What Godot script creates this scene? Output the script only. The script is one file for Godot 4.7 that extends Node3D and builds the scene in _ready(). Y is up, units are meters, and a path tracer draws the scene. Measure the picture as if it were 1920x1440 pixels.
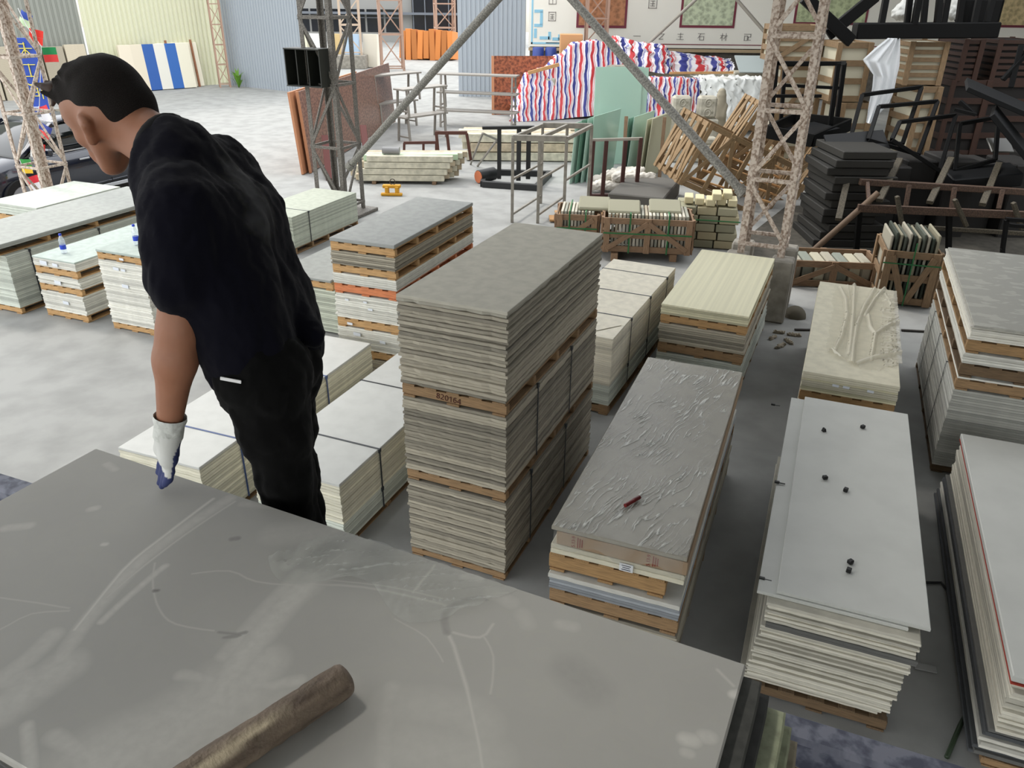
extends Node3D
# A stone and board yard under an open-sided shed: y up, metres, floor at 0.

var names := {}
var meshes := {}
var mats := {}
var noises := {}
var rng := RandomNumberGenerator.new()

# ---------------------------------------------------------------- naming
func numbered(parent: Node, called: String) -> String:
	var k := str(parent.get_instance_id()) + called
	var n: int = names.get(k, 0)
	names[k] = n + 1
	return called if n == 0 else "%s_%03d" % [called, n]

func put(o: Node3D, called: String, parent: Node = self) -> Node3D:
	o.name = numbered(parent, called)
	parent.add_child(o, true)
	return o

func nth(n: int) -> String:
	# 1 -> first, 22 -> twenty-second
	var low := ["", "first", "second", "third", "fourth", "fifth", "sixth", "seventh", "eighth", "ninth", "tenth", "eleventh", "twelfth", "thirteenth", "fourteenth", "fifteenth", "sixteenth", "seventeenth", "eighteenth", "nineteenth", "twentieth"]
	if n <= 20:
		return low[n]
	if n == 30:
		return "thirtieth"
	if n == 40:
		return "fortieth"
	return ["twenty", "thirty", "forty"][n / 10 - 2] + "-" + low[n % 10]

func tag(o: Node3D, label: String, category: String, group := "") -> Node3D:
	o.set_meta("label", label)
	o.set_meta("category", category)
	if group != "":
		o.set_meta("group", group)
	return o

func thing(called: String, label: String, category: String, at := Vector3.ZERO, turn := 0.0, group := "") -> Node3D:
	var o := Node3D.new()
	put(o, called)
	o.position = at
	o.rotation.y = turn
	return tag(o, label, category, group)

func mi(mesh: Mesh, m: Material) -> MeshInstance3D:
	var o := MeshInstance3D.new()
	o.mesh = mesh
	o.material_override = m
	return o

func part(parent: Node, called: String, mesh: Mesh, m: Material, xf := Transform3D.IDENTITY) -> MeshInstance3D:
	var o := mi(mesh, m)
	put(o, called, parent)
	o.transform = xf
	return o

func structure(called: String, mesh: Mesh, m: Material, xf := Transform3D.IDENTITY) -> MeshInstance3D:
	var o := part(self, called, mesh, m, xf)
	o.set_meta("kind", "structure")
	return o

# ---------------------------------------------------------------- mesh building
class MB:
	var st := SurfaceTool.new()
	var smooth := false
	var uvf = null
	var col = null
	func _init(sm := false):
		st.begin(Mesh.PRIMITIVE_TRIANGLES)
		smooth = sm
		if not sm:
			st.set_smooth_group(-1)
	func tri(a: Vector3, b: Vector3, c: Vector3, out: Vector3):
		if (a - c).cross(a - b).dot(out) < 0.0:
			var t := b
			b = c
			c = t
		for v in [a, b, c]:
			if uvf != null:
				st.set_uv(uvf.call(v))
			if col != null:
				st.set_color(col.call(v))
			st.add_vertex(v)
	func quad(a: Vector3, b: Vector3, c: Vector3, d: Vector3, out: Vector3):
		tri(a, b, c, out)
		tri(a, c, d, out)
	func box(c: Vector3, s: Vector3, bs := Basis.IDENTITY, ch := 0.0):
		var h := s / 2.0
		ch = minf(ch, minf(h.x, minf(h.y, h.z)) * 0.6)
		var ax := [bs.x, bs.y, bs.z]
		var hh := [h.x, h.y, h.z]
		for i in 3:
			var j := (i + 1) % 3
			var k := (i + 2) % 3
			for sg in [-1.0, 1.0]:
				var o: Vector3 = ax[i] * sg
				var f: Vector3 = c + o * hh[i]
				var u: Vector3 = ax[j] * (hh[j] - ch)
				var v: Vector3 = ax[k] * (hh[k] - ch)
				quad(f + u + v, f + u - v, f - u - v, f - u + v, o)
		if ch <= 0.0:
			return
		for i in 3:
			var j := (i + 1) % 3
			var k := (i + 2) % 3
			for sj in [-1.0, 1.0]:
				for sk in [-1.0, 1.0]:
					var e: Vector3 = ax[i] * (hh[i] - ch)
					var a: Vector3 = c + ax[j] * sj * hh[j] + ax[k] * sk * (hh[k] - ch)
					var b: Vector3 = c + ax[j] * sj * (hh[j] - ch) + ax[k] * sk * hh[k]
					quad(a + e, a - e, b - e, b + e, ax[j] * sj + ax[k] * sk)
		for sx in [-1.0, 1.0]:
			for sy in [-1.0, 1.0]:
				for sz in [-1.0, 1.0]:
					var a: Vector3 = c + bs * Vector3(sx * h.x, sy * (h.y - ch), sz * (h.z - ch))
					var b: Vector3 = c + bs * Vector3(sx * (h.x - ch), sy * h.y, sz * (h.z - ch))
					var d: Vector3 = c + bs * Vector3(sx * (h.x - ch), sy * (h.y - ch), sz * h.z)
					tri(a, b, d, bs * Vector3(sx, sy, sz))
	func bar(a: Vector3, b: Vector3, w: float, h: float, up := Vector3.UP, ch := 0.0):
		var d := b - a
		var l := d.length()
		d /= l
		if absf(d.dot(up)) > 0.98:
			up = Vector3.RIGHT if absf(d.x) < 0.9 else Vector3.BACK
		var x := d.cross(up).normalized()
		box((a + b) / 2.0, Vector3(w, h, l), Basis(x, x.cross(-d).normalized() * -1.0, -d), ch)
	func tube(p: Array, r: Array, n := 10, caps := true):
		var rings := []
		var side := Vector3.ZERO
		for i in p.size():
			var d: Vector3 = (p[mini(i + 1, p.size() - 1)] - p[maxi(i - 1, 0)]).normalized()
			if i == 0:
				side = d.cross(Vector3.UP if absf(d.y) < 0.9 else Vector3.RIGHT).normalized()
			else:
				side = (side - d * side.dot(d)).normalized()
			var up := d.cross(side)
			var ring := []
			for k in n:
				var a := TAU * k / n
				ring.append(p[i] + (side * cos(a) + up * sin(a)) * r[i])
			rings.append(ring)
		for i in p.size() - 1:
			for k in n:
				var l := (k + 1) % n
				var mid: Vector3 = (rings[i][k] + rings[i][l] + rings[i + 1][k] + rings[i + 1][l]) / 4.0
				quad(rings[i][k], rings[i][l], rings[i + 1][l], rings[i + 1][k], mid - (p[i] + p[i + 1]) / 2.0)
		if caps:
			var e := p.size() - 1
			var d0: Vector3 = p[0] - p[1]
			var d1: Vector3 = p[e] - p[e - 1]
			for k in range(1, n - 1):
				tri(rings[0][0], rings[0][k], rings[0][k + 1], d0)
				tri(rings[e][0], rings[e][k], rings[e][k + 1], d1)
	func prism(poly: Array, a: Vector3, b: Vector3, u: Vector3, v: Vector3):
		# polygon in the u, v plane swept from a to b
		var pts := PackedVector2Array(poly)
		var idx := Geometry2D.triangulate_polygon(pts)
		var d := b - a
		for i in range(0, idx.size(), 3):
			var q := []
			for k in 3:
				q.append(u * pts[idx[i + k]].x + v * pts[idx[i + k]].y)
			tri(a + q[0], a + q[1], a + q[2], -d)
			tri(b + q[0], b + q[1], b + q[2], d)
		var cw := 1.0 if Geometry2D.is_polygon_clockwise(pts) else -1.0
		for i in pts.size():
			var p0 := pts[i]
			var p1 := pts[(i + 1) % pts.size()]
			var e := p1 - p0
			var nrm := Vector2(-e.y, e.x) * cw
			var w0 := u * p0.x + v * p0.y
			var w1 := u * p1.x + v * p1.y
			quad(a + w0, a + w1, b + w1, b + w0, u * nrm.x + v * nrm.y)
	func grid(n: int, m: int, f: Callable, out: Vector3, uv := false, cf = null):
		# a sheet of n by m cells through f(u, v), one sided smooth
		var pts := []
		for j in m + 1:
			for i in n + 1:
				pts.append(f.call(float(i) / n, float(j) / m))
		var w := n + 1
		for j in m:
			for i in n:
				var q := [j * w + i, j * w + i + 1, (j + 1) * w + i + 1, (j + 1) * w + i]
				var flip: bool = (pts[q[0]] - pts[q[2]]).cross(pts[q[0]] - pts[q[1]]).dot(out) < 0.0
				for t in ([[0, 2, 1], [0, 3, 2]] if flip else [[0, 1, 2], [0, 2, 3]]):
					for k in t:
						if uv:
							st.set_uv(Vector2(float(q[k] % w) / n, float(q[k] / w) / m))
						if cf != null:
							st.set_color(cf.call(float(q[k] % w) / n, float(q[k] / w) / m))
						st.add_vertex(pts[q[k]])
	func done() -> ArrayMesh:
		if smooth:
			st.index()
		st.generate_normals()
		return st.commit()

func bxm(s: Vector3, ch := 0.002) -> ArrayMesh:
	var k := "b%.3f,%.3f,%.3f,%.4f" % [s.x, s.y, s.z, ch]
	if not meshes.has(k):
		var b := MB.new()
		b.box(Vector3.ZERO, s, Basis.IDENTITY, ch)
		meshes[k] = b.done()
	return meshes[k]

func box(parent: Node, called: String, c: Vector3, s: Vector3, m: Material, ch := 0.002, bs := Basis.IDENTITY) -> MeshInstance3D:
	return part(parent, called, bxm(s, ch), m, Transform3D(bs, c))

func aim(a: Vector3, b: Vector3, up := Vector3.UP) -> Transform3D:
	# local x along a -> b
	var d := (b - a).normalized()
	if absf(d.dot(up)) > 0.98:
		up = Vector3.BACK
	var z := d.cross(up).normalized()
	return Transform3D(Basis(d, z.cross(d), z), (a + b) / 2.0)

func bar(parent: Node, called: String, a: Vector3, b: Vector3, w: float, h: float, m: Material, up := Vector3.UP) -> MeshInstance3D:
	return part(parent, called, bxm(Vector3(snappedf(a.distance_to(b), 0.001), h, w), minf(w, h) * 0.08), m, aim(a, b, up))

func pipe(parent: Node, called: String, a: Vector3, b: Vector3, r: float, m: Material, n := 10) -> MeshInstance3D:
	var l := snappedf(a.distance_to(b), 0.001)
	var k := "p%.3f,%.3f,%d" % [l, r, n]
	if not meshes.has(k):
		var t := MB.new(true)
		t.st.set_smooth_group(0)
		t.tube([Vector3(-l / 2, 0, 0), Vector3(l / 2, 0, 0)], [r, r], n, false)
		t.st.set_smooth_group(-1)
		for s in [-1.0, 1.0]:
			for q in range(1, n - 1):
				var f := func(i): return Vector3(s * l / 2, cos(TAU * i / n) * r, sin(TAU * i / n) * r)
				t.tri(f.call(0), f.call(q), f.call(q + 1), Vector3(s, 0, 0))
		meshes[k] = t.done()
	return part(parent, called, meshes[k], m, aim(a, b))

# ---------------------------------------------------------------- materials
func noise_tex(key: String, freq: float, lo: float, hi: float, oct := 4, kind := FastNoiseLite.TYPE_SIMPLEX_SMOOTH, size := 512, tint := Color.WHITE, cut := [0.0, 1.0]) -> NoiseTexture2D:
	if not noises.has(key):
		var n := FastNoiseLite.new()
		n.noise_type = kind
		n.frequency = freq
		n.fractal_octaves = oct
		n.seed = key.hash() % 1000
		var t := NoiseTexture2D.new()
		t.width = size
		t.height = size
		t.seamless = true
		t.noise = n
		var g := Gradient.new()
		g.set_offset(0, cut[0])
		g.set_offset(1, cut[1])
		g.set_color(0, Color(lo, lo, lo) * (Color.WHITE.lerp(tint, 0.6)))
		g.set_color(1, Color(hi, hi, hi))
		t.color_ramp = g
		noises[key] = t
	return noises[key]

func bump_tex(key: String, freq: float, strength: float, size := 512) -> NoiseTexture2D:
	if not noises.has(key):
		var n := FastNoiseLite.new()
		n.frequency = freq
		n.fractal_octaves = 5
		n.seed = key.hash() % 1000
		var t := NoiseTexture2D.new()
		t.width = size
		t.height = size
		t.seamless = true
		t.noise = n
		t.as_normal_map = true
		t.bump_strength = strength
		noises[key] = t
	return noises[key]

func mat(key: String, c: Color, rough := 0.8, tex: Texture2D = null, scale := Vector3.ONE, metal := 0.0, spec := 0.5, bump: Texture2D = null, bumps := 1.0) -> StandardMaterial3D:
	if not mats.has(key):
		var m := StandardMaterial3D.new()
		m.resource_name = key
		m.albedo_color = c
		m.roughness = rough
		m.metallic = metal
		m.metallic_specular = spec
		if tex or bump:
			m.uv1_triplanar = true
			m.uv1_scale = scale
			m.uv1_triplanar_sharpness = 8.0
		if tex:
			m.albedo_texture = tex
		if bump:
			m.normal_enabled = true
			m.normal_texture = bump
			m.normal_scale = bumps
		mats[key] = m
	return mats[key]

func wood(key: String, c: Color, axis := 0) -> StandardMaterial3D:
	var s := [Vector3(0.7, 9, 9), Vector3(9, 0.7, 9), Vector3(9, 9, 0.7)]
	return mat("%s%d" % [key, axis], c, 0.75, noise_tex("grain", 0.02, 0.78, 1.08, 5), s[axis])

func board_mat(key: String, c: Color, i: int) -> StandardMaterial3D:
	# one of five tones of a kind of board
	var k: float = ([0.9, 1.05, 0.8, 1.1, 0.97] if key == "fibre" else [0.95, 1.02, 0.88, 1.06, 0.98])[i % 5]
	return mat("%s%d" % [key, i % 5], Color(c.r * k, c.g * k, c.b * k), 0.85, noise_tex("board", 0.012, 0.93, 1.03, 5), Vector3(1.4, 14, 1.4))

# ---------------------------------------------------------------- boards, pallets, bundles
class Pile:
	# a pile of boards: front right corner on the floor, heading of its long side (degrees right of -z), width, length
	var c: Vector3
	var turn: float
	var w: float
	var l: float
	func _init(x: float, z: float, yaw: float, wide: float, long: float):
		turn = -deg_to_rad(yaw)
		w = wide
		l = long
		c = Vector3(x, 0, z) + Basis(Vector3.UP, turn) * Vector3(-w / 2, 0, -l / 2)
	func xf(dx: float, y: float, dz: float, more := 0.0) -> Transform3D:
		return Transform3D(Basis(Vector3.UP, turn + more), c + Basis(Vector3.UP, turn) * Vector3(dx, y, dz))

func slab_mesh(w: float, l: float, t: float, variant: int, rough: float) -> ArrayMesh:
	var k := "s%.3f,%.3f,%.4f,%d,%.4f" % [w, l, t, variant, rough]
	if meshes.has(k):
		return meshes[k]
	var r := RandomNumberGenerator.new()
	r.seed = 77 + variant * 13
	var pts := []
	var nw := 14 if rough > 0 else 1
	var nl := 24 if rough > 0 else 1
	var cor := [Vector2(-w / 2, l / 2), Vector2(w / 2, l / 2), Vector2(w / 2, -l / 2), Vector2(-w / 2, -l / 2)]
	for s in 4:
		var n: int = nw if s % 2 == 0 else nl
		for i in n:
			var p: Vector2 = cor[s].lerp(cor[(s + 1) % 4], float(i) / n)
			if rough > 0:
				p += -p.normalized() * rough * (r.randf() ** 2)
			pts.append(p)
	var b := MB.new()
	var ch := t * 0.14
	var n2 := pts.size()
	for i in n2:
		var p: Vector2 = pts[i]
		var q: Vector2 = pts[(i + 1) % n2]
		var e := (q - p).normalized()
		var o := Vector3(-e.y, 0, e.x)
		if o.dot(Vector3(p.x, 0, p.y)) < 0:
			o = -o
		var ip := Vector2(p.x - signf(p.x) * ch, p.y - signf(p.y) * ch)
		var iq := Vector2(q.x - signf(q.x) * ch, q.y - signf(q.y) * ch)
		var f := func(v: Vector2, y: float): return Vector3(v.x, y, v.y)
		b.quad(f.call(p, t - ch), f.call(q, t - ch), f.call(q, ch), f.call(p, ch), o)
		b.quad(f.call(p, t - ch), f.call(q, t - ch), f.call(iq, t), f.call(ip, t), o + Vector3.UP)
		b.quad(f.call(p, ch), f.call(q, ch), f.call(iq, 0), f.call(ip, 0), o - Vector3.UP)
		b.tri(Vector3(0, t, 0), f.call(ip, t), f.call(iq, t), Vector3.UP)
		b.tri(Vector3.ZERO, f.call(ip, 0), f.call(iq, 0), Vector3.DOWN)
	meshes[k] = b.done()
	return meshes[k]

func boards(s: Pile, y0: float, y1: float, n: int, key: String, c: Color, label: String, group: String, jx := 0.006, jz := 0.006, rough := 0.006, called := "board", parent: Node = null, dx := 0.0, dz := 0.0, dw := 0.0, dl := 0.0) -> Node3D:
	# n loose boards, each a thing of its own; under parent they are the boards of one strapped bundle
	var t := (y1 - y0) / n
	var last: Node3D
	for i in n:
		var o := mi(slab_mesh(s.w + dw, s.l + dl, t * (0.9 if key == "fibre" else 0.95), i % 4, rough), board_mat(key, c, rng.randi()))
		put(o, called, self if parent == null else parent)
		if parent != null:
			last = o
			o.transform = Transform3D(Basis.IDENTITY, Vector3(dx + rng.randf_range(-jx, jx), t * i, dz + rng.randf_range(-jz, jz)))
			continue
		o.transform = s.xf(dx + rng.randf_range(-jx, jx), y0 + t * i, dz + rng.randf_range(-jz, jz), rng.randf_range(-0.003, 0.003) if jx > 0.004 else 0.0)
		if parent == null:
			tag(o, label if n == 1 or label == "" else nth(n - i) + "-from-top " + label, "board", group)
		last = o
	return last

func bundle(s: Pile, y0: float, y1: float, n: int, key: String, c: Color, label: String, straps: Array, sm: Material, group := "", rough := 0.004, jx := 0.003) -> Node3D:
	var o := thing("board_bundle", label, "boards", s.xf(0, y0, 0).origin, s.turn, group)
	var top := boards(s, y0, y1, n, key, c, "", "", jx, jx, rough, "board", o)
	if key == "cream":
		top.material_override = mat("bundletop", Color(0.765, 0.77, 0.755), 0.6, noise_tex("faint", 0.01, 0.96, 1.02, 4), Vector3(1, 1, 1))
	var e := 0.007
	for d in straps:
		var b := MB.new()
		var dz: float = s.l / 2 - d
		var hw := s.w / 2 + e
		for q in [[Vector3(0, y1 + 0.001, dz), Vector3(2 * hw, 0.002, 0.016)], [Vector3(hw, (y0 + y1) / 2, dz), Vector3(0.002, y1 - y0, 0.016)], [Vector3(-hw, (y0 + y1) / 2, dz), Vector3(0.002, y1 - y0, 0.016)], [Vector3(hw, y1 - 0.012, dz), Vector3(0.006, 0.03, 0.03)]]:
			b.box(q[0], q[1])
		part(o, "strap", b.done(), sm, Transform3D(Basis.IDENTITY, Vector3(0, -y0, 0)))
	return o

func pallet(s: Pile, y0: float, y1: float, c: Color, key: String, label: String, dx := 0.0, dz := 0.0, dw := 0.0) -> Node3D:
	var o := thing("wooden_pallet", label, "pallet", s.xf(dx, y0, dz).origin, s.turn, "wooden pallets under the boards")
	var h := y1 - y0
	var w := s.w + dw
	var t := minf(0.016, h * 0.16)
	var n := 5
	for i in n:
		var z := lerpf(s.l / 2 - 0.03, -s.l / 2 + 0.03, float(i) / (n - 1))
		box(o, "stringer", Vector3(0, h / 2, z), Vector3(w, h - 2 * t - 0.001, 0.045), wood(key + str(i % 2), Color(c.r, c.g, c.b) * (1.0 if i % 2 == 0 else 0.93), 0), 0.003)
	for i in 5:
		var x := lerpf(-w / 2 + 0.05, w / 2 - 0.05, i / 4.0)
		box(o, "deck_slat", Vector3(x, h - t / 2, 0), Vector3(0.085, t - 0.0005, s.l), wood(key + "s", c * 0.95, 2), 0.002)
		if i % 2 == 0:
			box(o, "bottom_slat", Vector3(x, t / 2, 0), Vector3(0.085, t - 0.0005, s.l), wood(key + "s", c * 0.95, 2), 0.002)
	return o

# ---------------------------------------------------------------- the scene
func _ready():
	rng.seed = 11
	sky_and_camera()
	shell()
	piles()
	near_things()
	man()
	columns()
	yard()
	backwall()
	midyard()
	heap()
	side_things()

func sky_and_camera():
	var cam := Camera3D.new()
	cam.name = "camera"
	add_child(cam)
	cam.position = Vector3(0, 3.5, 0)
	cam.basis = Basis.from_euler(Vector3(-deg_to_rad(26.627), 0, 0)) * Basis(Vector3.BACK, 0.01141)
	cam.fov = 2.0 * rad_to_deg(atan(720.0 / 1474.0))
	cam.near = 0.05
	cam.far = 300.0
	cam.current = true
	var we := WorldEnvironment.new()
	we.name = "world"
	add_child(we)
	var env := Environment.new()
	we.environment = env
	var sky := Sky.new()
	var sm := ProceduralSkyMaterial.new()
	sm.sky_top_color = Color(0.93, 0.94, 0.95)
	sm.sky_horizon_color = Color(0.97, 0.97, 0.95)
	sm.ground_horizon_color = Color(0.75, 0.74, 0.7)
	sm.ground_bottom_color = Color(0.5, 0.49, 0.46)
	sm.sky_energy_multiplier = 1.0
	sky.sky_material = sm
	env.background_mode = Environment.BG_SKY
	env.sky = sky
	env.background_energy_multiplier = 3.1
	env.tonemap_mode = Environment.TONE_MAPPER_LINEAR
	env.tonemap_exposure = 1.0
	env.sdfgi_enabled = true
	env.ssao_enabled = true
	env.ssil_enabled = true
	var sun := DirectionalLight3D.new()
	sun.name = "sun"
	add_child(sun)
	sun.rotation = Vector3(-deg_to_rad(52), -deg_to_rad(128), 0)
	sun.light_color = Color(1.0, 0.98, 0.95)
	sun.light_energy = 0.6
	sun.light_angular_distance = 10.0
	sun.shadow_enabled = true

func shell():
	var conc := mat("concrete", Color(0.60, 0.602, 0.592), 0.9, noise_tex("concrete", 0.008, 0.88, 1.05, 6, FastNoiseLite.TYPE_SIMPLEX_SMOOTH, 1024), Vector3(0.22, 0.22, 0.22))
	var b := MB.new()
	b.box(Vector3(0, -0.1, -25), Vector3(120, 0.2, 110))
	structure("floor", b.done(), conc)
	# shade painted as a dark patch on the floor at the foot of the black heap
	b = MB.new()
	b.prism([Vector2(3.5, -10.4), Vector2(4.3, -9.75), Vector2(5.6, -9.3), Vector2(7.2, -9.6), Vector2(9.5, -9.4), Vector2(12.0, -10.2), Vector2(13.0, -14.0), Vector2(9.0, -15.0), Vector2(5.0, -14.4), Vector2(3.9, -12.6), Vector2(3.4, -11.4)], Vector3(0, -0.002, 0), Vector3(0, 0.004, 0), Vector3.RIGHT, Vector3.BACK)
	structure("floor_shade", b.done(), mat("floor_shade_colour", Color(0.30, 0.285, 0.255), 0.95, noise_tex("scuffs", 0.02, 0.8, 1.1, 4), Vector3(0.6, 0.6, 0.6)))
	# the shed roof: sheet panels, with one open gap shaped to let light in
	var steel := mat("roof_sheet", Color(0.5, 0.51, 0.52), 0.6)
	var rb := Basis(Vector3.UP, -deg_to_rad(22))
	var org := Vector3(-9.0, 7.5, -15.8)
	b = MB.new()
	for i in 5:
		var x0 := 6.0 + i * 4.6
		var wd := 4.0 if i < 1 else 4.6
		b.box(org + rb * Vector3(x0 + wd / 2, 0, 11.0), Vector3(wd, 0.12, 22.0), rb)
	b.box(Vector3(13.0, 7.5, -22.0), Vector3(18.0, 0.12, 14.0))  # unseen second roof, added to darken the right rear
	structure("ceiling", b.done(), steel)

func piles():
	var grey := Color(0.66, 0.645, 0.595)
	var fib := Color(0.645, 0.618, 0.555)
	var white := Color(0.86, 0.855, 0.82)
	var cream := Color(0.87, 0.855, 0.78)
	var ply := Color(0.78, 0.62, 0.42)
	var old := Color(0.62, 0.5, 0.36)
	var strapm := mat("strap_dark", Color(0.16, 0.18, 0.2), 0.5)
	var strapb := mat("strap_blue", Color(0.22, 0.3, 0.48), 0.5)
	var strapg := mat("strap_green", Color(0.45, 0.55, 0.48), 0.5)
	# tall grey pile in the middle
	var s := Pile.new(-0.032, -4.066, 23.1, 0.71, 1.75)
	pallet(s, 0.0, 0.06, old, "old", "low wooden pallet on the floor under the tall central grey pile")
	bundle(s, 0.06, 0.625, 26, "fibre", fib, "lowest strapped bundle of grey-brown boards in the tall central pile", [0.42, 1.1], strapm, "", 0.008, 0.006)
	pallet(s, 0.625, 0.70, old, "old", "brown pallet between the two strapped bundles of the tall central pile")
	bundle(s, 0.70, 1.235, 24, "fibre", fib, "middle strapped bundle of grey-brown boards in the tall central pile", [0.5, 1.15], strapm, "", 0.008, 0.006)
	var pl := pallet(s, 1.235, 1.325, old, "old", "brown pallet with handwritten number under the loose upper boards of the tall central pile")
	hand_text(pl, "820164", Vector3(-0.03, 0.045, s.l / 2 - 0.006), 0.05)
	boards(s, 1.325, 1.86, 23, "fibre", fib, "grey-brown board in the loose upper part of the tall central pile", "loose boards on the tall central pile", 0.009, 0.012, 0.010)
	boards(s, 1.86, 1.885, 1, "greytop", grey, "second board from the top of the tall central pile, broken at its front edge", "", 0.004, 0.004, 0.02)
	tag(boards(s, 1.887, 1.91, 1, "greytop", grey, "", "", 0.002, 0.002, 0.004, "board", null, 0.01, 0.012), "large grey board lying on top of the tall central pile", "board")
	# pile behind it with light plywood pallets
	s = Pile.new(-1.074, -6.866, 21.0, 0.68, 1.75)
	var lab := "pale board in the many-pallet pile behind the central one, %s"
	var gp := "loose boards of the many-pallet pile"
	pallet(s, 0.0, 0.09, ply, "ply", "lowest pallet of the many-pallet pile behind the tall central one")
	boards(s, 0.09, 0.25, 8, "fibre", fib, lab % "lowest layer", gp)
	pallet(s, 0.25, 0.34, ply, "ply", "fifth pallet from the top in the many-pallet pile")
	boards(s, 0.34, 0.555, 11, "pale", white, lab % "fifth layer from the top", gp)
	pallet(s, 0.555, 0.648, ply, "ply", "fourth pallet from the top in the many-pallet pile")
	boards(s, 0.648, 0.90, 12, "pale", white, lab % "fourth layer from the top", gp, 0.012, 0.008)
	pallet(s, 0.90, 0.995, Color(0.85, 0.52, 0.34), "orange_ply", "orange wooden pallet, third from the top in the many-pallet pile")
	boards(s, 0.995, 1.10, 5, "pale", white, lab % "film-wrapped third layer", gp, 0.003, 0.003)
	pallet(s, 1.10, 1.185, ply, "ply", "second pallet from the top in the many-pallet pile")
	boards(s, 1.185, 1.315, 7, "fibre", fib, lab % "second layer from the top", gp)
	pallet(s, 1.315, 1.40, ply, "ply", "topmost pallet of the many-pallet pile right under its grey board")
	tag(boards(s, 1.40, 1.437, 1, "greytop2", Color(0.64, 0.65, 0.64), "", "", 0, 0, 0.002), "smooth blue-grey board lying on top of the many-pallet pile", "board")
	# left piles with water bottles
	s = Pile.new(-4.906, -8.428, 22.1, 0.66, 2.1)
	lab = "pale board in the shorter bottle pile, %s"
	gp = "loose boards of the shorter bottle pile"
	pallet(s, 0.0, 0.087, ply, "ply", "lowest pallet of the shorter bottle pile on the left")
	boards(s, 0.087, 0.318, 12, "pale", white, lab % "lowest layer", gp)
	pallet(s, 0.318, 0.40, ply, "ply", "middle pallet of the shorter bottle pile on the left")
	boards(s, 0.40, 0.526, 6, "pale", white, lab % "middle layer", gp, 0.015, 0.015)
	pallet(s, 0.526, 0.615, ply, "ply", "top pallet of the shorter bottle pile on the left")
	boards(s, 0.615, 0.707, 4, "pale", white, lab % "top layer", gp, 0.003, 0.003)
	tag(boards(s, 0.707, 0.725, 1, "palegreen", Color(0.66, 0.70, 0.675), "", "", 0, 0, 0.002), "pale greenish board on top of the shorter bottle pile, carrying a water bottle", "board")
	bottle(s.xf(-0.07, 0.725, s.l / 2 - 0.22).origin, "clear water bottle with blue cap on the shorter pale pile at left")
	s = Pile.new(-3.973, -8.064, 21.6, 0.63, 2.1)
	lab = "pale board in the taller bottle pile beside the man's arm, %s"
	gp = "loose boards of the taller bottle pile"
	pallet(s, 0.0, 0.075, ply, "ply", "lowest pallet of the taller bottle pile beside the man's arm")
	boards(s, 0.075, 0.82, 36, "pale", Color(0.84, 0.81, 0.76), lab % "below its top pallet", gp, 0.008, 0.008, 0.008)
	pallet(s, 0.82, 0.90, ply, "ply", "top pallet of the taller bottle pile beside the man's arm")
	tag(boards(s, 0.90, 0.93, 1, "palegreen", Color(0.66, 0.70, 0.675), "", "", 0, 0, 0.002), "pale board on top of the taller bottle pile beside the man's arm", "board")
	bottle(s.xf(-0.02, 0.93, s.l / 2 - 0.3).origin, "clear water bottle with blue cap on the taller pile beside the man")
	# long strapped pile at the left edge
	s = Pile.new(-5.814, -8.671, 22.0, 0.78, 2.9)
	pallet(s, 0.0, 0.08, ply, "ply", "pallet on the floor under the strapped pale bundle at the left edge")
	bundle(s, 0.08, 0.715, 30, "palegrey", Color(0.78, 0.8, 0.76), "tall strapped bundle of pale boards at the left edge", [0.3, 1.3, 2.4], strapm)
	pallet(s, 0.715, 0.80, ply, "ply", "pallet on top of the strapped pale bundle at the left edge", -0.06, 0.1)
	for i in 2:
		tag(boards(s, 0.80 + 0.03 * i, 0.83 + 0.03 * i, 1, "palegrey2", Color(0.66, 0.67, 0.65), "", "", 0, 0, 0.001, "board", null, -0.13 + 0.02 * i, 0.15, 0.22, 0.05), ["lower of two wide pale boards on the pallet at the left edge", "upper of two wide pale boards on the pallet at the left edge"][i], "board")
	# small pile behind at the left edge
	s = Pile.new(-6.5, -10.6, 22.0, 0.95, 1.45)
	bundle(s, 0.0, 0.50, 16, "palegrey", Color(0.74, 0.76, 0.72), "low pale bundle under the pallet by the left lattice column", [0.4], strapm)
	pallet(s, 0.50, 0.63, ply, "ply", "pallet under the pale boards by the left lattice column")
	boards(s, 0.63, 0.78, 4, "palegrey", Color(0.8, 0.82, 0.78), "pale board in the low pile by the left lattice column", "boards by the left lattice column")
	# white strapped bundles behind the man's legs
	s = Pile.new(-1.14, -4.36, 22.5, 0.72, 2.3)
	pallet(s, 0.0, 0.05, old, "old", "low pallet under the white bundle beside the man's knee")
	bundle(s, 0.05, 0.22, 8, "palegrey", Color(0.78, 0.77, 0.73), "greyer lower half of the white strapped bundle beside the man's knee", [0.5, 1.4], strapm)
	bundle(s, 0.22, 0.55, 14, "cream", cream, "white strapped bundle with greasy stains beside the man's knee", [0.5, 1.4], strapm)
	s = Pile.new(-2.14, -4.55, 21.0, 0.72, 2.3)
	pallet(s, 0.0, 0.05, old, "old", "low pallet under the white bundle behind the man's glove")
	bundle(s, 0.05, 0.55, 22, "cream", cream, "white bundle with blue straps behind the man's gloved hand", [0.42, 1.55], strapb)
	# piles to the right of the man's back
	s = Pile.new(-3.18, -11.1, 22, 0.8, 1.7)
	pallet(s, 0.0, 0.10, old, "old", "dark pallet under the pale green bundle by the middle lattice column")
	bundle(s, 0.10, 0.56, 20, "palegreen2", Color(0.74, 0.76, 0.70), "pale green-grey bundle beside the foot of the middle lattice column", [0.4], strapm)
	s = Pile.new(-1.95, -8.15, 22, 0.75, 1.5)
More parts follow.
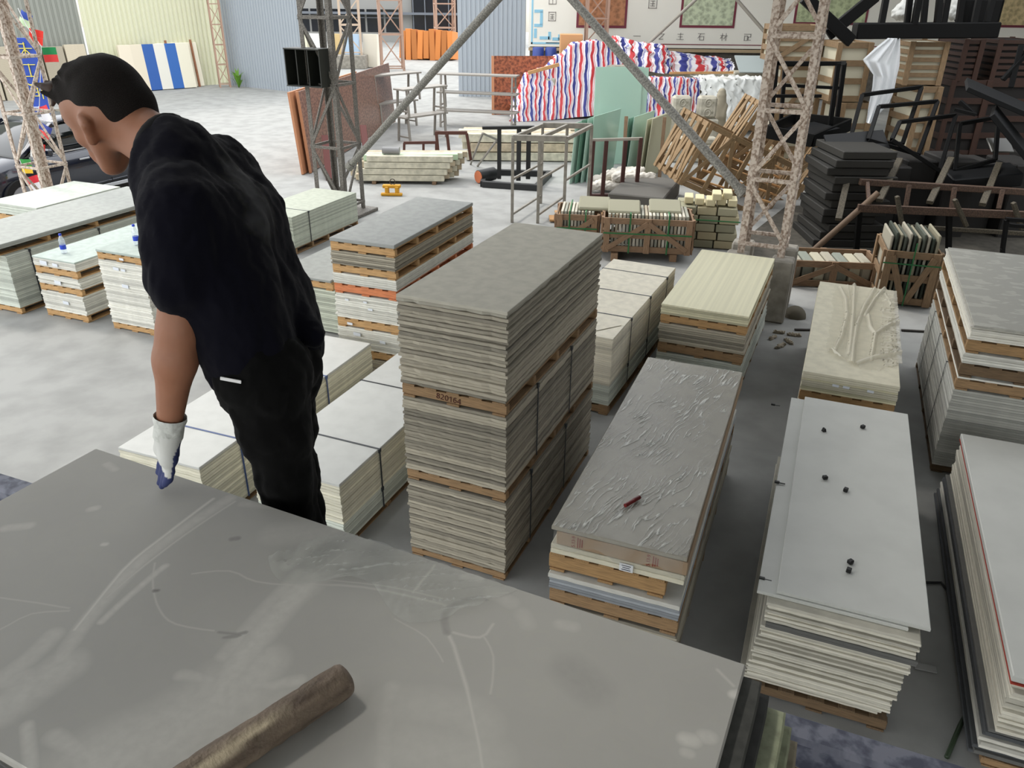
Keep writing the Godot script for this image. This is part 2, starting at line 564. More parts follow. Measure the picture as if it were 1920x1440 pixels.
	bundle(s, 0.02, 0.52, 22, "palegreen2", Color(0.76, 0.77, 0.71), "pale green-grey bundle half hidden behind the man's hip", [0.9], strapm)
	pallet(s, 0.52, 0.61, ply, "ply", "pallet on the pale bundle half hidden behind the man's hip", -0.03)
	tag(boards(s, 0.61, 0.64, 1, "palegrey2", Color(0.66, 0.67, 0.65), "", "", 0, 0, 0.001, "board", null, -0.05), "pale board on the pallet behind the man's hip", "board")
	# strapped white bundle right of the tall pile
	s = Pile.new(0.882, -6.347, 24.4, 0.72, 2.22)
	pallet(s, 0.0, 0.10, old, "old", "pallet under the white three-strap bundle right of the tall central pile")
	bundle(s, 0.10, 0.30, 9, "palegrey", Color(0.8, 0.82, 0.8), "pale grey lower part of the three-strap white bundle", [0.55, 1.2, 1.85], strapm)
	var wb := bundle(s, 0.30, 0.77, 24, "warm_cream", Color(0.89, 0.865, 0.795), "white three-strap bundle with one dog-eared sheet right of the tall central pile", [0.55, 1.2, 1.85], strapm)
	var ear := MB.new(true)
	ear.st.set_smooth_group(0)
	var hw := s.w / 2
	var hl := s.l / 2
	var curl := func(u: float, v: float) -> Vector3:
		var x := lerpf(-hw + 0.005, hw - 0.02 - 0.25 * v, u)
		var z := hl - 0.34 + 0.34 * v
		return Vector3(x, 0.475 + 0.07 * v * v * (1.0 - u) * (1.0 + 0.3 * sin(u * 9.0)), z - 0.05 * v * (1.0 - u))
	ear.grid(16, 10, curl, Vector3.UP)
	part(wb, "curled_sheet", ear.done(), board_mat("warm_cream", Color(0.89, 0.865, 0.795), 1))
	# cream pile
	s = Pile.new(2.15, -6.676, 23.1, 0.81, 1.92)
	pallet(s, 0.0, 0.08, old, "old", "lowest pallet of the cream-topped pile beside the right lattice column")
	boards(s, 0.08, 0.37, 14, "palegrey", Color(0.78, 0.78, 0.74), "pale board in the lowest layer of the cream-topped pile", "lowest boards of the cream-topped pile")
	pallet(s, 0.37, 0.475, old, "old", "middle pallet of the cream-topped pile beside the right lattice column")
	boards(s, 0.475, 0.672, 9, "fibre", fib, "grey board in the film-wrapped middle layer of the cream-topped pile", "middle boards of the cream-topped pile", 0.012, 0.01)
	pallet(s, 0.672, 0.76, ply * 0.95, "ply2", "top pallet of the cream-topped pile beside the right lattice column")
	boards(s, 0.76, 0.845, 4, "creamg", Color(0.82, 0.8, 0.68), "cream board just under the striped top board", "top boards of the cream-topped pile", 0.003, 0.003, 0.003)
	tag(mi_top(s, 0.845, 0.865, striped_mat()), "cream board with faint lengthwise stripes on top of its pile", "board")
	# film-wrapped long pile
	s = Pile.new(0.904, -3.192, 21.1, 0.73, 2.36)
	pallet(s, 0.0, 0.1, old, "old", "pallet on the floor under the film-wrapped pile")
	boards(s, 0.1, 0.38, 14, "fibre", fib * 0.9, "grey board low in the film-wrapped pile in front", "lowest boards of the film-wrapped pile")
	pallet(s, 0.38, 0.49, old, "old", "worn lower pallet at the front of the film-wrapped pile")
	boards(s, 0.49, 0.585, 5, "silver", Color(0.62, 0.64, 0.66), "grey board in silvery film between the pallets of the film-wrapped pile", "silvery boards of the film-wrapped pile", 0.003, 0.003, 0.002)
	tag(boards(s, 0.585, 0.615, 1, "pale", white, "", "", 0, 0, 0.003, "board", null, 0, 0.03), "single white board under the orange-brown pallet of the film-wrapped pile", "board")
	pallet(s, 0.64 - 0.025, 0.735, ply * 0.9, "ply3", "orange-brown pallet in the middle of the film-wrapped pile", -0.05, 0.0, -0.08)
	boards(s, 0.735, 0.80, 2, "cream2", Color(0.82, 0.8, 0.72), "thick cream board on the orange-brown pallet of the film-wrapped pile", "thick cream boards of the film-wrapped pile", 0.002, 0.002, 0.002)
	carton(s)
	tag(mi_top(s, 0.89, 0.918, mat("greyfilm", Color(0.62, 0.6, 0.55), 0.35, noise_tex("dust", 0.01, 0.93, 1.07, 5), Vector3(1.2, 1.2, 1.2))), "grey board under wrinkled clear film on top of the film-wrapped pile", "board")
	# white topped pile with black cubes
	s = Pile.new(1.996, -2.904, 21.5, 0.72, 2.35)
	pallet(s, 0.0, 0.085, old * 0.7, "oldd", "dark pallet under the white pile with black cubes")
	for k in 5:
		boards(s, 0.085 + k * 0.09, 0.175 + k * 0.09, 6, "warmwhite", Color(0.80, 0.785, 0.73), ["lowest", "fourth", "middle", "second", "topmost"][k] + "-batch white board below the dark ones of the pile with black cubes", "lower white boards of the pile with black cubes", 0.01, 0.014, 0.004, "board", null, [-0.05, -0.02, 0.0, -0.01, 0.01][k], [-0.02, 0.03, 0.02, 0.05, 0.03][k])
	boards(s, 0.535, 0.575, 2, "darkgrey", Color(0.36, 0.36, 0.35), "dark grey board in the middle of the pile with black cubes", "dark boards of the pile with black cubes", 0.004, 0.01, 0.003, "board", null, 0.03, 0.05)
	boards(s, 0.575, 0.70, 7, "warmwhite", Color(0.80, 0.785, 0.73), "white board above the dark boards of the pile with black cubes", "upper white boards of the pile with black cubes", 0.008, 0.012, 0.004, "board", null, 0.02, 0.04)
	var wt := mat("whitetop", Color(0.74, 0.745, 0.725), 0.55, noise_tex("dust", 0.01, 0.93, 1.07, 5), Vector3(0.5, 0.5, 0.5))
	wt.albedo_texture = noise_tex("faint", 0.01, 0.96, 1.02, 4)
	tag(mi_top(s, 0.70, 0.722, wt, -0.04, 0.0), "white board peeking out on the left under the one carrying the black cubes", "board")
	tag(mi_top(s, 0.722, 0.745, wt, 0.055, -0.01), "smooth white board carrying six small black rubber cubes", "board")
	# film-covered pile behind it
	s = Pile.new(3.024, -5.477, 22.1, 0.72, 2.40)
	pallet(s, 0.0, 0.1, old, "old", "lowest pallet of the pile under crumpled film by the tall crate")
	boards(s, 0.1, 0.5, 16, "fibre", fib, "grey board in the lower part of the pile under crumpled film", "lower boards of the crumpled film pile")
	pallet(s, 0.5, 0.60, ply * 0.9, "ply3", "orange-brown upper pallet of the pile under crumpled film")
	boards(s, 0.60, 0.745, 8, "creamg", Color(0.8, 0.78, 0.7), "cream-grey board in the upper part of the pile under crumpled film", "upper boards of the crumpled film pile", 0.005, 0.006, 0.004)
	tag(mi_top(s, 0.745, 0.768, board_mat("creamg", Color(0.8, 0.78, 0.7), 1)), "cream-grey board half covered by crumpled clear film", "board")
	# big pile at the right edge
	s = Pile.new(4.169, -5.194, 21.5, 0.85, 2.17)
	s = Pile.new(4.169 + 0.07 * 0.93, -5.194 + 0.07 * 0.37, 21.5, 0.85, 2.17)
	pallet(s, 0.0, 0.066, old * 0.8, "oldd", "floor pallet under the big pile at the right edge")
	bundle(s, 0.066, 0.753, 34, "coolgrey", Color(0.72, 0.72, 0.69), "tall layered grey bundle at the bottom of the big right-edge pile", [0.55, 1.2, 1.8], strapm)
	pallet(s, 0.753, 0.85, old, "old", "lowest of three stacked brown pallets in the big right-edge pile")
	boards(s, 0.85, 0.865, 1, "pale", white, "thin white board between the two lower brown pallets at the right edge", "", 0.004, 0.004)
	pallet(s, 0.865, 0.978, old * 0.75, "oldd", "dark middle pallet in the big right-edge pile")
	boards(s, 0.978, 1.068, 5, "pale", white, "white board between the upper pallets of the big right-edge pile", "white boards of the big right-edge pile", 0.006, 0.008)
	pallet(s, 1.068, 1.175, ply * 0.8, "ply4", "topmost orange-brown pallet in the big right-edge pile")
	boards(s, 1.175, 1.28, 6, "pale2", Color(0.82, 0.81, 0.77), "pale board under the grey top of the big right-edge pile", "upper boards of the big right-edge pile", 0.008, 0.008)
	tag(mi_top(s, 1.28, 1.30, mat("scuffgrey", Color(0.66, 0.655, 0.62), 0.7, noise_tex("scuff", 0.006, 0.92, 1.22, 4, FastNoiseLite.TYPE_SIMPLEX_SMOOTH, 512, Color.WHITE, [0.6, 0.85]), Vector3(1.0, 1.0, 2.2)), 0.01, 0.02), "scuffed grey board on top of the big pile at the right edge", "board")
	# white pile at the right bottom corner
	s = Pile.new(3.142, -2.422, 21.7, 0.80, 2.47)
	pallet(s, 0.0, 0.06, old, "old", "pallet under the white pile at the bottom right corner")
	for k in 3:
		boards(s, 0.06 + k * 0.07, 0.13 + k * 0.07, 3, ["darkgrey", "pale2", "darkgrey"][k], [Color(0.3, 0.31, 0.32), Color(0.8, 0.79, 0.75), Color(0.36, 0.36, 0.36)][k], ["dark board in the lowest step", "pale board in the middle step", "dark board in the upper step"][k] + " at the foot of the bottom right pile", "stepped lower boards of the bottom right pile", 0.01, 0.02, 0.003, "board", null, -0.06 + k * 0.015, 0.0)
	boards(s, 0.27, 0.575, 15, "warmwhite", Color(0.80, 0.785, 0.73), "white board in the ragged middle of the bottom right pile", "middle boards of the bottom right pile", 0.006, 0.03, 0.003)
	tag(mi_top(s, 0.575, 0.582, mat("redsheet", Color(0.6, 0.2, 0.14), 0.6), -0.012, 0.01), "thin red-edged sheet under the top board of the bottom right pile", "sheet")
	tag(mi_top(s, 0.582, 0.624, wt, -0.01, 0.0), "thick glossy white board on top of the bottom right pile", "board")

func mi_top(s: Pile, y0: float, y1: float, m: Material, dx := 0.0, dz := 0.0) -> Node3D:
	var o := mi(slab_mesh(s.w, s.l, y1 - y0 - 0.001, 0, 0.0), m)
	put(o, "board")
	o.transform = s.xf(dx, y0, dz)
	return o

func striped_mat() -> StandardMaterial3D:
	return mat("cream_stripes", Color(0.90, 0.88, 0.76), 0.7, noise_tex("stripes", 0.02, 0.94, 1.02, 2), Vector3(2.2, 0.02, 0.02))

func hand_text(parent: Node, txt: String, at: Vector3, size: float):
	var t := TextMesh.new()
	t.text = txt
	t.font_size = 32
	t.pixel_size = size / 32.0
	t.depth = 0.002
	part(parent, "handwriting", t, mat("marker_ink", Color(0.28, 0.12, 0.07), 0.8), Transform3D(Basis(Vector3.BACK, -0.06), at))

func carton_print(o: Node3D, at: Vector3, turn: float):
	var ink := mat("carton_red", Color(0.5, 0.16, 0.13), 0.8)
	var t := TextMesh.new()
	t.text = "5.13-9"
	t.font_size = 32
	t.pixel_size = 0.0008
	t.depth = 0.001
	part(o, "lettering", t, ink, Transform3D(Basis(Vector3.BACK, PI / 2), at))
	for k in 3:
		box(o, "print_line", at + Vector3(0.026 + 0.012 * k, 0, 0), Vector3(0.005, 0.066 - 0.008 * k, 0.0012), ink, 0.0)


func bottle(at: Vector3, label: String):
	var o := thing("water_bottle", label, "bottle", at, 0, "water bottles on the left piles")
	var clear := mat("bottle_plastic", Color(0.9, 0.95, 1.0), 0.1)
	clear.transparency = BaseMaterial3D.TRANSPARENCY_ALPHA
	clear.albedo_color.a = 0.25
	var blue := mat("bottle_blue", Color(0.12, 0.25, 0.75), 0.4)
	var b := MB.new(true)
	b.tube([Vector3(0, 0.001, 0), Vector3(0, 0.006, 0), Vector3(0, 0.15, 0), Vector3(0, 0.185, 0), Vector3(0, 0.2, 0), Vector3(0, 0.21, 0)], [0.028, 0.033, 0.033, 0.022, 0.014, 0.014], 14)
	part(o, "body", b.done(), clear)
	b = MB.new(true)
	b.tube([Vector3(0, 0.05, 0), Vector3(0, 0.10, 0)], [0.0335, 0.0335], 14, false)
	part(o, "label_band", b.done(), blue)
	b = MB.new(true)
	b.tube([Vector3(0, 0.208, 0), Vector3(0, 0.23, 0)], [0.016, 0.015], 12)
	part(o, "cap", b.done(), blue)

func carton(s: Pile):
	var o := thing("flat_carton", "flat brown cardboard carton with red print on the film-wrapped pile", "carton", s.xf(0, 0.80, 0).origin, s.turn)
	box(o, "box", Vector3(0.02, 0.044, 0), Vector3(s.w - 0.02, 0.085, s.l), mat("cardboard", Color(0.62, 0.53, 0.43), 0.85, noise_tex("faint", 0.01, 0.96, 1.02, 4)), 0.004)
	carton_print(o, Vector3(-0.24, 0.044, s.l / 2 + 0.0012), 0.0)
	carton_print(o, Vector3(0.17, 0.044, s.l / 2 + 0.0012), 0.0)



# ---------------------------------------------------------------- smooth bodies
func capsule(a: Vector3, b: Vector3, ra: float, rb: float) -> Array:
	return [a, b, ra, rb]

func blob(bones: Array, cell: float, k: float, wob := 0.0, wf := 8.0, wstretch := Vector3.ONE) -> Array:
	# surface nets over the smooth minimum of tapered capsules; returns [vertices, normals, indices]
	var lo := Vector3.INF
	var hi := -Vector3.INF
	for q in bones:
		var r := Vector3.ONE * (maxf(q[2], q[3]) + 3.0 * cell + k)
		lo = lo.min(q[0] - r).min(q[1] - r)
		hi = hi.max(q[0] + r).max(q[1] + r)
	var n := Vector3i((hi - lo) / cell) + Vector3i.ONE * 2
	var sx := n.x
	var sxy := n.x * n.y
	var sum := PackedFloat32Array()
	sum.resize(sxy * n.z)
	var reach := 4.0 * k
	for q in bones:
		var a: Vector3 = q[0]
		var b: Vector3 = q[1]
		var ra: float = q[2]
		var dr: float = q[3] - q[2]
		var r := Vector3.ONE * (maxf(q[2], q[3]) + reach)
		var i0 := Vector3i((a.min(b) - r - lo) / cell).clamp(Vector3i.ZERO, n - Vector3i.ONE)
		var i1 := Vector3i((a.max(b) + r - lo) / cell + Vector3.ONE).clamp(Vector3i.ZERO, n - Vector3i.ONE)
		var ba := b - a
		var bb := maxf(ba.length_squared(), 1e-9)
		for z in range(i0.z, i1.z + 1):
			for y in range(i0.y, i1.y + 1):
				var p := lo + Vector3(i0.x, y, z) * cell - a
				var at := z * sxy + y * sx + i0.x
				for x in range(i0.x, i1.x + 1):
					var t := clampf(p.dot(ba) / bb, 0.0, 1.0)
					var d := (p - ba * t).length() - ra - dr * t
					if d < reach:
						sum[at] += exp(-maxf(d, -0.5) / k)
					at += 1
					p.x += cell
	# value > 1 is inside
	var vert := PackedVector3Array()
	var id := PackedInt32Array()
	id.resize(sxy * n.z)
	id.fill(-1)
	var noise := FastNoiseLite.new()
	noise.seed = 5
	noise.frequency = wf
	var corner := [0, 1, sx, sx + 1, sxy, sxy + 1, sxy + sx, sxy + sx + 1]
	var off := [Vector3(0, 0, 0), Vector3(1, 0, 0), Vector3(0, 1, 0), Vector3(1, 1, 0), Vector3(0, 0, 1), Vector3(1, 0, 1), Vector3(0, 1, 1), Vector3(1, 1, 1)]
	var edges := [[0, 1], [2, 3], [4, 5], [6, 7], [0, 2], [1, 3], [4, 6], [5, 7], [0, 4], [1, 5], [2, 6], [3, 7]]
	var idx := PackedInt32Array()
	for z in n.z - 1:
		for y in n.y - 1:
			var at := z * sxy + y * sx - 1
			for x in n.x - 1:
				at += 1
				var c0 := sum[at] > 1.0
				if c0 == (sum[at + 1] > 1.0) and c0 == (sum[at + sx] > 1.0) and c0 == (sum[at + sx + 1] > 1.0) and c0 == (sum[at + sxy] > 1.0) and c0 == (sum[at + sxy + 1] > 1.0) and c0 == (sum[at + sxy + sx] > 1.0) and c0 == (sum[at + sxy + sx + 1] > 1.0):
					continue
				var f := []
				for c in 8:
					f.append(-log(maxf(sum[at + corner[c]], 1e-6)))
				var s := Vector3.ZERO
				var m := 0
				for e in edges:
					var fa: float = f[e[0]]
					var fb: float = f[e[1]]
					if (fa < 0.0) != (fb < 0.0):
						s += off[e[0]].lerp(off[e[1]], fa / (fa - fb))
						m += 1
				id[at] = vert.size()
				vert.append(lo + (Vector3(x, y, z) + s / m) * cell)
				if x > 0 and y > 0 and z > 0:
					var ins := sum[at] > 1.0
					if ins != (sum[at + 1] > 1.0):
						face(idx, id, at, at - sx, at - sx - sxy, at - sxy, ins)
					if ins != (sum[at + sx] > 1.0):
						face(idx, id, at, at - sxy, at - sxy - 1, at - 1, ins)
					if ins != (sum[at + sxy] > 1.0):
						face(idx, id, at, at - 1, at - 1 - sx, at - sx, ins)
	var nor := face_normals(vert, idx)
	if wob > 0.0:
		for i in vert.size():
			var w := vert[i] * wstretch
			vert[i] += nor[i] * wob * (absf(noise.get_noise_3dv(w)) * 2.0 - 0.5)
		nor = face_normals(vert, idx)
	return [vert, nor, idx]

func face(idx: PackedInt32Array, id: PackedInt32Array, a: int, b: int, c: int, d: int, ins: bool):
	if id[a] < 0 or id[b] < 0 or id[c] < 0 or id[d] < 0:
		return
	for k in ([a, c, b, a, d, c] if ins else [a, b, c, a, c, d]):
		idx.append(id[k])

func face_normals(v: PackedVector3Array, idx: PackedInt32Array) -> PackedVector3Array:
	var nor := PackedVector3Array()
	nor.resize(v.size())
	for i in range(0, idx.size(), 3):
		var g := (v[idx[i]] - v[idx[i + 2]]).cross(v[idx[i]] - v[idx[i + 1]])
		for k in 3:
			nor[idx[i + k]] += g
	for i in nor.size():
		nor[i] = nor[i].normalized()
	return nor

func blob_mesh(blobs: Array, tint = null) -> ArrayMesh:
	var v := PackedVector3Array()
	var nn := PackedVector3Array()
	var ix := PackedInt32Array()
	for q in blobs:
		var base := v.size()
		v.append_array(q[0])
		nn.append_array(q[1])
		for i in q[2]:
			ix.append(i + base)
	var arr := []
	arr.resize(Mesh.ARRAY_MAX)
	arr[Mesh.ARRAY_VERTEX] = v
	arr[Mesh.ARRAY_NORMAL] = nn
	arr[Mesh.ARRAY_INDEX] = ix
	if tint != null:
		var cs := PackedColorArray()
		for p in v:
			cs.append(tint.call(p))
		arr[Mesh.ARRAY_COLOR] = cs
	var m := ArrayMesh.new()
	m.add_surface_from_arrays(Mesh.PRIMITIVE_TRIANGLES, arr)
	return m

# ---------------------------------------------------------------- the man
func man():
	var foot := Vector3(-0.55, 1.63, -1.86)
	var o := thing("person", "man in black t-shirt and trousers bending left, one work-gloved hand on the grey slab", "person", foot)
	var inv := Transform3D(Basis.IDENTITY, -foot)
	var skin := mat("skin", Color(0.60, 0.41, 0.31), 0.55, noise_tex("faint", 0.01, 0.96, 1.02, 4), Vector3(3, 3, 3))
	skin.subsurf_scatter_enabled = true
	skin.subsurf_scatter_strength = 0.1
	# joints
	var lsh := Vector3(-0.684, 3.091, -1.599)
	var elb := Vector3(-0.726, 2.831, -1.574)
	var wri := Vector3(-0.778, 2.609, -1.554)
	var c7 := Vector3(-0.754, 3.176, -1.764)
	var head := Vector3(-0.911, 3.241, -1.849)
	var rsh := Vector3(-0.722, 3.091, -1.981)
	var chl := Vector3(-0.690, 3.036, -1.667)
	var chr := Vector3(-0.663, 3.002, -1.887)
	var mil := Vector3(-0.631, 2.877, -1.651)
	var mir := Vector3(-0.622, 2.797, -1.868)
	var hel := Vector3(-0.611, 2.778, -1.642)
	var her := Vector3(-0.592, 2.707, -1.832)
	var hil := Vector3(-0.574, 2.706, -1.624)
	var hir := Vector3(-0.606, 2.617, -1.838)
	var knl := Vector3(-0.549, 2.437, -1.612)
	var knr := Vector3(-0.594, 2.292, -1.833)
	var anl := Vector3(-0.493, 2.153, -1.608)
	anl.y = 1.76
	var anr := Vector3(-0.557, 2.021, -1.837)
	anr.y = 1.76
	var up := (head - c7).normalized()
	# head frame: face towards the far left and down
	var fd := Vector3(-0.87, -0.33, -0.38).normalized()
	var sd := fd.cross(Vector3(-0.25, 1, 0.0)).normalized()      # the man's right
	var hu := sd.cross(fd).normalized()
	var H := func(x: float, y: float, z: float) -> Vector3: return head + sd * x + hu * y + fd * z
	var hb := [
		capsule(H.call(0, 0.025, -0.03), H.call(0, 0.03, 0.03), 0.077, 0.072),
		capsule(H.call(0.008, 0.0, -0.02), H.call(-0.008, 0.0, -0.02), 0.07, 0.07),
		capsule(H.call(0, 0.03, 0.055), H.call(0, -0.03, 0.06), 0.045, 0.04),
		capsule(H.call(0.035, -0.045, 0.02), H.call(0.012, -0.098, 0.068), 0.03, 0.02),
		capsule(H.call(-0.035, -0.045, 0.02), H.call(-0.012, -0.098, 0.068), 0.03, 0.02),
		capsule(H.call(0.035, -0.025, 0.062), H.call(-0.035, -0.025, 0.062), 0.024, 0.024),
		capsule(H.call(0.03, 0.022, 0.086), H.call(-0.03, 0.022, 0.086), 0.014, 0.014),
		capsule(H.call(0, 0.012, 0.098), H.call(0, -0.03, 0.118), 0.008, 0.013),
		capsule(H.call(0.014, -0.034, 0.1), H.call(-0.014, -0.034, 0.1), 0.009, 0.009),
		capsule(H.call(0.018, -0.062, 0.09), H.call(-0.018, -0.062, 0.09), 0.008, 0.008),
		capsule(H.call(0.016, -0.074, 0.088), H.call(-0.016, -0.074, 0.088), 0.008, 0.008),
		capsule(H.call(0, -0.1, 0.075), H.call(0, -0.098, 0.08), 0.016, 0.016),
		capsule(H.call(0, -0.035, -0.03), c7.lerp(head, 0.15), 0.056, 0.064),
		capsule(c7, c7 + Vector3(0, -0.05, 0), 0.062, 0.06),
	]
	for s in [-1.0, 1.0]:
		# ears: rim, lobe
		hb.append(capsule(H.call(s * 0.080, -0.006, -0.01), H.call(s * 0.080, -0.032, -0.008), 0.010, 0.009))
		hb.append(capsule(H.call(s * 0.090, 0.006, -0.016), H.call(s * 0.098, -0.010, -0.03), 0.0065, 0.0065))
		hb.append(capsule(H.call(s * 0.098, -0.010, -0.03), H.call(s * 0.086, -0.044, -0.008), 0.0065, 0.0075))
	var body := [blob(hb, 0.0055, 0.007)]
	body.append(blob([capsule(lsh, elb, 0.05, 0.04), capsule(elb, elb.lerp(wri, 0.3), 0.041, 0.043), capsule(elb.lerp(wri, 0.3), wri, 0.043, 0.027)], 0.008, 0.01))
	body.append(blob([capsule(c7 + Vector3(0, -0.08, 0), chl.lerp(chr, 0.5), 0.04, 0.08), capsule(chl, mil, 0.08, 0.085), capsule(chr, mir, 0.08, 0.085), capsule(mil, hil, 0.085, 0.09), capsule(mir, hir, 0.085, 0.09),
		capsule(lsh, rsh, 0.05, 0.05), capsule(hil, knl, 0.075, 0.05), capsule(hir, knr, 0.075, 0.05), capsule(knl, anl, 0.045, 0.035), capsule(knr, anr, 0.045, 0.035),
		capsule(rsh, rsh + Vector3(0.0, -0.25, 0.0), 0.045, 0.04), capsule(rsh + Vector3(0.0, -0.25, 0.0), rsh + Vector3(0.02, -0.48, 0.05), 0.038, 0.028)], 0.014, 0.014))
	part(o, "body", blob_mesh(body), skin, inv)
	for s in [-1.0, 1.0]:
		var eb := MB.new(true)
		eb.tube([H.call(s * 0.044, 0.0, 0.082), H.call(s * 0.038, 0.001, 0.092), H.call(s * 0.030, 0.001, 0.096), H.call(s * 0.022, 0.0, 0.092)], [0.002, 0.0065, 0.0065, 0.002], 8)
		part(o, "eye", eb.done(), mat("eye_dark", Color(0.09, 0.07, 0.06), 0.2), inv)
		var bw := MB.new(true)
		bw.tube([H.call(s * 0.052, 0.022, 0.085), H.call(s * 0.036, 0.03, 0.1), H.call(s * 0.018, 0.027, 0.102)], [0.002, 0.005, 0.004], 6)
		part(o, "eyebrow", bw.done(), mat("brow", Color(0.07, 0.06, 0.055), 0.8), inv)
	# hair: short back and sides, longer quiff on top
	var hair := mat("hair", Color(0.16, 0.14, 0.13), 0.8, noise_tex("hairs", 0.06, 0.35, 1.2, 5), Vector3(14, 14, 14), 0.0, 0.3, bump_tex("hairbump", 0.08, 10.0), 1.0)
	var hr := [
		capsule(H.call(0, 0.045, -0.03), H.call(0, 0.05, 0.03), 0.073, 0.068),
		capsule(H.call(0.013, 0.032, -0.03), H.call(-0.013, 0.032, -0.03), 0.067, 0.067),
		capsule(H.call(0, 0.01, -0.05), H.call(0, -0.02, -0.045), 0.06, 0.048),
		capsule(H.call(0.02, 0.0, -0.06), H.call(-0.02, 0.0, -0.06), 0.048, 0.048), capsule(H.call(0.012, -0.03, -0.066), H.call(-0.012, -0.03, -0.066), 0.042, 0.042),
	]
	var hg := RandomNumberGenerator.new()
	hg.seed = 3
	for i in 46:
		var x := hg.randf_range(-0.055, 0.055)
		var z := hg.randf_range(-0.05, 0.075)
		var y := 0.105 - x * x * 6.0 - z * z * 4.0
		hr.append(capsule(H.call(x, y, z), H.call(x + hg.randf_range(-0.012, 0.012), y + hg.randf_range(0.008, 0.02), z + hg.randf_range(0.0, 0.03)), 0.012, 0.004))
	var tuft := []
	for i in 26:
		var x := hg.randf_range(-0.055, 0.05)
		tuft.append(capsule(H.call(x, 0.085, 0.075), H.call(x * 1.15, 0.09 + hg.randf_range(-0.04, 0.03), 0.088 + hg.randf_range(0, 0.022)), 0.012, 0.004))
	part(o, "hair", blob_mesh([blob(hr, 0.0045, 0.005)]), hair, inv)
	part(o, "forelock", blob_mesh([blob(tuft, 0.004, 0.0035)]), mat("forelock", Color(0.22, 0.16, 0.125), 0.7), inv)  # the lighter brown has the backlight put into the colour
	# shirt
	var cloth := mat("black_cloth", Color(1, 1, 1), 0.95, null, Vector3.ONE, 0.0, 0.2, bump_tex("cloth", 0.02, 2.0), 0.25)
	cloth.uv1_scale = Vector3(3, 3, 3)
	cloth.vertex_color_use_as_albedo = true
	cloth.rim_enabled = true
	cloth.rim = 0.1
	var sleeve := lsh.lerp(elb, 0.60)
	var rel := rsh + Vector3(0.0, -0.2, 0.0)
	var sb := [
		capsule(lsh, sleeve.lerp(lsh, 0.5), 0.072, 0.066), capsule(sleeve.lerp(lsh, 0.5), sleeve, 0.066, 0.068),
		capsule(rsh, rel, 0.072, 0.07),
		capsule(lsh.lerp(c7, 0.25), c7 - up * 0.03, 0.064, 0.07), capsule(rsh.lerp(c7, 0.2), c7 - up * 0.03, 0.072, 0.07), capsule(c7 - up * 0.005, chl.lerp(chr, 0.4), 0.071, 0.11),
		capsule(c7 + Vector3(0.01, -0.055, 0), chl.lerp(chr, 0.5), 0.075, 0.115), capsule(chl, mil, 0.098, 0.104), capsule(chr, mir, 0.102, 0.108),
		capsule(mil, hel, 0.104, 0.104), capsule(mir, her, 0.108, 0.108),
		capsule(hel, Vector3(-0.594, 2.734, -1.634), 0.104, 0.102), capsule(her, Vector3(-0.574, 2.682, -1.812), 0.106, 0.084),
		capsule(Vector3(-0.520, 2.777, -1.776), Vector3(-0.473, 2.757, -1.731), 0.04, 0.028),
		capsule(lsh.lerp(chl, 0.4), chl, 0.08, 0.1), capsule(rsh.lerp(chr, 0.3), chr, 0.085, 0.1),
		capsule(chl.lerp(chr, 0.5), mil.lerp(mir, 0.5), 0.105, 0.105),
		capsule(Vector3(-0.769, 3.116, -1.716), chl, 0.055, 0.09),
	]
	var dark := Color(0.0075, 0.0075, 0.008)
	var dusty := Color(0.075, 0.075, 0.08)
	var d0 := Vector3(-0.617, 3.116, -1.777)
	var d1 := Vector3(-0.573, 3.049, -1.734)
	var dn := FastNoiseLite.new()
	dn.frequency = 14.0
	var tint := func(p: Vector3) -> Color:
		var q := Geometry3D.get_closest_point_to_segment(p, d0, d1)
		var w := clampf(1.0 - p.distance_to(q) / 0.085, 0.0, 1.0)
		w = clampf(w * 1.6 + dn.get_noise_3dv(p) * 0.9 - 0.35, 0.0, 1.0) * (0.0 if p.distance_to(q) > 0.085 else 1.0)
		return dark.lerp(dusty, w * 0.8)
	part(o, "shirt", blob_mesh([blob(sb, 0.0085, 0.014, 0.011, 5.5, Vector3(1.0, 0.6, 1.0))], tint), cloth, inv)
	# collar
	var cm := mat("collar", Color(0.09, 0.09, 0.095), 0.9)
	var cb := MB.new(true)
	var ring := []
	var rr := []
	var ax := (head - c7).normalized()
	var s1 := ax.cross(Vector3.UP).normalized()
	var s2 := ax.cross(s1).normalized()
	for i in 25:
		var a := TAU * i / 24.0
		ring.append(c7 + ax * 0.022 + s1 * cos(a) * 0.066 + s2 * sin(a) * 0.067)
		rr.append(0.011)
	cb.tube(ring, rr, 8, false)
	part(o, "collar", cb.done(), cm, inv)
	# trousers
	var tb := [
		capsule(hil, hil.lerp(knl, 0.5), 0.098, 0.082), capsule(hil.lerp(knl, 0.5), knl, 0.082, 0.062), capsule(knl, anl, 0.062, 0.056),
		capsule(hir, hir.lerp(knr, 0.5), 0.098, 0.07), capsule(hir.lerp(knr, 0.5), knr, 0.07, 0.05), capsule(knr, anr, 0.056, 0.056),
		capsule(hil, hir, 0.1, 0.1), capsule(Vector3(-0.531, 2.665, -1.770), hir, 0.052, 0.09), capsule(hil, hel, 0.09, 0.085), capsule(hir, her, 0.09, 0.085),
		capsule(knl + Vector3(-0.02, 0.0, 0), knl + Vector3(-0.012, -0.03, 0), 0.05, 0.045),
	]
	var tt := func(p: Vector3) -> Color: return Color(0.0065, 0.0065, 0.007)
	part(o, "trousers", blob_mesh([blob(tb, 0.0095, 0.014, 0.012, 6.0, Vector3(1.0, 0.7, 1.0))], tt), cloth, inv)
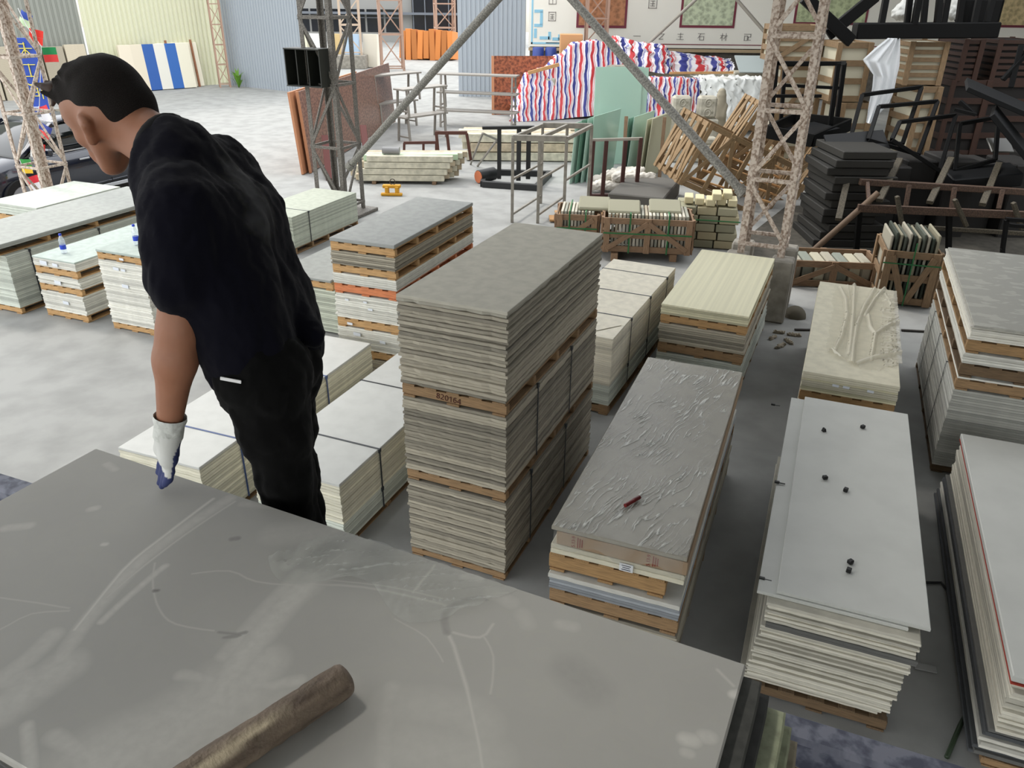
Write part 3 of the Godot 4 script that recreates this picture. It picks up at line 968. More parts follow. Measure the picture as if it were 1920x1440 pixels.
	var lb := part(o, "trouser_label", bxm(Vector3(0.045, 0.008, 0.003)), mat("label_white", Color(0.9, 0.9, 0.9), 0.6), inv * Transform3D(Basis(Vector3.BACK, -0.2) , Vector3(-0.606, 2.742, -1.515)))
	lb.set_meta("label", "small white label")
	# shoes
	for a in [anl, anr]:
		var sh := blob([capsule(Vector3(a.x, 1.68, a.z), Vector3(a.x - 0.17, 1.668, a.z - 0.08), 0.045, 0.035), capsule(a, Vector3(a.x, 1.69, a.z), 0.05, 0.045)], 0.01, 0.01)
		part(o, "shoe", blob_mesh([sh]), mat("shoe", Color(0.08, 0.08, 0.085), 0.7), inv)
	# work glove: knitted cuff, pale back, dark blue dipped palm and fingertips
	var tip := Vector3(-0.838, 2.420, -1.569)
	var dn2 := (tip - wri).normalized()
	var pal := (Vector3(0.83, 0.0, -0.55) - dn2 * dn2.dot(Vector3(0.83, 0.0, -0.55))).normalized()   # palm side
	var acr := dn2.cross(pal).normalized()     # towards the index finger
	if acr.x > 0.0:
		acr = -acr
	var fwd := pal
	var gl := [capsule(wri + dn2 * 0.02, wri + dn2 * 0.085 + acr * 0.018, 0.03, 0.022), capsule(wri + dn2 * 0.03 - acr * 0.006, wri + dn2 * 0.085 - acr * 0.02, 0.028, 0.02),
		capsule(wri + dn2 * 0.085 + acr * 0.022, wri + dn2 * 0.085 - acr * 0.024, 0.02, 0.019)]
	var lens := [0.078, 0.092, 0.088, 0.07]
	for i in 4:
		var x := lerpf(0.031, -0.031, i / 3.0)
		var k0: Vector3 = wri + dn2 * (0.094 - absf(i - 1.3) * 0.004) + acr * x * 0.95
		var l: float = lens[i]
		var k1: Vector3 = k0 + dn2 * l * 0.42 + acr * x * 0.08 + fwd * 0.004
		var k2: Vector3 = k1 + dn2 * l * 0.33 - acr * x * 0.02 - fwd * 0.001
		var k3: Vector3 = k2 + dn2 * l * 0.27 - acr * x * 0.10 - fwd * 0.006
		gl.append(capsule(k0, k1, 0.0098, 0.0092))
		gl.append(capsule(k1, k2, 0.0092, 0.0086))
		gl.append(capsule(k2, k3, 0.0086, 0.0072))
	var th0: Vector3 = wri + dn2 * 0.045 + acr * 0.026 + pal * 0.008
	var th1: Vector3 = th0 + dn2 * 0.038 + acr * 0.008 + fwd * 0.02
	var th2: Vector3 = th1 + dn2 * 0.036 - acr * 0.008 + fwd * 0.004
	gl.append(capsule(th0, th1, 0.0135, 0.0115))
	gl.append(capsule(th1, th2, 0.0115, 0.0085))
	var gm := mat("glove", Color(1, 1, 1), 0.8)
	gm.vertex_color_use_as_albedo = true
	var gt := func(p: Vector3) -> Color:
		var q: Vector3 = p - wri
		var along := q.dot(dn2)
		var side := q.dot(pal)
		var b := 0.0
		if along > 0.128 or side > 0.004 + maxf(0.0, 0.07 - along) * 0.5 and along > 0.02:
			b = 1.0
		return Color(0.62, 0.63, 0.60).lerp(Color(0.035, 0.045, 0.14), b)
	part(o, "glove", blob_mesh([blob(gl, 0.0036, 0.0035)], gt), gm, inv)
	var cu := MB.new(true)
	var up2 := (elb - wri).normalized()
	cu.tube([wri + dn2 * 0.035, wri, wri + up2 * 0.012, wri + up2 * 0.02], [0.033, 0.033, 0.037, 0.036], 18, false)
	part(o, "glove_cuff", cu.done(), mat("cuff", Color(0.8, 0.81, 0.79), 0.9, null, Vector3.ONE, 0, 0.5, bump_tex("knit", 0.05, 6.0), 0.6), inv)

# ---------------------------------------------------------------- frames, columns and yard things
func wbar(o: Node3D, called: String, a: Vector3, b: Vector3, w: float, h: float, m: Material, up := Vector3.UP) -> MeshInstance3D:
	var iv := o.transform.affine_inverse()
	return bar(o, called, iv * a, iv * b, w, h, m, iv.basis * up)

func wpipe(o: Node3D, called: String, a: Vector3, b: Vector3, r: float, m: Material, n := 10) -> MeshInstance3D:
	var iv := o.transform.affine_inverse()
	return pipe(o, called, iv * a, iv * b, r, m, n)

func kit(called: String, label: String, category: String, list: Array, m: Material, group := "", piece := "bar") -> Node3D:
	# a thing made of straight bars: [from, to, width, height, optional material, optional name]
	var at: Vector3 = list[0][0]
	for q in list:
		at.y = minf(at.y, minf(q[0].y, q[1].y))
	var o := thing(called, label, category, at, 0, group)
	for q in list:
		wbar(o, q[5] if q.size() > 5 else piece, q[0], q[1], q[2], q[3], q[4] if q.size() > 4 and q[4] != null else m)
	return o

func lattice(called: String, label: String, at: Vector3, turn: float, side: float, y0: float, y1: float, bay: float, leg: float, m: Material, cross := true, thin := 0.6) -> Node3D:
	var o := thing(called, label, "column", at, turn, "lattice columns of welded angle steel")
	var c := []
	for q in [Vector2(1, 1), Vector2(1, -1), Vector2(-1, -1), Vector2(-1, 1)]:
		c.append(Vector3(q.x * side / 2, 0, q.y * side / 2))
	for k in 4:
		# each leg is an angle section: two flanges
		var b := MB.new()
		var sx := signf(c[k].x)
		var sz := signf(c[k].z)
		b.box(c[k] + Vector3(-sx * leg / 2, (y0 + y1) / 2, 0), Vector3(leg, y1 - y0, leg * 0.16))
		b.box(c[k] + Vector3(0, (y0 + y1) / 2, -sz * leg / 2), Vector3(leg * 0.16, y1 - y0, leg))
		part(o, "leg", b.done(), m)
	var y := y0 + 0.12
	var f := 0
	while y < y1 - 0.1:
		for k in 4:
			var a: Vector3 = c[k] + Vector3(0, y, 0)
			var b: Vector3 = c[(k + 1) % 4] + Vector3(0, y, 0)
			bar(o, "rung", a, b, leg * thin * 0.5, leg * thin, m)
			if y + bay < y1:
				if (k + f) % 2 == 0:
					bar(o, "brace", a, b + Vector3(0, bay, 0), leg * thin * 0.5, leg * thin, m)
				else:
					bar(o, "brace", b, a + Vector3(0, bay, 0), leg * thin * 0.5, leg * thin, m)
		y += bay
		f += 1
	o.set_meta("kind", "thing")
	return o

func stripe_tex() -> ImageTexture:
	var im := Image.create(256, 8, false, Image.FORMAT_RGB8)
	im.fill(Color(0.93, 0.92, 0.93))
	for k in 8:
		im.fill_rect(Rect2i(k * 32 + 2, 0, 7, 8), Color(0.80, 0.24, 0.26))
		im.fill_rect(Rect2i(k * 32 + 18, 0, 7, 8), Color(0.24, 0.26, 0.56))
		im.fill_rect(Rect2i(k * 32 + 11, 0, 2, 8), Color(0.86, 0.6, 0.62))
		im.fill_rect(Rect2i(k * 32 + 27, 0, 2, 8), Color(0.6, 0.6, 0.78))
	return ImageTexture.create_from_image(im)

func sheet(called: String, label: String, category: String, f: Callable, n: int, mm: int, m: Material, group := "", at := Vector3.ZERO, cf = null) -> Node3D:
	var b := MB.new(true)
	b.st.set_smooth_group(0)
	b.grid(n, mm, func(u, v): return f.call(u, v) - at, Vector3(0, 0.6, 1), true, cf)
	var o := part(self, called, b.done(), m)
	o.position = at
	tag(o, label, category, group)
	return o

func drape(profile: Array, depth: Array, seedn: int, fold := 0.06) -> Callable:
	# profile: [foot point, crest height] along u; the cloth runs from the crest down to the foot
	var nz := FastNoiseLite.new()
	nz.seed = seedn
	nz.frequency = 1.6
	return func(u: float, v: float) -> Vector3:
		var k := u * (profile.size() - 1)
		var i := mini(int(k), profile.size() - 2)
		var t := k - i
		t = t * t * (3 - 2 * t)
		var foot: Vector3 = profile[i][0].lerp(profile[i + 1][0], k - i)
		var crest: float = lerpf(profile[i][1], profile[i + 1][1], t)
		var back: float = depth[0]
		var slope: float = depth[1]
		# v 0 behind, 0.3 crest front, 1 foot
		var p := foot
		if v < 0.3:
			p.y = crest - 0.04 * (1.0 - v / 0.3)
			p.z = foot.z - slope - back * (1.0 - v / 0.3)
		else:
			var w := (v - 0.3) / 0.7
			p.y = lerpf(crest, foot.y, w) + 0.12 * sin(w * PI) * crest * 0.4
			p.z = foot.z - slope * (1.0 - w)
		var f := nz.get_noise_2d(u * 14.0, v * 1.5) * fold * (0.4 + v)
		p.z += f
		p.x += nz.get_noise_2d(u * 6.0 + 50.0, v * 3.0) * fold
		p.y += nz.get_noise_2d(u * 9.0 + 90.0, v * 5.0) * fold * (1.0 - v)
		return p

func crate(called: String, label: String, at: Vector3, turn: float, s: Vector3, m: String, c: Color, group := "", rails := 3, posts := 3, diag := true, tilt := Basis.IDENTITY) -> Node3D:
	# open slatted timber crate, origin at the middle of its base
	var o := thing(called, label, "crate", at, 0, group)
	o.basis = Basis(Vector3.UP, turn) * tilt
	var t := 0.022
	for side in 4:
		var along := s.x if side % 2 == 0 else s.z
		var off := s.z / 2 if side % 2 == 0 else s.x / 2
		var bs := Basis(Vector3.UP, side * PI / 2)
		for r in rails:
			var y := lerpf(0.05, s.y - 0.045, float(r) / maxi(rails - 1, 1))
			box(o, "rail", bs * Vector3(0, y, off), Vector3(along, 0.085, t), wood(m, c * (0.93 + 0.07 * (r % 2)), 0), 0.002, bs)
		for r in posts:
			var x := lerpf(-along / 2 + 0.045, along / 2 - 0.045, float(r) / maxi(posts - 1, 1))
			box(o, "post", bs * Vector3(x, s.y / 2, off + t * 0.95), Vector3(0.085, s.y, t), wood(m, c * 0.97, 1), 0.002, bs)
		if diag:
			var n := maxi(posts - 1, 1)
			for r in n:
				var x0 := lerpf(-along / 2 + 0.06, along / 2 - 0.06, float(r) / n)
				var x1 := lerpf(-along / 2 + 0.06, along / 2 - 0.06, float(r + 1) / n)
				var up := r % 2 == 0
				bar(o, "diagonal", bs * Vector3(x0, 0.06 if up else s.y - 0.06, off + t * 1.6), bs * Vector3(x1, s.y - 0.06 if up else 0.06, off + t * 1.6), t * 0.8, 0.07, wood(m, c * 1.03, 0), bs * Vector3(0, 0, 1) * 0.0 + Vector3.UP)
	for r in 4:
		box(o, "floor_plank", Vector3(0, 0.012, lerpf(-s.z / 2 + 0.07, s.z / 2 - 0.07, r / 3.0)), Vector3(s.x - 0.05, 0.02, 0.09), wood(m, c * 0.9, 0))
	return o

func trestle(label: String, at: Vector3, turn: float, l: float, h: float, w: float, m: Material):
	var o := thing("steel_trestle", label, "trestle", at, turn, "grey steel trestles in the yard")
	box(o, "top_plank", Vector3(0, h - 0.02, 0), Vector3(l, 0.04, w), m)
	for sx in [-1.0, 1.0]:
		for sz in [-1.0, 1.0]:
			bar(o, "leg", Vector3(sx * (l / 2 - 0.12), h - 0.04, sz * (w / 2 - 0.03)), Vector3(sx * (l / 2 - 0.12), 0, sz * (w / 2 + 0.02)), 0.05, 0.05, m)
		bar(o, "foot_rail", Vector3(sx * (l / 2 - 0.12), 0.12, -w / 2), Vector3(sx * (l / 2 - 0.12), 0.12, w / 2), 0.04, 0.04, m)

func columns():
	var m := mat("old_paint", Color(0.78, 0.73, 0.68), 0.7, noise_tex("paint", 0.012, 0.68, 1.0, 5, FastNoiseLite.TYPE_SIMPLEX_SMOOTH, 512, Color(0.95, 0.8, 0.7), [0.2, 0.6]), Vector3(2.5, 2.5, 2.5))
	var md := mat("grey_steel", Color(0.5, 0.48, 0.45), 0.6, noise_tex("rust", 0.03, 0.55, 1.1, 5), Vector3(2, 2, 2))
	var conc := mat("pier", Color(0.62, 0.6, 0.56), 0.9, noise_tex("concrete2", 0.01, 0.8, 1.05, 5), Vector3(1, 1, 1))
	var a := -deg_to_rad(22.5)
	lattice("lattice_column", "rusty pale lattice column at the left, hung with small flags", Vector3(-7.33, 0.1, -12.38), a, 0.49, 0.0, 7.3, 0.78, 0.06, m)
	tag(box(self, "concrete_footing", Vector3(-7.33, 0.05, -12.38), Vector3(0.75, 0.1, 0.75), conc, 0.01, Basis(Vector3.UP, a)), "low concrete footing under the flagged left lattice column", "footing")
	lattice("lattice_column", "dark grey lattice column behind the man's back carrying a dark box", Vector3(-2.99, 0.06, -13.54), a, 0.58, 0.0, 7.35, 0.97, 0.075, md)
	tag(box(self, "base_plate", Vector3(-2.99, 0.03, -13.54), Vector3(0.95, 0.06, 0.85), md, 0.01, Basis(Vector3.UP, a)), "steel base plate under the dark grey middle lattice column", "plate")
	lattice("lattice_column", "mottled rusty lattice column at right standing on concrete piers", Vector3(2.98, 0.76, -9.13), a, 0.52, 0.0, 6.6, 0.74, 0.075, m)
	for q in [[1, 1, "front concrete pier under the mottled right lattice column", 0.0], [-1, 1, "left concrete pier under the mottled right lattice column", 0.0], [1, -1, "rear right concrete pier under the mottled right lattice column", 0.0], [-1, -1, "rear left concrete pier under the mottled right lattice column", 0.0]]:
		var p := Vector3(2.98, 0.38, -9.13) + Basis(Vector3.UP, a) * Vector3(q[0] * 0.26, 0, q[1] * 0.26)
		tag(box(self, "concrete_pier", p, Vector3(0.25, 0.76, 0.25), conc, 0.02, Basis(Vector3.UP, a)), q[2], "pier", "piers of the right column")
	# crossing pipes between the middle and the right column
	var pm := mat("pipe_steel", Color(0.6, 0.59, 0.56), 0.6, noise_tex("rust", 0.03, 0.55, 1.1, 5), Vector3(2, 2, 2))
	var s1 := Vector3(-2.72, 0.87, -13.12)
	var e1 := Vector3(-0.25, 3.38, -11.17)
	var o := thing("diagonal_pipe", "long round steel pipe rising from the dark middle column to the upper right", "pipe", s1)
	wpipe(o, "shaft", s1, s1 + (e1 - s1) * 2.0, 0.055, pm, 14)
	wpipe(o, "end_collar", s1, s1 + (e1 - s1) * 0.03, 0.075, pm, 14)
	var off := Vector3(0.08, 0, -0.105)
	var s2 := Vector3(2.56, 1.43, -8.95) + off
	var e2 := Vector3(0.6, 3.4, -10.51) + off
	o = thing("diagonal_pipe", "long mottled steel pipe rising from the right column to the upper left", "pipe", s2)
	wpipe(o, "shaft", s2, s2 + (e2 - s2) * 2.45, 0.052, pm, 14)
	wpipe(o, "end_collar", s2, s2 + (e2 - s2) * 0.03, 0.07, pm, 14)
	# dark box on the middle column
	var dk := mat("dark_box", Color(0.13, 0.14, 0.12), 0.5)
	o = thing("dark_box", "dark open-fronted metal box fixed to the middle lattice column", "box", Vector3(-3.26, 2.1, -13.25), a)
	box(o, "back", Vector3(0, 0.28, -0.14), Vector3(0.66, 0.56, 0.02), dk)
	box(o, "top", Vector3(0, 0.55, 0), Vector3(0.66, 0.02, 0.3), dk)
	box(o, "bottom", Vector3(0, 0.01, 0), Vector3(0.66, 0.02, 0.3), dk)
	for sx in [-1.0, -0.33, 0.33, 1.0]:
		box(o, "divider", Vector3(sx * 0.32, 0.28, 0), Vector3(0.018, 0.54, 0.28), dk)
	# thinner columns far back
	var mr := mat("rust_light", Color(0.66, 0.54, 0.47), 0.7)
	lattice("lattice_column", "slim distant lattice column behind the striped tarpaulins", Vector3(2.72, 0, -29.2), 0.0, 0.75, 0.0, 6.0, 0.85, 0.07, mr, true, 0.55)
	lattice("lattice_column", "slim lattice column between the yellow wall and the grey sheet wall", Vector3(-11.3, 0, -32.5), 0.4, 0.42, 0.0, 6.0, 0.7, 0.05, mr, true, 0.55)
	lattice("lattice_column", "distant rusty lattice column in front of the orange slabs", Vector3(-5.9, 0.0, -40.5), 0.2, 1.1, 0.0, 6.5, 1.45, 0.1, mr, true, 0.55)
	lattice("lattice_column", "distant pale lattice column on a concrete block left of the orange slabs", Vector3(-8.0, 0.6, -41.5), 0.2, 1.0, 0.0, 6.0, 1.2, 0.1, mat("rust_pale", Color(0.78, 0.7, 0.62), 0.7), true, 0.55)
	tag(box(self, "concrete_block", Vector3(-8.0, 0.3, -41.5), Vector3(1.5, 0.6, 1.5), conc, 0.02), "pale concrete block under the distant pale lattice column", "block")
	lattice("lattice_column", "farthest lattice column beside the dark glass front", Vector3(-4.3, 0, -52), 0.2, 1.2, 0.0, 6.5, 1.3, 0.1, mr, true, 0.55)
	o = thing("thin_pipe", "thin pale steel brace slanting up over the striped tarpaulins", "pipe", Vector3(3.312, 1.124, -27.500))
	wpipe(o, "shaft", Vector3(3.312, 1.124, -27.500), Vector3(5.864, 3.501, -27.500), 0.05, mat("pale_steel", Color(0.6, 0.58, 0.54), 0.6), 10)
	o = thing("thin_pipe", "thin pale steel brace slanting down towards the right lattice column", "pipe", Vector3(7.731, 2.237, -26.000))
	wpipe(o, "shaft", Vector3(7.731, 2.237, -26.000), Vector3(6.333, 3.495, -26.000), 0.05, mat("pale_steel", Color(0.6, 0.58, 0.54), 0.6), 10)

func corrugated(a: Vector3, b: Vector3, h: float, pitch: float, amp: float) -> ArrayMesh:
	var d := b - a
	var l := d.length()
	d /= l
	var nrm := d.cross(Vector3.UP).normalized()
	var m := MB.new()
	var n := int(l / pitch)
	var pts := []
	for i in n:
		for q in [[0.0, 0.0], [0.3, 0.0], [0.4, 1.0], [0.9, 1.0]]:
			pts.append(a + d * (i + q[0]) * pitch + nrm * amp * q[1])
	pts.append(a + d * n * pitch)
	for i in pts.size() - 1:
		var t := Vector3.UP * h
		m.quad(pts[i], pts[i + 1], pts[i + 1] + t, pts[i] + t, nrm)
		var bk := -nrm * 0.03
		m.quad(pts[i] + bk, pts[i + 1] + bk, pts[i + 1] + t + bk, pts[i] + t + bk, -nrm)
	return m.done()

func yard():
	var greysheet := mat("grey_sheet", Color(0.62, 0.65, 0.68), 0.55)
	var sunlitsheet := mat("sunlit_sheet", Color(0.82, 0.82, 0.71), 0.6)  # sunlit stretch of the left wall, sunlight painted into the colour
	var shadedsheet := mat("shaded_sheet", Color(0.55, 0.56, 0.53), 0.6)  # same wall where shaded, the shade painted in as grey
	structure("wall_left", corrugated(Vector3(-30, 0, -16.1), Vector3(-15.2, 0, -30.25), 9.0, 0.17, 0.035), shadedsheet)
	structure("wall_left_corner", corrugated(Vector3(-15.2, 0, -30.25), Vector3(-11.5, 0, -33.8), 9.0, 0.17, 0.035), sunlitsheet)
	structure("wall_gate", corrugated(Vector3(-11.3, 0, -33.2), Vector3(-7.6, 0, -30.7), 7.0, 0.15, 0.03), greysheet)
	structure("wall_rear", corrugated(Vector3(-2.06, 0, -30.4), Vector3(0.5, 0, -30.4), 7.0, 0.16, 0.03), greysheet)
	# building far across the yard
	var fw := mat("far_wall", Color(0.55, 0.55, 0.54), 0.7)
	var fg := mat("far_glass", Color(0.04, 0.06, 0.10), 0.15)
	var fm := mat("far_mullion", Color(0.4, 0.42, 0.45), 0.5)
	var o := thing("far_building", "dark glazed and grey building far across the yard", "building", Vector3(-9, 0, -62))
	box(o, "wall", Vector3(-3.0, 6, -1.0), Vector3(9.5, 12, 0.6), fw)
	for k in 6:
		var w := box(o, "window", Vector3(-6.6 + k * 1.35, 1.4, -0.68), Vector3(1.2, 1.5, 0.06), fg)
		box(w, "frame", Vector3(0, 0.2, 0.04), Vector3(1.2, 0.06, 0.05), fm)
	box(o, "glass_front", Vector3(5.0, 5, -0.6), Vector3(7.0, 10, 0.3), fg)
	for k in 9:
		box(o, "mullion", Vector3(1.6 + k * 0.85, 5, -0.4), Vector3(0.07, 10, 0.1), fm)
	box(o, "ledge", Vector3(1.3, 1.9, -0.3), Vector3(16.0, 0.15, 0.5), fm)
	# goods across the yard
	var ora := board_mat("orange_stone", Color(0.80, 0.50, 0.26), 0)
	for k in 9:
		var bs := Basis(Vector3.UP, -0.2) * Basis(Vector3.RIGHT, -0.1) * Basis(Vector3.BACK, 0.04 * (k % 3 - 1))
		tag(box(self, "orange_slab", Vector3(-6.1 + k * 0.33, 0.72, -47.3 + 0.05 * k), Vector3(0.30, 1.4 + 0.06 * ((k * 7) % 4), 1.2), board_mat("orange_stone", Color(0.80, 0.50, 0.26), k), 0.01, bs), nth(k + 1) + " orange stone slab from the left in the row across the yard", "slab", "orange slabs across the yard")
	for k in 7:
		var c: Color = [Color(0.85, 0.84, 0.8), Color(0.75, 0.84, 0.82), Color(0.86, 0.85, 0.76), Color(0.9, 0.9, 0.9), Color(0.8, 0.7, 0.5), Color(0.7, 0.8, 0.9), Color(0.88, 0.86, 0.8)][k]
		var bs := Basis(Vector3.UP, -0.25) * Basis(Vector3.RIGHT, -0.12)
		tag(box(self, "pale_slab", Vector3(-12.2 + k * 0.85, 0.75, -41.8 + 0.2 * (k % 2)), Vector3(0.75, 1.5, 0.3), mat("pale_goods%d" % k, c, 0.6), 0.01, bs), ["white", "pale teal", "cream", "plain white", "tan", "pale blue", "off-white"][k] + " slab bundle standing across the yard left of the orange slabs", "slab")
	# slabs leaning against the cream wall
	var post := wood("post", Color(0.62, 0.42, 0.3), 1)
	for k in 7:
		var p := Vector3(-14.75 + 0.30 * k, 0, -31.35 - 0.285 * k) + Vector3(0.75, 0, 0.75)
		if k == 6:
			p = Vector3(-12.75, 0, -32.2)
		var bs := Basis(Vector3.UP, 0.76) * Basis(Vector3.RIGHT, -0.14)
		var big := k == 6
		var c: Color = [Color(0.86, 0.82, 0.74), Color(0.84, 0.8, 0.72), Color(0.16, 0.34, 0.62), Color(0.85, 0.84, 0.8), Color(0.18, 0.38, 0.66), Color(0.88, 0.86, 0.78), Color(0.9, 0.88, 0.8)][k]
		var l := ["cream slab farthest left in the row by the yellow wall", "second cream slab in the row by the yellow wall", "blue-backed slab left of the white one by the yellow wall", "white slab between two blue ones by the yellow wall", "blue-backed slab next to the largest cream slab", "cream slab just behind the largest one by the yellow wall", "largest cream slab with two wooden posts against the yellow wall"][k] as String
		var sl := thing("standing_slab", l, "slab", p)
		sl.basis = bs
		box(sl, "face", Vector3(0, 0.8, 0), Vector3(1.55 if big else 0.5, 1.58, 0.08 if big else 0.2), mat("stand%d" % k, c, 0.5), 0.01)
		if big:
			for q in [-0.4, 0.55]:
				box(sl, "wood_post", Vector3(q, 0.83, 0.08), Vector3(0.07, 1.7, 0.06), post)
	for k in 9:
		var p := Vector3(-19.5 + 0.52 * k, 0, -25.6 - 0.5 * k) 
		var bs := Basis(Vector3.UP, 0.76) * Basis(Vector3.RIGHT, -0.12)
		tag(box(self, "standing_slab", p + Vector3(0, 0.8, 0), Vector3(0.66, 1.5 + 0.1 * (k % 3), 0.22), board_mat("tan_stone", Color(0.66, 0.52, 0.4) if k > 4 else Color(0.72, 0.68, 0.6), k), 0.01, bs), nth(k + 1) + " brownish stone slab from the left in the long row against the left wall", "slab", "brownish slabs along the left wall")
	# plant at the corner
	var gr := mat("leaf", Color(0.35, 0.52, 0.16), 0.7)
	gr.backlight_enabled = true
	gr.backlight = Color(0.3, 0.4, 0.1)
	var pl := thing("weed_plant", "small green weed growing at the foot of the corner column", "plant", Vector3(-10.7, 0, -32.3))
	for k in 22:
		var b := MB.new()
		var dir := Vector3(cos(k * 2.4), 0, sin(k * 2.4)) * (0.15 + 0.02 * (k % 9))
		var h := 0.35 + 0.05 * (k % 8)
		var w := Vector3(-dir.z, 0, dir.x).normalized() * 0.035
		b.quad(-w * 0.3, w * 0.3, dir * 0.6 + Vector3(0, h * 0.8, 0) + w, dir * 0.6 + Vector3(0, h * 0.8, 0) - w, Vector3.UP)
		b.tri(dir * 0.6 + Vector3(0, h * 0.8, 0) - w, dir * 0.6 + Vector3(0, h * 0.8, 0) + w, dir * 1.3 + Vector3(0, h, 0), Vector3.UP)
		part(pl, "leaf", b.done(), gr)
	# brown marble slabs
	var marble := mat("brown_marble", Color(0.56, 0.42, 0.35), 0.3, noise_tex("marble", 0.02, 0.55, 1.25, 5, FastNoiseLite.TYPE_SIMPLEX_SMOOTH, 512, Color(0.8, 0.6, 0.5)), Vector3(0.9, 1.4, 0.9))
	var edge := mat("slab_edge", Color(0.72, 0.5, 0.36), 0.6)
	var t2 := atan2(2.0, 4.77)
	o = thing("marble_slab", "large brown veined marble slab leaning behind the dark middle column", "slab", Vector3(-4.29, 0, -16.78), -1.43)
	o.basis = Basis(Vector3.UP, 1.46) * Basis(Vector3.RIGHT, -0.07)
	box(o, "face", Vector3(3.6, 0.82, 0), Vector3(7.2, 1.6, 0.03), marble)
	box(o, "edge_strip", Vector3(-0.01, 0.82, 0.0), Vector3(0.05, 1.62, 0.05), edge)
	o = thing("marble_slab", "second brown marble slab just behind the large one, only its edge showing", "slab", Vector3(-4.42, 0, -16.6))
	o.basis = Basis(Vector3.UP, 1.46) * Basis(Vector3.RIGHT, -0.07)
	box(o, "face", Vector3(2.3, 0.82, 0), Vector3(4.6, 1.62, 0.05), edge)
	var rd := mat("red_oxide", Color(0.34, 0.12, 0.09), 0.6)
	for k in 2:
		kit("slab_stand", ["dark red steel stand foot in front of the large marble slab, nearer one", "dark red steel stand foot in front of the large marble slab, farther one"][k], "stand", [[Vector3(-3.75 + 0.55 * k, 0.02, -16.1 - 1.4 * k), Vector3(-3.95 + 0.55 * k, 0.75, -16.9 - 1.4 * k), 0.14, 0.06], [Vector3(-3.75 + 0.55 * k, 0.03, -16.1 - 1.4 * k), Vector3(-4.0 + 0.55 * k, 0.03, -17.0 - 1.4 * k), 0.14, 0.06]], rd)
	o = thing("marble_slab", "reddish brown marble slab with pale edge left of the striped tarpaulins", "slab", Vector3(-0.66, 0, -25.79))
	o.basis = Basis(Vector3.UP, 0.12) * Basis(Vector3.RIGHT, -0.07)
	box(o, "face", Vector3(1.0, 0.85, 0), Vector3(2.0, 1.7, 0.04), mat("red_marble", Color(0.62, 0.36, 0.24), 0.35, noise_tex("marble", 0.02, 0.55, 1.25, 5), Vector3(0.8, 0.8, 0.8)))
	box(o, "edge_strip", Vector3(-0.03, 0.85, 0.02), Vector3(0.08, 1.7, 0.06), edge)
	# steel trestles
	var ts := mat("trestle_steel", Color(0.55, 0.53, 0.5), 0.5)
	var hd := 0.85
	for q in [
		["grey trestle standing on the yard floor under the highest one, left group", Vector3(-3.4, 0, -23.1), 0.70, 1.5, 0.42],
		["highest grey trestle of the left group, standing on another trestle", Vector3(-3.4, 0.70, -23.1), 0.72, 1.8, 0.45],
		["lower right trestle of the left group, near the stone bars", Vector3(-2.4, 0, -21.2), 0.62, 1.5, 0.4],
		["upper right trestle of the left group on top of the lower one", Vector3(-2.4, 0.62, -21.2), 0.66, 1.5, 0.4]]:
		trestle(q[0], q[1], hd, q[3], q[2], q[4], ts)
	for k in 3:
		trestle(["lowest", "middle", "topmost"][k] + " of three long grey trestles stacked before the grey rear wall", Vector3(-1.05, 0.46 * k, -23.2 - 0.2 * k), -0.22, 2.3, 0.46, 0.45, ts)


func stroke_sign(parent: Node, at: Vector3, size: float, strokes: Array, m: Material, w := 0.1, called := "character", turn := 0.0):
	# a character drawn with straight strokes in a unit square
	var b := MB.new()
	var bs := Basis(Vector3.UP, turn)
	for s in strokes:
		var a := bs * Vector3((s[0] - 0.5) * size, (s[1] - 0.5) * size, 0)
		var e := bs * Vector3((s[2] - 0.5) * size, (s[3] - 0.5) * size, 0)
		var d := (e - a).normalized() * size * w * 0.4
		b.bar(a - d, e + d, 0.012, size * w, bs * Vector3.BACK)
	part(parent, called, b.done(), m, Transform3D(Basis.IDENTITY, at))

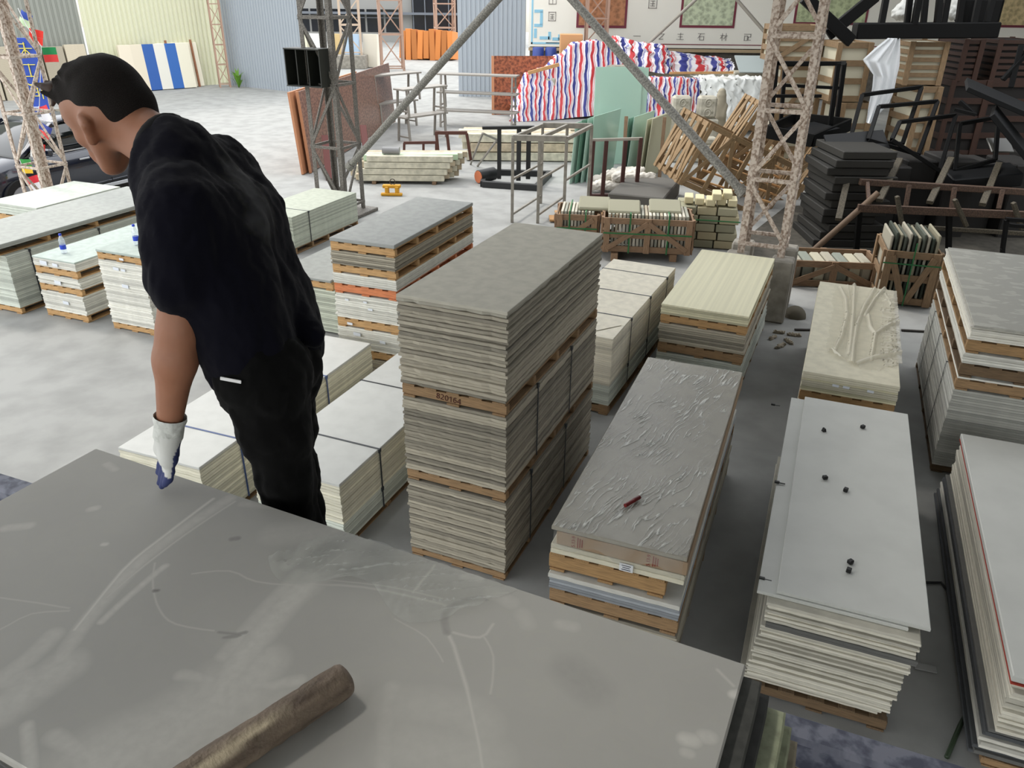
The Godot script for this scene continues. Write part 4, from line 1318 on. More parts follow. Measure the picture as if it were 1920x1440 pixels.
func backwall():
	# printed banner along the rear wall
	var cl := mat("banner_cloth", Color(0.9, 0.89, 0.85), 0.7)
	var ink := mat("banner_ink", Color(0.42, 0.40, 0.40), 0.7)
	var cy := mat("banner_cyan", Color(0.55, 0.75, 0.84), 0.7)
	var rdm := mat("banner_red", Color(0.45, 0.18, 0.24), 0.7)
	structure("wall_rear_brick", bxm(Vector3(24, 9.0, 0.3)), mat("dim_brick", Color(0.42, 0.4, 0.37), 0.9, noise_tex("concrete2", 0.01, 0.8, 1.05, 5), Vector3(1, 1, 1)), Transform3D(Basis.IDENTITY, Vector3(12.5, 4.5, -30.6)))
	var o := thing("printed_banner", "long pale printed banner with framed relief pictures on the rear wall", "banner", Vector3(0.45, 1.72, -30.2))
	box(o, "cloth", Vector3(9.5, 2.6, 0), Vector3(19.0, 5.2, 0.03), cl)
	box(o, "lower_rail", Vector3(9.5, -0.08, 0.02), Vector3(19.0, 0.1, 0.08), mat("rail_tan", Color(0.66, 0.58, 0.46), 0.7))
	box(o, "border_line", Vector3(9.6, 0.12, 0.02), Vector3(18.0, 0.03, 0.012), rdm)
	# key pattern in the lower left corner
	for q in [[0.0, 0.0, 0.06, 1.5], [0.0, 0.0, 1.35, 0.06], [0.1, 1.0, 0.3, 0.1], [0.3, 0.6, 0.1, 0.45], [0.1, 0.55, 0.3, 0.1], [0.1, 0.2, 0.1, 0.3], [0.3, 0.15, 0.35, 0.1], [0.6, 0.15, 0.1, 0.25], [0.75, 0.12, 0.3, 0.1], [0.95, 0.12, 0.1, 0.2]]:
		box(o, "corner_pattern", Vector3(0.08 + q[0] + q[2] / 2, 0.08 + q[1] + q[3] / 2, 0.02), Vector3(q[2], q[3], 0.012), cy)
	# framed pictures: plain relief prints
	for q in [[2.1, 3.85, 0.62, Color(0.72, 0.5, 0.36)], [5.7, 7.62, 0.66, Color(0.78, 0.82, 0.70)], [9.65, 12.2, 0.80, Color(0.74, 0.78, 0.62)], [16.6, 19.2, 0.78, Color(0.82, 0.74, 0.56)]]:
		var x0: float = q[0] - 0.45
		var x1: float = q[1] - 0.45
		var fr := box(o, "picture_frame", Vector3((x0 + x1) / 2, q[2] + 1.2, 0.025), Vector3(x1 - x0, 2.4, 0.02), rdm)
		box(fr, "print", Vector3(0, 0, 0.015), Vector3(x1 - x0 - 0.16, 2.24, 0.01), mat("print%.1f" % x0, q[3], 0.8, noise_tex("relief", 0.03, 0.7, 1.2, 4, FastNoiseLite.TYPE_CELLULAR), Vector3(0.35, 0.35, 0.35)))
	var mountain := [[0.5, 0.95, 0.5, 0.1], [0.1, 0.6, 0.1, 0.1], [0.9, 0.6, 0.9, 0.1], [0.1, 0.1, 0.9, 0.1]]
	var boxed := [[0.1, 0.95, 0.9, 0.95], [0.1, 0.95, 0.1, 0.05], [0.9, 0.95, 0.9, 0.05], [0.1, 0.05, 0.9, 0.05], [0.3, 0.7, 0.7, 0.7], [0.3, 0.45, 0.7, 0.45], [0.3, 0.25, 0.7, 0.25], [0.5, 0.7, 0.5, 0.25]]
	stroke_sign(o, Vector3(0.80, 1.48, 0.02), 0.3, mountain, ink)
	stroke_sign(o, Vector3(0.80, 0.97, 0.02), 0.3, boxed, ink)
	stroke_sign(o, Vector3(4.26, 1.42, 0.02), 0.34, boxed, ink)
	var y := 0.38
	stroke_sign(o, Vector3(3.80, y, 0.02), 0.24, [[0.0, 0.5, 1.0, 0.5]], ink)
	stroke_sign(o, Vector3(4.65, y, 0.02), 0.24, [[0.1, 0.8, 0.9, 0.8], [0.9, 0.8, 0.5, 0.4], [0.5, 0.4, 0.2, 0.1], [0.2, 0.1, 0.8, 0.1]], ink)
	stroke_sign(o, Vector3(5.32, y, 0.02), 0.24, [[0.1, 0.8, 0.9, 0.8], [0.5, 0.95, 0.5, 0.1], [0.0, 0.1, 1.0, 0.1], [0.2, 0.45, 0.8, 0.45]], ink)
	stroke_sign(o, Vector3(6.05, y, 0.02), 0.24, [[0.05, 0.9, 0.95, 0.9], [0.45, 0.9, 0.05, 0.3], [0.3, 0.5, 0.9, 0.5], [0.3, 0.5, 0.3, 0.05], [0.9, 0.5, 0.9, 0.05], [0.3, 0.05, 0.9, 0.05]], ink)
	stroke_sign(o, Vector3(6.85, y, 0.02), 0.24, [[0.0, 0.7, 0.45, 0.7], [0.25, 0.95, 0.25, 0.0], [0.25, 0.65, 0.0, 0.3], [0.5, 0.65, 1.0, 0.65], [0.8, 0.95, 0.8, 0.05], [0.8, 0.6, 0.5, 0.25]], ink)
	stroke_sign(o, Vector3(7.68, y, 0.02), 0.24, [[0.0, 0.9, 0.5, 0.9], [0.05, 0.65, 0.05, 0.05], [0.48, 0.65, 0.48, 0.05], [0.05, 0.05, 0.48, 0.05], [0.05, 0.65, 0.48, 0.65], [0.6, 0.9, 0.95, 0.9], [0.95, 0.9, 0.95, 0.5], [0.6, 0.5, 0.95, 0.5], [0.6, 0.5, 0.6, 0.1], [0.6, 0.1, 1.0, 0.1]], ink)
	# striped tarpaulins
	var st := mat("striped_tarp", Color(1, 1, 1), 0.55)
	st.albedo_texture = stripe_tex()
	st.uv1_scale = Vector3(1.0, 1, 1)
	st.backlight_enabled = true
	st.backlight = Color(0.25, 0.25, 0.25)
	var st2 := st.duplicate()
	st2.uv1_scale = Vector3(1.7, 1, 1)
	mats["striped_tarp2"] = st2
	var g := "red, white and blue striped tarpaulins"
	sheet("striped_tarpaulin", "large striped tarpaulin draped to the floor over the heap left of the glass sheets", "tarpaulin", drape([[Vector3(-0.15, 0.01, -24.3), 0.35], [Vector3(0.3, 0.01, -24.4), 1.25], [Vector3(0.8, 0.01, -24.6), 1.4], [Vector3(1.3, 0.02, -24.8), 1.75], [Vector3(1.8, 0.05, -25), 2.1], [Vector3(2.5, 0.1, -25.2), 2.15], [Vector3(3.1, 0.2, -25.4), 1.9], [Vector3(3.7, 0.3, -25.6), 1.3]], [1.2, 0.5], 3, 0.07), 90, 40, st2, g, Vector3(1.8, 0, -25))
	sheet("striped_tarpaulin", "striped tarpaulin lying shaded on top of the heap under the banner", "tarpaulin", drape([[Vector3(2.6, 1.5, -26.4), 1.9], [Vector3(3.2, 1.4, -26.4), 2.2], [Vector3(3.9, 1.3, -26.4), 2.05], [Vector3(4.6, 1.2, -26.4), 2.0], [Vector3(5.0, 1.2, -26.6), 1.75], [Vector3(6.4, 1.2, -27), 1.6], [Vector3(7.0, 1.2, -27), 1.55]], [1.0, 0.6], 9, 0.12), 70, 26, st, g, Vector3(4.6, 1.2, -26.5))
	sheet("striped_tarpaulin", "striped tarpaulin hanging behind the tall glass sheets, next to the white one", "tarpaulin", drape([[Vector3(3.2, 0.35, -22.6), 1.3], [Vector3(3.8, 0.35, -22.6), 1.42], [Vector3(4.5, 0.45, -22.6), 1.42], [Vector3(5.05, 0.5, -22.7), 1.38]], [0.6, 0.15], 15, 0.07), 44, 24, st, g, Vector3(4.1, 0.4, -22.6))
	sheet("striped_tarpaulin", "small striped tarpaulin corner beside the right lattice column", "tarpaulin", drape([[Vector3(8.0, 0.9, -25.5), 1.75], [Vector3(8.35, 0.85, -25.5), 1.8], [Vector3(8.7, 0.8, -25.5), 1.75]], [0.4, 0.1], 21, 0.06), 14, 16, st, g, Vector3(8.3, 0.8, -25.5))
	var wt := mat("white_tarp", Color(0.88, 0.89, 0.88), 0.5)
	wt.backlight_enabled = true
	wt.backlight = Color(0.3, 0.3, 0.3)
	sheet("white_tarpaulin", "white wrinkled plastic sheet draped over blocks under the banner", "tarpaulin", drape([[Vector3(5.0, 0.3, -22.5), 1.40], [Vector3(5.7, 0.25, -22.4), 1.42], [Vector3(6.4, 0.25, -22.4), 1.42], [Vector3(7.1, 0.3, -22.6), 1.38], [Vector3(7.6, 0.4, -22.9), 1.2]], [1.2, 0.25], 31, 0.12), 60, 30, wt, "", Vector3(6.3, 0.3, -22.5))
	# what lies under the cloths and carries them
	var stone := mat("stone_block", Color(0.74, 0.72, 0.66), 0.85, noise_tex("concrete2", 0.01, 0.8, 1.05, 5), Vector3(1, 1, 1))
	tag(box(self, "stone_block", Vector3(0.7, 0.58, -25.3), Vector3(1.0, 1.16, 0.6), stone, 0.03), "block hidden under the left end of the largest striped tarpaulin", "block")
	tag(box(self, "stone_block", Vector3(2.3, 0.75, -26.1), Vector3(2.6, 1.5, 1.0), stone, 0.03), "big block hidden under the largest striped tarpaulin", "block")
	tag(box(self, "stone_block", Vector3(4.1, 0.6, -23.4), Vector3(1.6, 1.2, 0.7), stone, 0.03), "block hidden under the hanging striped tarpaulin", "block")
	tag(box(self, "stone_block", Vector3(6.2, 0.62, -23.5), Vector3(2.4, 1.24, 1.0), stone, 0.03), "block hidden under the white plastic sheet", "block")
	tag(box(self, "stone_block", Vector3(4.8, 0.6, -27.4), Vector3(4.6, 1.2, 1.0), stone, 0.03), "long block carrying the shaded striped tarpaulin below the banner", "block")
	tag(bar(self, "timber_batten", Vector3(4.178, 1.523, -22.900), Vector3(5.912, 1.555, -22.900), 0.05, 0.06, wood("lath", Color(0.78, 0.6, 0.4), 0)), "pale timber batten lying on the white plastic sheet", "batten")
	tag(bar(self, "timber_batten", Vector3(0.367, 1.310, -24.850), Vector3(1.276, 1.546, -24.950), 0.08, 0.1, wood("lath", Color(0.78, 0.6, 0.4), 0)), "timber batten lying over the left end of the striped tarpaulin", "batten")
	tag(box(self, "carton_box", Vector3(1.75, 1.62, -27.2), Vector3(0.7, 1.3, 0.6), mat("cardboard_tan", Color(0.76, 0.58, 0.40), 0.8), 0.01), "tan carton standing behind the peak of the striped tarpaulin", "carton")
	for k in 2:
		var d := thing("blue_drum", ["blue drum left of the tan carton under the banner", "second blue drum next to the tan carton under the banner"][k], "drum", Vector3(0.75 + 0.42 * k, 0.9, -28.5))
		var b := MB.new(true)
		b.tube([Vector3(0, 0, 0), Vector3(0, 0.02, 0), Vector3(0, 0.4, 0), Vector3(0, 0.44, 0), Vector3(0, 0.48, 0), Vector3(0, 0.88, 0), Vector3(0, 0.9, 0)], [0.16, 0.19, 0.19, 0.2, 0.19, 0.19, 0.16], 16)
		part(d, "body", b.done(), mat("drum_blue", Color(0.16, 0.24, 0.52), 0.5))
	tag(box(self, "drum_platform", Vector3(1.0, 0.45, -28.6), Vector3(1.6, 0.9, 0.9), stone, 0.02), "stone block carrying two blue drums under the banner", "block")
	tag(box(self, "tilted_sheet", Vector3(7.25, 1.62, -24.9), Vector3(1.5, 0.03, 0.9), mat("grey_panel", Color(0.66, 0.7, 0.7), 0.3), 0.002, Basis(Vector3.RIGHT, 0.45)), "shiny grey panel lying tilted on the heap below the banner", "panel")
	tag(box(self, "stone_block", Vector3(7.25, 0.7, -25.2), Vector3(1.6, 1.4, 0.7), stone, 0.03), "block carrying the shiny grey panel", "block")
	# glass sheets
	var gl := mat("green_glass", Color(0.70, 0.82, 0.76, 0.85), 0.12)
	gl.transparency = BaseMaterial3D.TRANSPARENCY_ALPHA
	var gd := mat("green_glass_dark", Color(0.42, 0.58, 0.50, 0.85), 0.12)
	gd.transparency = BaseMaterial3D.TRANSPARENCY_ALPHA
	var gt := mat("stone_sheet", Color(0.72, 0.72, 0.62), 0.5)
	for q in [
		[Vector3(1.15, 0, -16.0), 1.30, 1.20, gl, "front green glass sheet of the low group left of the tall ones"],
		[Vector3(1.27, 0, -16.05), 1.30, 1.24, gd, "second green glass sheet of the low group, darker"],
		[Vector3(1.39, 0, -16.1), 1.35, 1.27, gl, "third green glass sheet of the low group"],
		[Vector3(1.51, 0, -16.15), 1.4, 1.30, gl, "rear green glass sheet of the low group"],
		[Vector3(1.90, 0, -18.0), 1.05, 2.04, gl, "tallest pale green glass sheet, rising above the others"],
		[Vector3(2.05, 0, -18.1), 1.05, 2.02, gl, "second tallest pale green glass sheet right behind the tallest"],
		[Vector3(2.25, 0, -16.5), 1.2, 1.22, gd, "dark green glass sheet right of the tall ones"],
		[Vector3(2.35, 0, -16.5), 1.2, 1.25, gl, "green glass sheet leaning on the dark green one"],
		[Vector3(2.62, 0, -16.5), 1.25, 1.2, gt, "pale stone sheet at the right of the glass sheets"],
		[Vector3(2.72, 0, -16.5), 1.25, 1.22, gt, "second pale stone sheet at the right of the glass sheets"]]:
		var t := -0.5
		if q[2] > 1.9:
			t = -0.3
		var bs := Basis(Vector3.UP, t + PI / 2) * Basis(Vector3.RIGHT, 0.07)
		var c: Vector3 = q[0] + Basis(Vector3.UP, t) * Vector3(0, q[2] / 2, -q[1] / 2)
		if q[2] > 1.9:
			bs = Basis(Vector3.UP, 0.15) * Basis(Vector3.RIGHT, -0.06)
			c = q[0] + Vector3(0.35, q[2] / 2, -0.2)
		tag(box(self, "glass_sheet", c, Vector3(q[1], q[2], 0.016), q[3], 0.002, bs), q[4], "glass sheet" if q[3] != gt else "stone sheet")
	for k in 2:
		var x: float = [2.18, 2.95][k]
		kit("timber_post", ["timber post holding the green glass sheets", "brown timber post right of the pale stone sheets"][k], "post", [[Vector3(x, 0, -16.0 - 0.2 * k), Vector3(x + 0.05, 1.25, -16.5), 0.07, 0.09, wood("post", Color(0.5, 0.4, 0.3), 0)]], null, "", "post")
	# carved stones and the statue
	for k in 2:
		var s := thing("carved_stone", ["pale carved stone with scrolls left of the statue, left one", "pale carved stone with scrolls left of the statue, right one"][k], "stone", Vector3(4.05 + 0.62 * k, 0.75, -20.2))
		box(s, "block", Vector3(0, 0.25, 0), Vector3(0.44, 0.5, 0.36), stone, 0.05)
		for r in 2:
			var b := MB.new(true)
			var ring := []
			var rr := []
			for i in 22:
				var a := i * 0.5
				var rad := 0.11 * (1.0 - i / 26.0)
				ring.append(Vector3(cos(a) * rad, sin(a) * rad + 0.13 + 0.22 * r, 0.18))
				rr.append(0.02)
			b.tube(ring, rr, 6)
			part(s, "scroll", b.done(), stone)
	for k in 3:
		tag(box(self, "stone_block", [Vector3(4.3, 0.375, -20.2), Vector3(4.0, 0.2, -18.6), Vector3(4.2, 0.47, -18.6)][k], [Vector3(1.3, 0.73, 0.6), Vector3(0.9, 0.4, 0.4), Vector3(0.8, 0.14, 0.35)][k], stone, 0.03), ["long stone block carrying the two carved scroll stones", "pale stone block left of the tilted timber crates", "thin stone slab on the block left of the tilted timber crates"][k], "block")
	var sb := [capsule(Vector3(0, 0.1, 0), Vector3(0, 0.35, 0), 0.2, 0.17), capsule(Vector3(0, 0.35, 0), Vector3(0, 0.72, 0), 0.16, 0.13), capsule(Vector3(0, 0.86, 0), Vector3(0, 0.92, 0), 0.12, 0.1), capsule(Vector3(0.12, 0.6, 0.06), Vector3(0.05, 0.35, 0.14), 0.06, 0.05), capsule(Vector3(-0.12, 0.6, 0.06), Vector3(-0.05, 0.35, 0.14), 0.06, 0.05)]
	var stt := mi(blob_mesh([blob(sb, 0.02, 0.02)]), mat("statue_stone", Color(0.6, 0.57, 0.5), 0.85))
	put(stt, "stone_statue")
	stt.position = Vector3(5.2, 0.33, -21.0)
	tag(stt, "rounded grey stone statue standing behind the tilted timber crates", "statue")
	tag(box(self, "stone_block", Vector3(5.2, 0.17, -21.0), Vector3(0.7, 0.33, 0.6), stone, 0.03), "stone block under the rounded statue", "block")
	var pb := thing("stone_balusters", "stack of pale stone balusters in a dark tray before the white sheet", "stone", Vector3(6.6, 0.75, -19.8))
	for k in 18:
		bar(pb, "baluster", Vector3(-0.35 + 0.14 * (k % 6), 0.2 + 0.11 * (k / 6), 0.3), Vector3(-0.35 + 0.14 * (k % 6) + 0.05, 0.2 + 0.11 * (k / 6), -0.3), 0.09, 0.085, mat("baluster", Color(0.82, 0.8, 0.68), 0.8))
	box(pb, "tray", Vector3(0, 0.07, 0), Vector3(1.0, 0.14, 0.75), mat("tray_dark", Color(0.2, 0.15, 0.11), 0.8))
	tag(box(self, "stone_block", Vector3(6.6, 0.37, -19.8), Vector3(1.3, 0.74, 0.9), stone, 0.03), "block under the stack of pale stone balusters", "block")

func midyard():
	var stone := mat("bar_stone", Color(0.80, 0.78, 0.70), 0.8, noise_tex("concrete2", 0.01, 0.8, 1.05, 5), Vector3(1, 1, 1))
	var stone2 := mat("bar_stone2", Color(0.76, 0.70, 0.60), 0.8, noise_tex("concrete2", 0.01, 0.8, 1.05, 5), Vector3(1, 1, 1))
	var stone3 := mat("bar_stone3", Color(0.70, 0.78, 0.66), 0.8)
	for k in 16:
		var row := k / 4
		var c := k % 4
		var l := 1.7 + 0.17 * ((k * 5) % 4)
		var p := Vector3(-2.25 + 0.12 * ((k * 3) % 3) + row * 0.06, 0.12 + row * 0.125, -15.9 - 0.17 * c)
		tag(box(self, "stone_bar", p, Vector3(l, 0.115, 0.15), [stone, stone2, stone, stone3][(k * 7) % 4] if row == 3 else [stone, stone2][k % 2], 0.008, Basis(Vector3.UP, 0.06 + 0.03 * ((k * 3) % 4 - 1.5))), ["nearest", "second", "third", "rearmost"][c] + " pale stone bar in the " + ["lowest", "second", "third", "top"][row] + " row of the pile behind the yellow clamp", "stone bar", "stone bars behind the yellow clamp")
	for k in 2:
		tag(box(self, "timber_bearer", Vector3(-2.8 + 1.2 * k, 0.03, -16.15), Vector3(0.08, 0.06, 0.7), wood("old", Color(0.5, 0.4, 0.3), 2), 0.004), ["left timber bearer under the stone bars", "right timber bearer under the stone bars"][k], "bearer")
	for k in 14:
		var row := k / 5
		tag(box(self, "stone_bar", Vector3(0.2 + 0.1 * (k % 3) - row * 0.1, 0.11 + row * 0.2, -18.4 - 0.26 * (k % 5)), Vector3(2.6, 0.18, 0.22), [stone, stone2][k % 2], 0.01, Basis(Vector3.UP, 0.02 * (k % 3))), ["nearest", "second", "third", "fourth", "rearmost"][k % 5] + " long pale stone bar in the " + ["lowest", "middle", "top"][row] + " row behind the black stand", "stone bar", "stone bars behind the black stand")
	var pp := thing("grey_pipe_piece", "short grey pipe piece lying on the pale stone bars", "pipe", Vector3(-2.45, 0.63, -16.0))
	pipe(pp, "shell", Vector3(-0.17, 0, 0), Vector3(0.17, 0, 0.02), 0.07, mat("pipe_grey", Color(0.5, 0.5, 0.5), 0.6), 16)
	# yellow plate clamp
	var ye := mat("clamp_yellow", Color(0.80, 0.58, 0.10), 0.5)
	var cp := thing("lifting_clamp", "small yellow lifting clamp lying on the floor before the stone bars", "clamp", Vector3(-2.31, 0, -14.9))
	box(cp, "jaw", Vector3(-0.09, 0.09, 0), Vector3(0.07, 0.16, 0.14), ye, 0.012)
	box(cp, "jaw", Vector3(0.1, 0.09, 0), Vector3(0.07, 0.16, 0.14), ye, 0.012)
	box(cp, "yoke", Vector3(0, 0.17, 0), Vector3(0.34, 0.06, 0.1), ye, 0.012)
	box(cp, "foot", Vector3(0, 0.03, 0.05), Vector3(0.4, 0.05, 0.08), ye, 0.01)
	var ring := []
	var rr := []
	for i in 17:
		ring.append(Vector3(0.02 + cos(TAU * i / 16) * 0.05, 0.25 + sin(TAU * i / 16) * 0.055, 0))
		rr.append(0.009)
	var b := MB.new(true)
	b.tube(ring, rr, 6, false)
	part(cp, "ring", b.done(), mat("ring_steel", Color(0.3, 0.28, 0.25), 0.4, null, Vector3.ONE, 0.6))
	# black steel stand
	var blk := mat("black_steel", Color(0.09, 0.095, 0.10), 0.5)
	kit("steel_stand", "black steel stand with a heavy base behind the grey tube rack", "stand", [
		[Vector3(-0.626, 0.060, -15.676), Vector3(0.476, 0.060, -15.404), 0.1, 0.12], [Vector3(-0.592, 0.060, -16.852), Vector3(0.788, 0.060, -16.712), 0.1, 0.12], [Vector3(-0.626, 0.060, -15.676), Vector3(-0.592, 0.060, -16.852), 0.1, 0.12], [Vector3(0.424, 0.060, -15.401), Vector3(0.732, 0.060, -16.709), 0.1, 0.12],
		[Vector3(-0.305, 0.100, -15.997), Vector3(-0.305, 0.100, -15.997) + Vector3(0, 1.0, 0), 0.08, 0.1], [Vector3(0.081, 0.100, -15.868), Vector3(0.081, 0.100, -15.868) + Vector3(0, 1.0, 0), 0.09, 0.12], [Vector3(0.275, 0.100, -16.027), Vector3(0.275, 0.100, -16.027) + Vector3(0, 0.95, 0), 0.09, 0.12],
		[Vector3(-0.627, 0.100, -15.733) + Vector3(0, 1.02, 0), Vector3(0.380, 0.100, -15.884) + Vector3(0, 1.02, 0), 0.1, 0.06]], blk)
	kit("brown_timber_frame", "dark red-brown open frame leaning among the stone bars", "frame", [[Vector3(-1.647, 0.300, -17.400), Vector3(-1.678, 0.766, -17.400), 0.06, 0.07], [Vector3(-1.405, 0.280, -17.400), Vector3(-1.450, 0.758, -17.400), 0.06, 0.07], [Vector3(-0.945, 0.195, -17.400), Vector3(-1.029, 0.751, -17.400), 0.06, 0.07], [Vector3(-1.701, 0.755, -17.400), Vector3(-1.017, 0.762, -17.400), 0.06, 0.07]], mat("brown_paint", Color(0.3, 0.16, 0.12), 0.6))
	kit("brown_timber_frame", "low red-brown frame half hidden behind the stone bars", "frame", [[Vector3(-2.468, -0.107, -17.800), Vector3(-2.427, 0.470, -17.800), 0.05, 0.06], [Vector3(-2.028, -0.102, -17.800), Vector3(-2.005, 0.474, -17.800), 0.05, 0.06], [Vector3(-1.743, -0.099, -17.800), Vector3(-1.724, 0.477, -17.800), 0.05, 0.06], [Vector3(-2.439, 0.470, -17.800), Vector3(-1.712, 0.489, -17.800), 0.05, 0.06]], mat("brown_paint", Color(0.3, 0.16, 0.12), 0.6))
	kit("steel_tripod", "bent thin steel legs of a stand between stone bars and black stand", "stand", [[Vector3(-0.987, 0.000, -17.933), Vector3(-0.639, 0.950, -16.165), 0.035, 0.035], [Vector3(-0.822, -0.000, -17.705), Vector3(-0.363, 0.750, -16.651), 0.035, 0.035], [Vector3(-0.639, 0.950, -16.165), Vector3(-0.363, 0.750, -16.651), 0.035, 0.035]], mat("trestle_steel", Color(0.55, 0.53, 0.5), 0.5))
	var hp := thing("orange_ended_pipe", "black pipe piece with an orange end face on the floor beside the stone bars", "pipe", Vector3(-0.72, 0.13, -16.0))
	pipe(hp, "shell", Vector3(0.0, 0, 0), Vector3(0.3, 0.02, -0.25), 0.13, blk, 16)
	pipe(hp, "end_face", Vector3(-0.012, 0, 0.01), Vector3(0.0, 0, 0.0), 0.12, mat("end_orange", Color(0.78, 0.45, 0.3), 0.7), 16)
	# grey square-tube rack
	var tube := mat("tube_grey", Color(0.56, 0.54, 0.5), 0.5, noise_tex("concrete2", 0.01, 0.8, 1.05, 5), Vector3(1, 1, 1))
	var f := []
	var p0 := Vector3(-0.03, 0, -13.05)
	var ex := Vector3(0.86, 0, 0.05)
	var ez := Vector3(0.52, 0, -1.35)
	for i in 3:
		var a := p0 + ex * (i / 2.0)
		f.append([a, a + Vector3(0, 1.38, 0), 0.05, 0.05, null, "post"])
		var bk := a + ez
		f.append([bk, bk + Vector3(0, 1.38, 0), 0.05, 0.05, null, "post"])
		f.append([a + Vector3(0, 1.38, 0), bk + Vector3(0, 1.38, 0), 0.05, 0.06, null, "top_rail"])
		f.append([a + Vector3(0, 0.72, 0), bk + Vector3(0, 0.72, 0), 0.035, 0.035, null, "side_rail"])
		f.append([a + Vector3(0, 0.14, 0), bk + Vector3(0, 0.14, 0), 0.035, 0.035, null, "side_rail"])
	f.append([p0 + Vector3(0, 1.38, 0), p0 + ex + Vector3(0, 1.38, 0), 0.06, 0.09, null, "top_rail"])
	f.append([p0 + ez + Vector3(0, 1.38, 0), p0 + ez + ex + Vector3(0, 1.38, 0), 0.06, 0.09, null, "top_rail"])
	kit("tube_rack", "grey square-tube steel rack standing behind the tall central pile", "rack", f, tube)
	# dark red frame with white bundle
	var rd := mat("red_frame", Color(0.26, 0.13, 0.11), 0.6)
	kit("red_steel_frame", "dark red steel frame in front of the green glass sheets", "frame", [
		[Vector3(1.42, 0.02, -14.83), Vector3(1.44, 1.05, -14.85), 0.07, 0.08], [Vector3(1.66, 0.02, -14.85), Vector3(1.68, 1.05, -14.88), 0.07, 0.09], [Vector3(2.02, 0.02, -14.9), Vector3(2.04, 1.05, -14.92), 0.07, 0.09], [Vector3(2.30, 0.02, -14.93), Vector3(2.32, 1.1, -14.95), 0.07, 0.09],
		[Vector3(1.42, 1.06, -14.85), Vector3(2.34, 1.08, -14.95), 0.05, 0.05, mat("pale_steel", Color(0.6, 0.58, 0.54), 0.6)], [Vector3(1.38, 0.04, -14.83), Vector3(2.36, 0.04, -14.95), 0.1, 0.08]], rd)
	var sl := []
	var soft := mat("wrapped_stone", Color(0.82, 0.8, 0.76), 0.7)
	for k in 9:
		var bb := [capsule(Vector3(-0.6 + 0.05 * k, 0, 0), Vector3(0.55 - 0.04 * k, 0.01, 0), 0.09, 0.085)]
		var w := mi(blob_mesh([blob(bb, 0.022, 0.02, 0.03, 6.0)]), soft)
		put(w, "wrapped_stone")
		w.position = Vector3(2.1 + 0.1 * (k % 3), 0.12 + 0.17 * (k / 5), -15.35 - 0.2 * (k % 5))
		tag(w, ["nearest", "second", "third", "fourth", "rearmost"][k % 5] + " lumpy white wrapped roll in the " + ["lower", "upper"][k / 5] + " layer behind the dark red frame", "stone roll", "white wrapped stone rolls")
	tag(box(self, "low_stone_platform", Vector3(2.42, 0.15, -14.6), Vector3(1.0, 0.3, 1.7), mat("platform", Color(0.36, 0.35, 0.33), 0.8), 0.02, Basis(Vector3.UP, -0.35)), "dark low stone platform left of the tilted timber crates", "platform")
	for k in 4:
		tag(box(self, "timber_plank", Vector3(1.25 + 0.05 * k, 0.04 + 0.05 * k, -13.2 - 0.12 * (k % 2)), Vector3(1.3 - 0.2 * (k % 2), 0.035, 0.3), wood("lath", Color(0.72, 0.5, 0.36), 0), 0.004, Basis(Vector3.UP, 0.05 * k)), ["lowest reddish timber plank behind the tile crates", "second reddish timber plank behind the tile crates", "third reddish timber plank behind the tile crates", "topmost reddish timber plank behind the tile crates"][k], "plank")
	# crates of stone tiles
	var cr := Color(0.60, 0.48, 0.37)
	var green := mat("strap_green2", Color(0.1, 0.4, 0.2), 0.5)
	var c1 := crate("tile_crate", "timber crate of upright pale tiles with green straps, behind the white bundle", Vector3(1.95, 0.12, -11.35), -0.12, Vector3(1.25, 0.5, 0.7), "cratewood", cr, "crates of upright tiles", 3, 3, true)
	tiles(c1, 22, Vector3(1.15, 0.52, 0.6), green)
	var c2 := crate("tile_crate", "low timber crate of upright tiles left of the green-strapped one", Vector3(0.97, 0.12, -11.75), -0.12, Vector3(0.6, 0.45, 0.7), "cratewood", cr, "crates of upright tiles", 3, 2, true)
	tiles(c2, 10, Vector3(0.5, 0.46, 0.6), green)
	for q in [[Vector3(1.6, 0.70, -11.35), "carved square stone relief lying on the tile crate"], [Vector3(1.2, 0.66, -11.7), "flat greenish stone slab lying on the left tile crate"], [Vector3(2.2, 0.70, -11.4), "greenish stone slab lying tilted on the tile crate"]]:
		var r := thing("stone_tile", q[1], "tile", q[0], -0.12)
		r.rotation.x = 0.2
		box(r, "slab", Vector3.ZERO, Vector3(0.46, 0.06, 0.42), mat("relief_stone", Color(0.56, 0.55, 0.47), 0.8), 0.02)
		if q[0].x == 1.6:
			box(r, "raised_panel", Vector3(0, 0.035, 0), Vector3(0.3, 0.02, 0.26), mat("relief_stone2", Color(0.66, 0.65, 0.58), 0.8), 0.008)
			for k in 6:
				b = MB.new(true)
				var rg := []
				var r2 := []
				for i in 12:
					rg.append(Vector3(-0.09 + 0.09 * (k % 3) + cos(i * 0.6) * 0.032 * (1 - i / 16.0), 0.047, -0.06 + 0.12 * (k / 3) + sin(i * 0.6) * 0.04 * (1 - i / 16.0)))
					r2.append(0.007)
				b.tube(rg, r2, 5)
				part(r, "scroll", b.done(), mat("relief_stone", Color(0.56, 0.55, 0.47), 0.8))
	for k in 2:
		tag(box(self, "timber_bearer", Vector3(1.5 + 0.85 * k, 0.055, -11.35), Vector3(0.1, 0.11, 0.75), wood("cratewood", cr, 2), 0.004, Basis(Vector3.UP, -0.12)), ["left bearer under the green-strapped tile crate", "right bearer under the green-strapped tile crate"][k], "bearer")
	# pallet of pale blocks under film
	var sp := thing("block_pallet", "film-wrapped pallet of pale stone blocks under the tilted crates", "blocks", Vector3(2.95, 0, -11.9), -0.2)
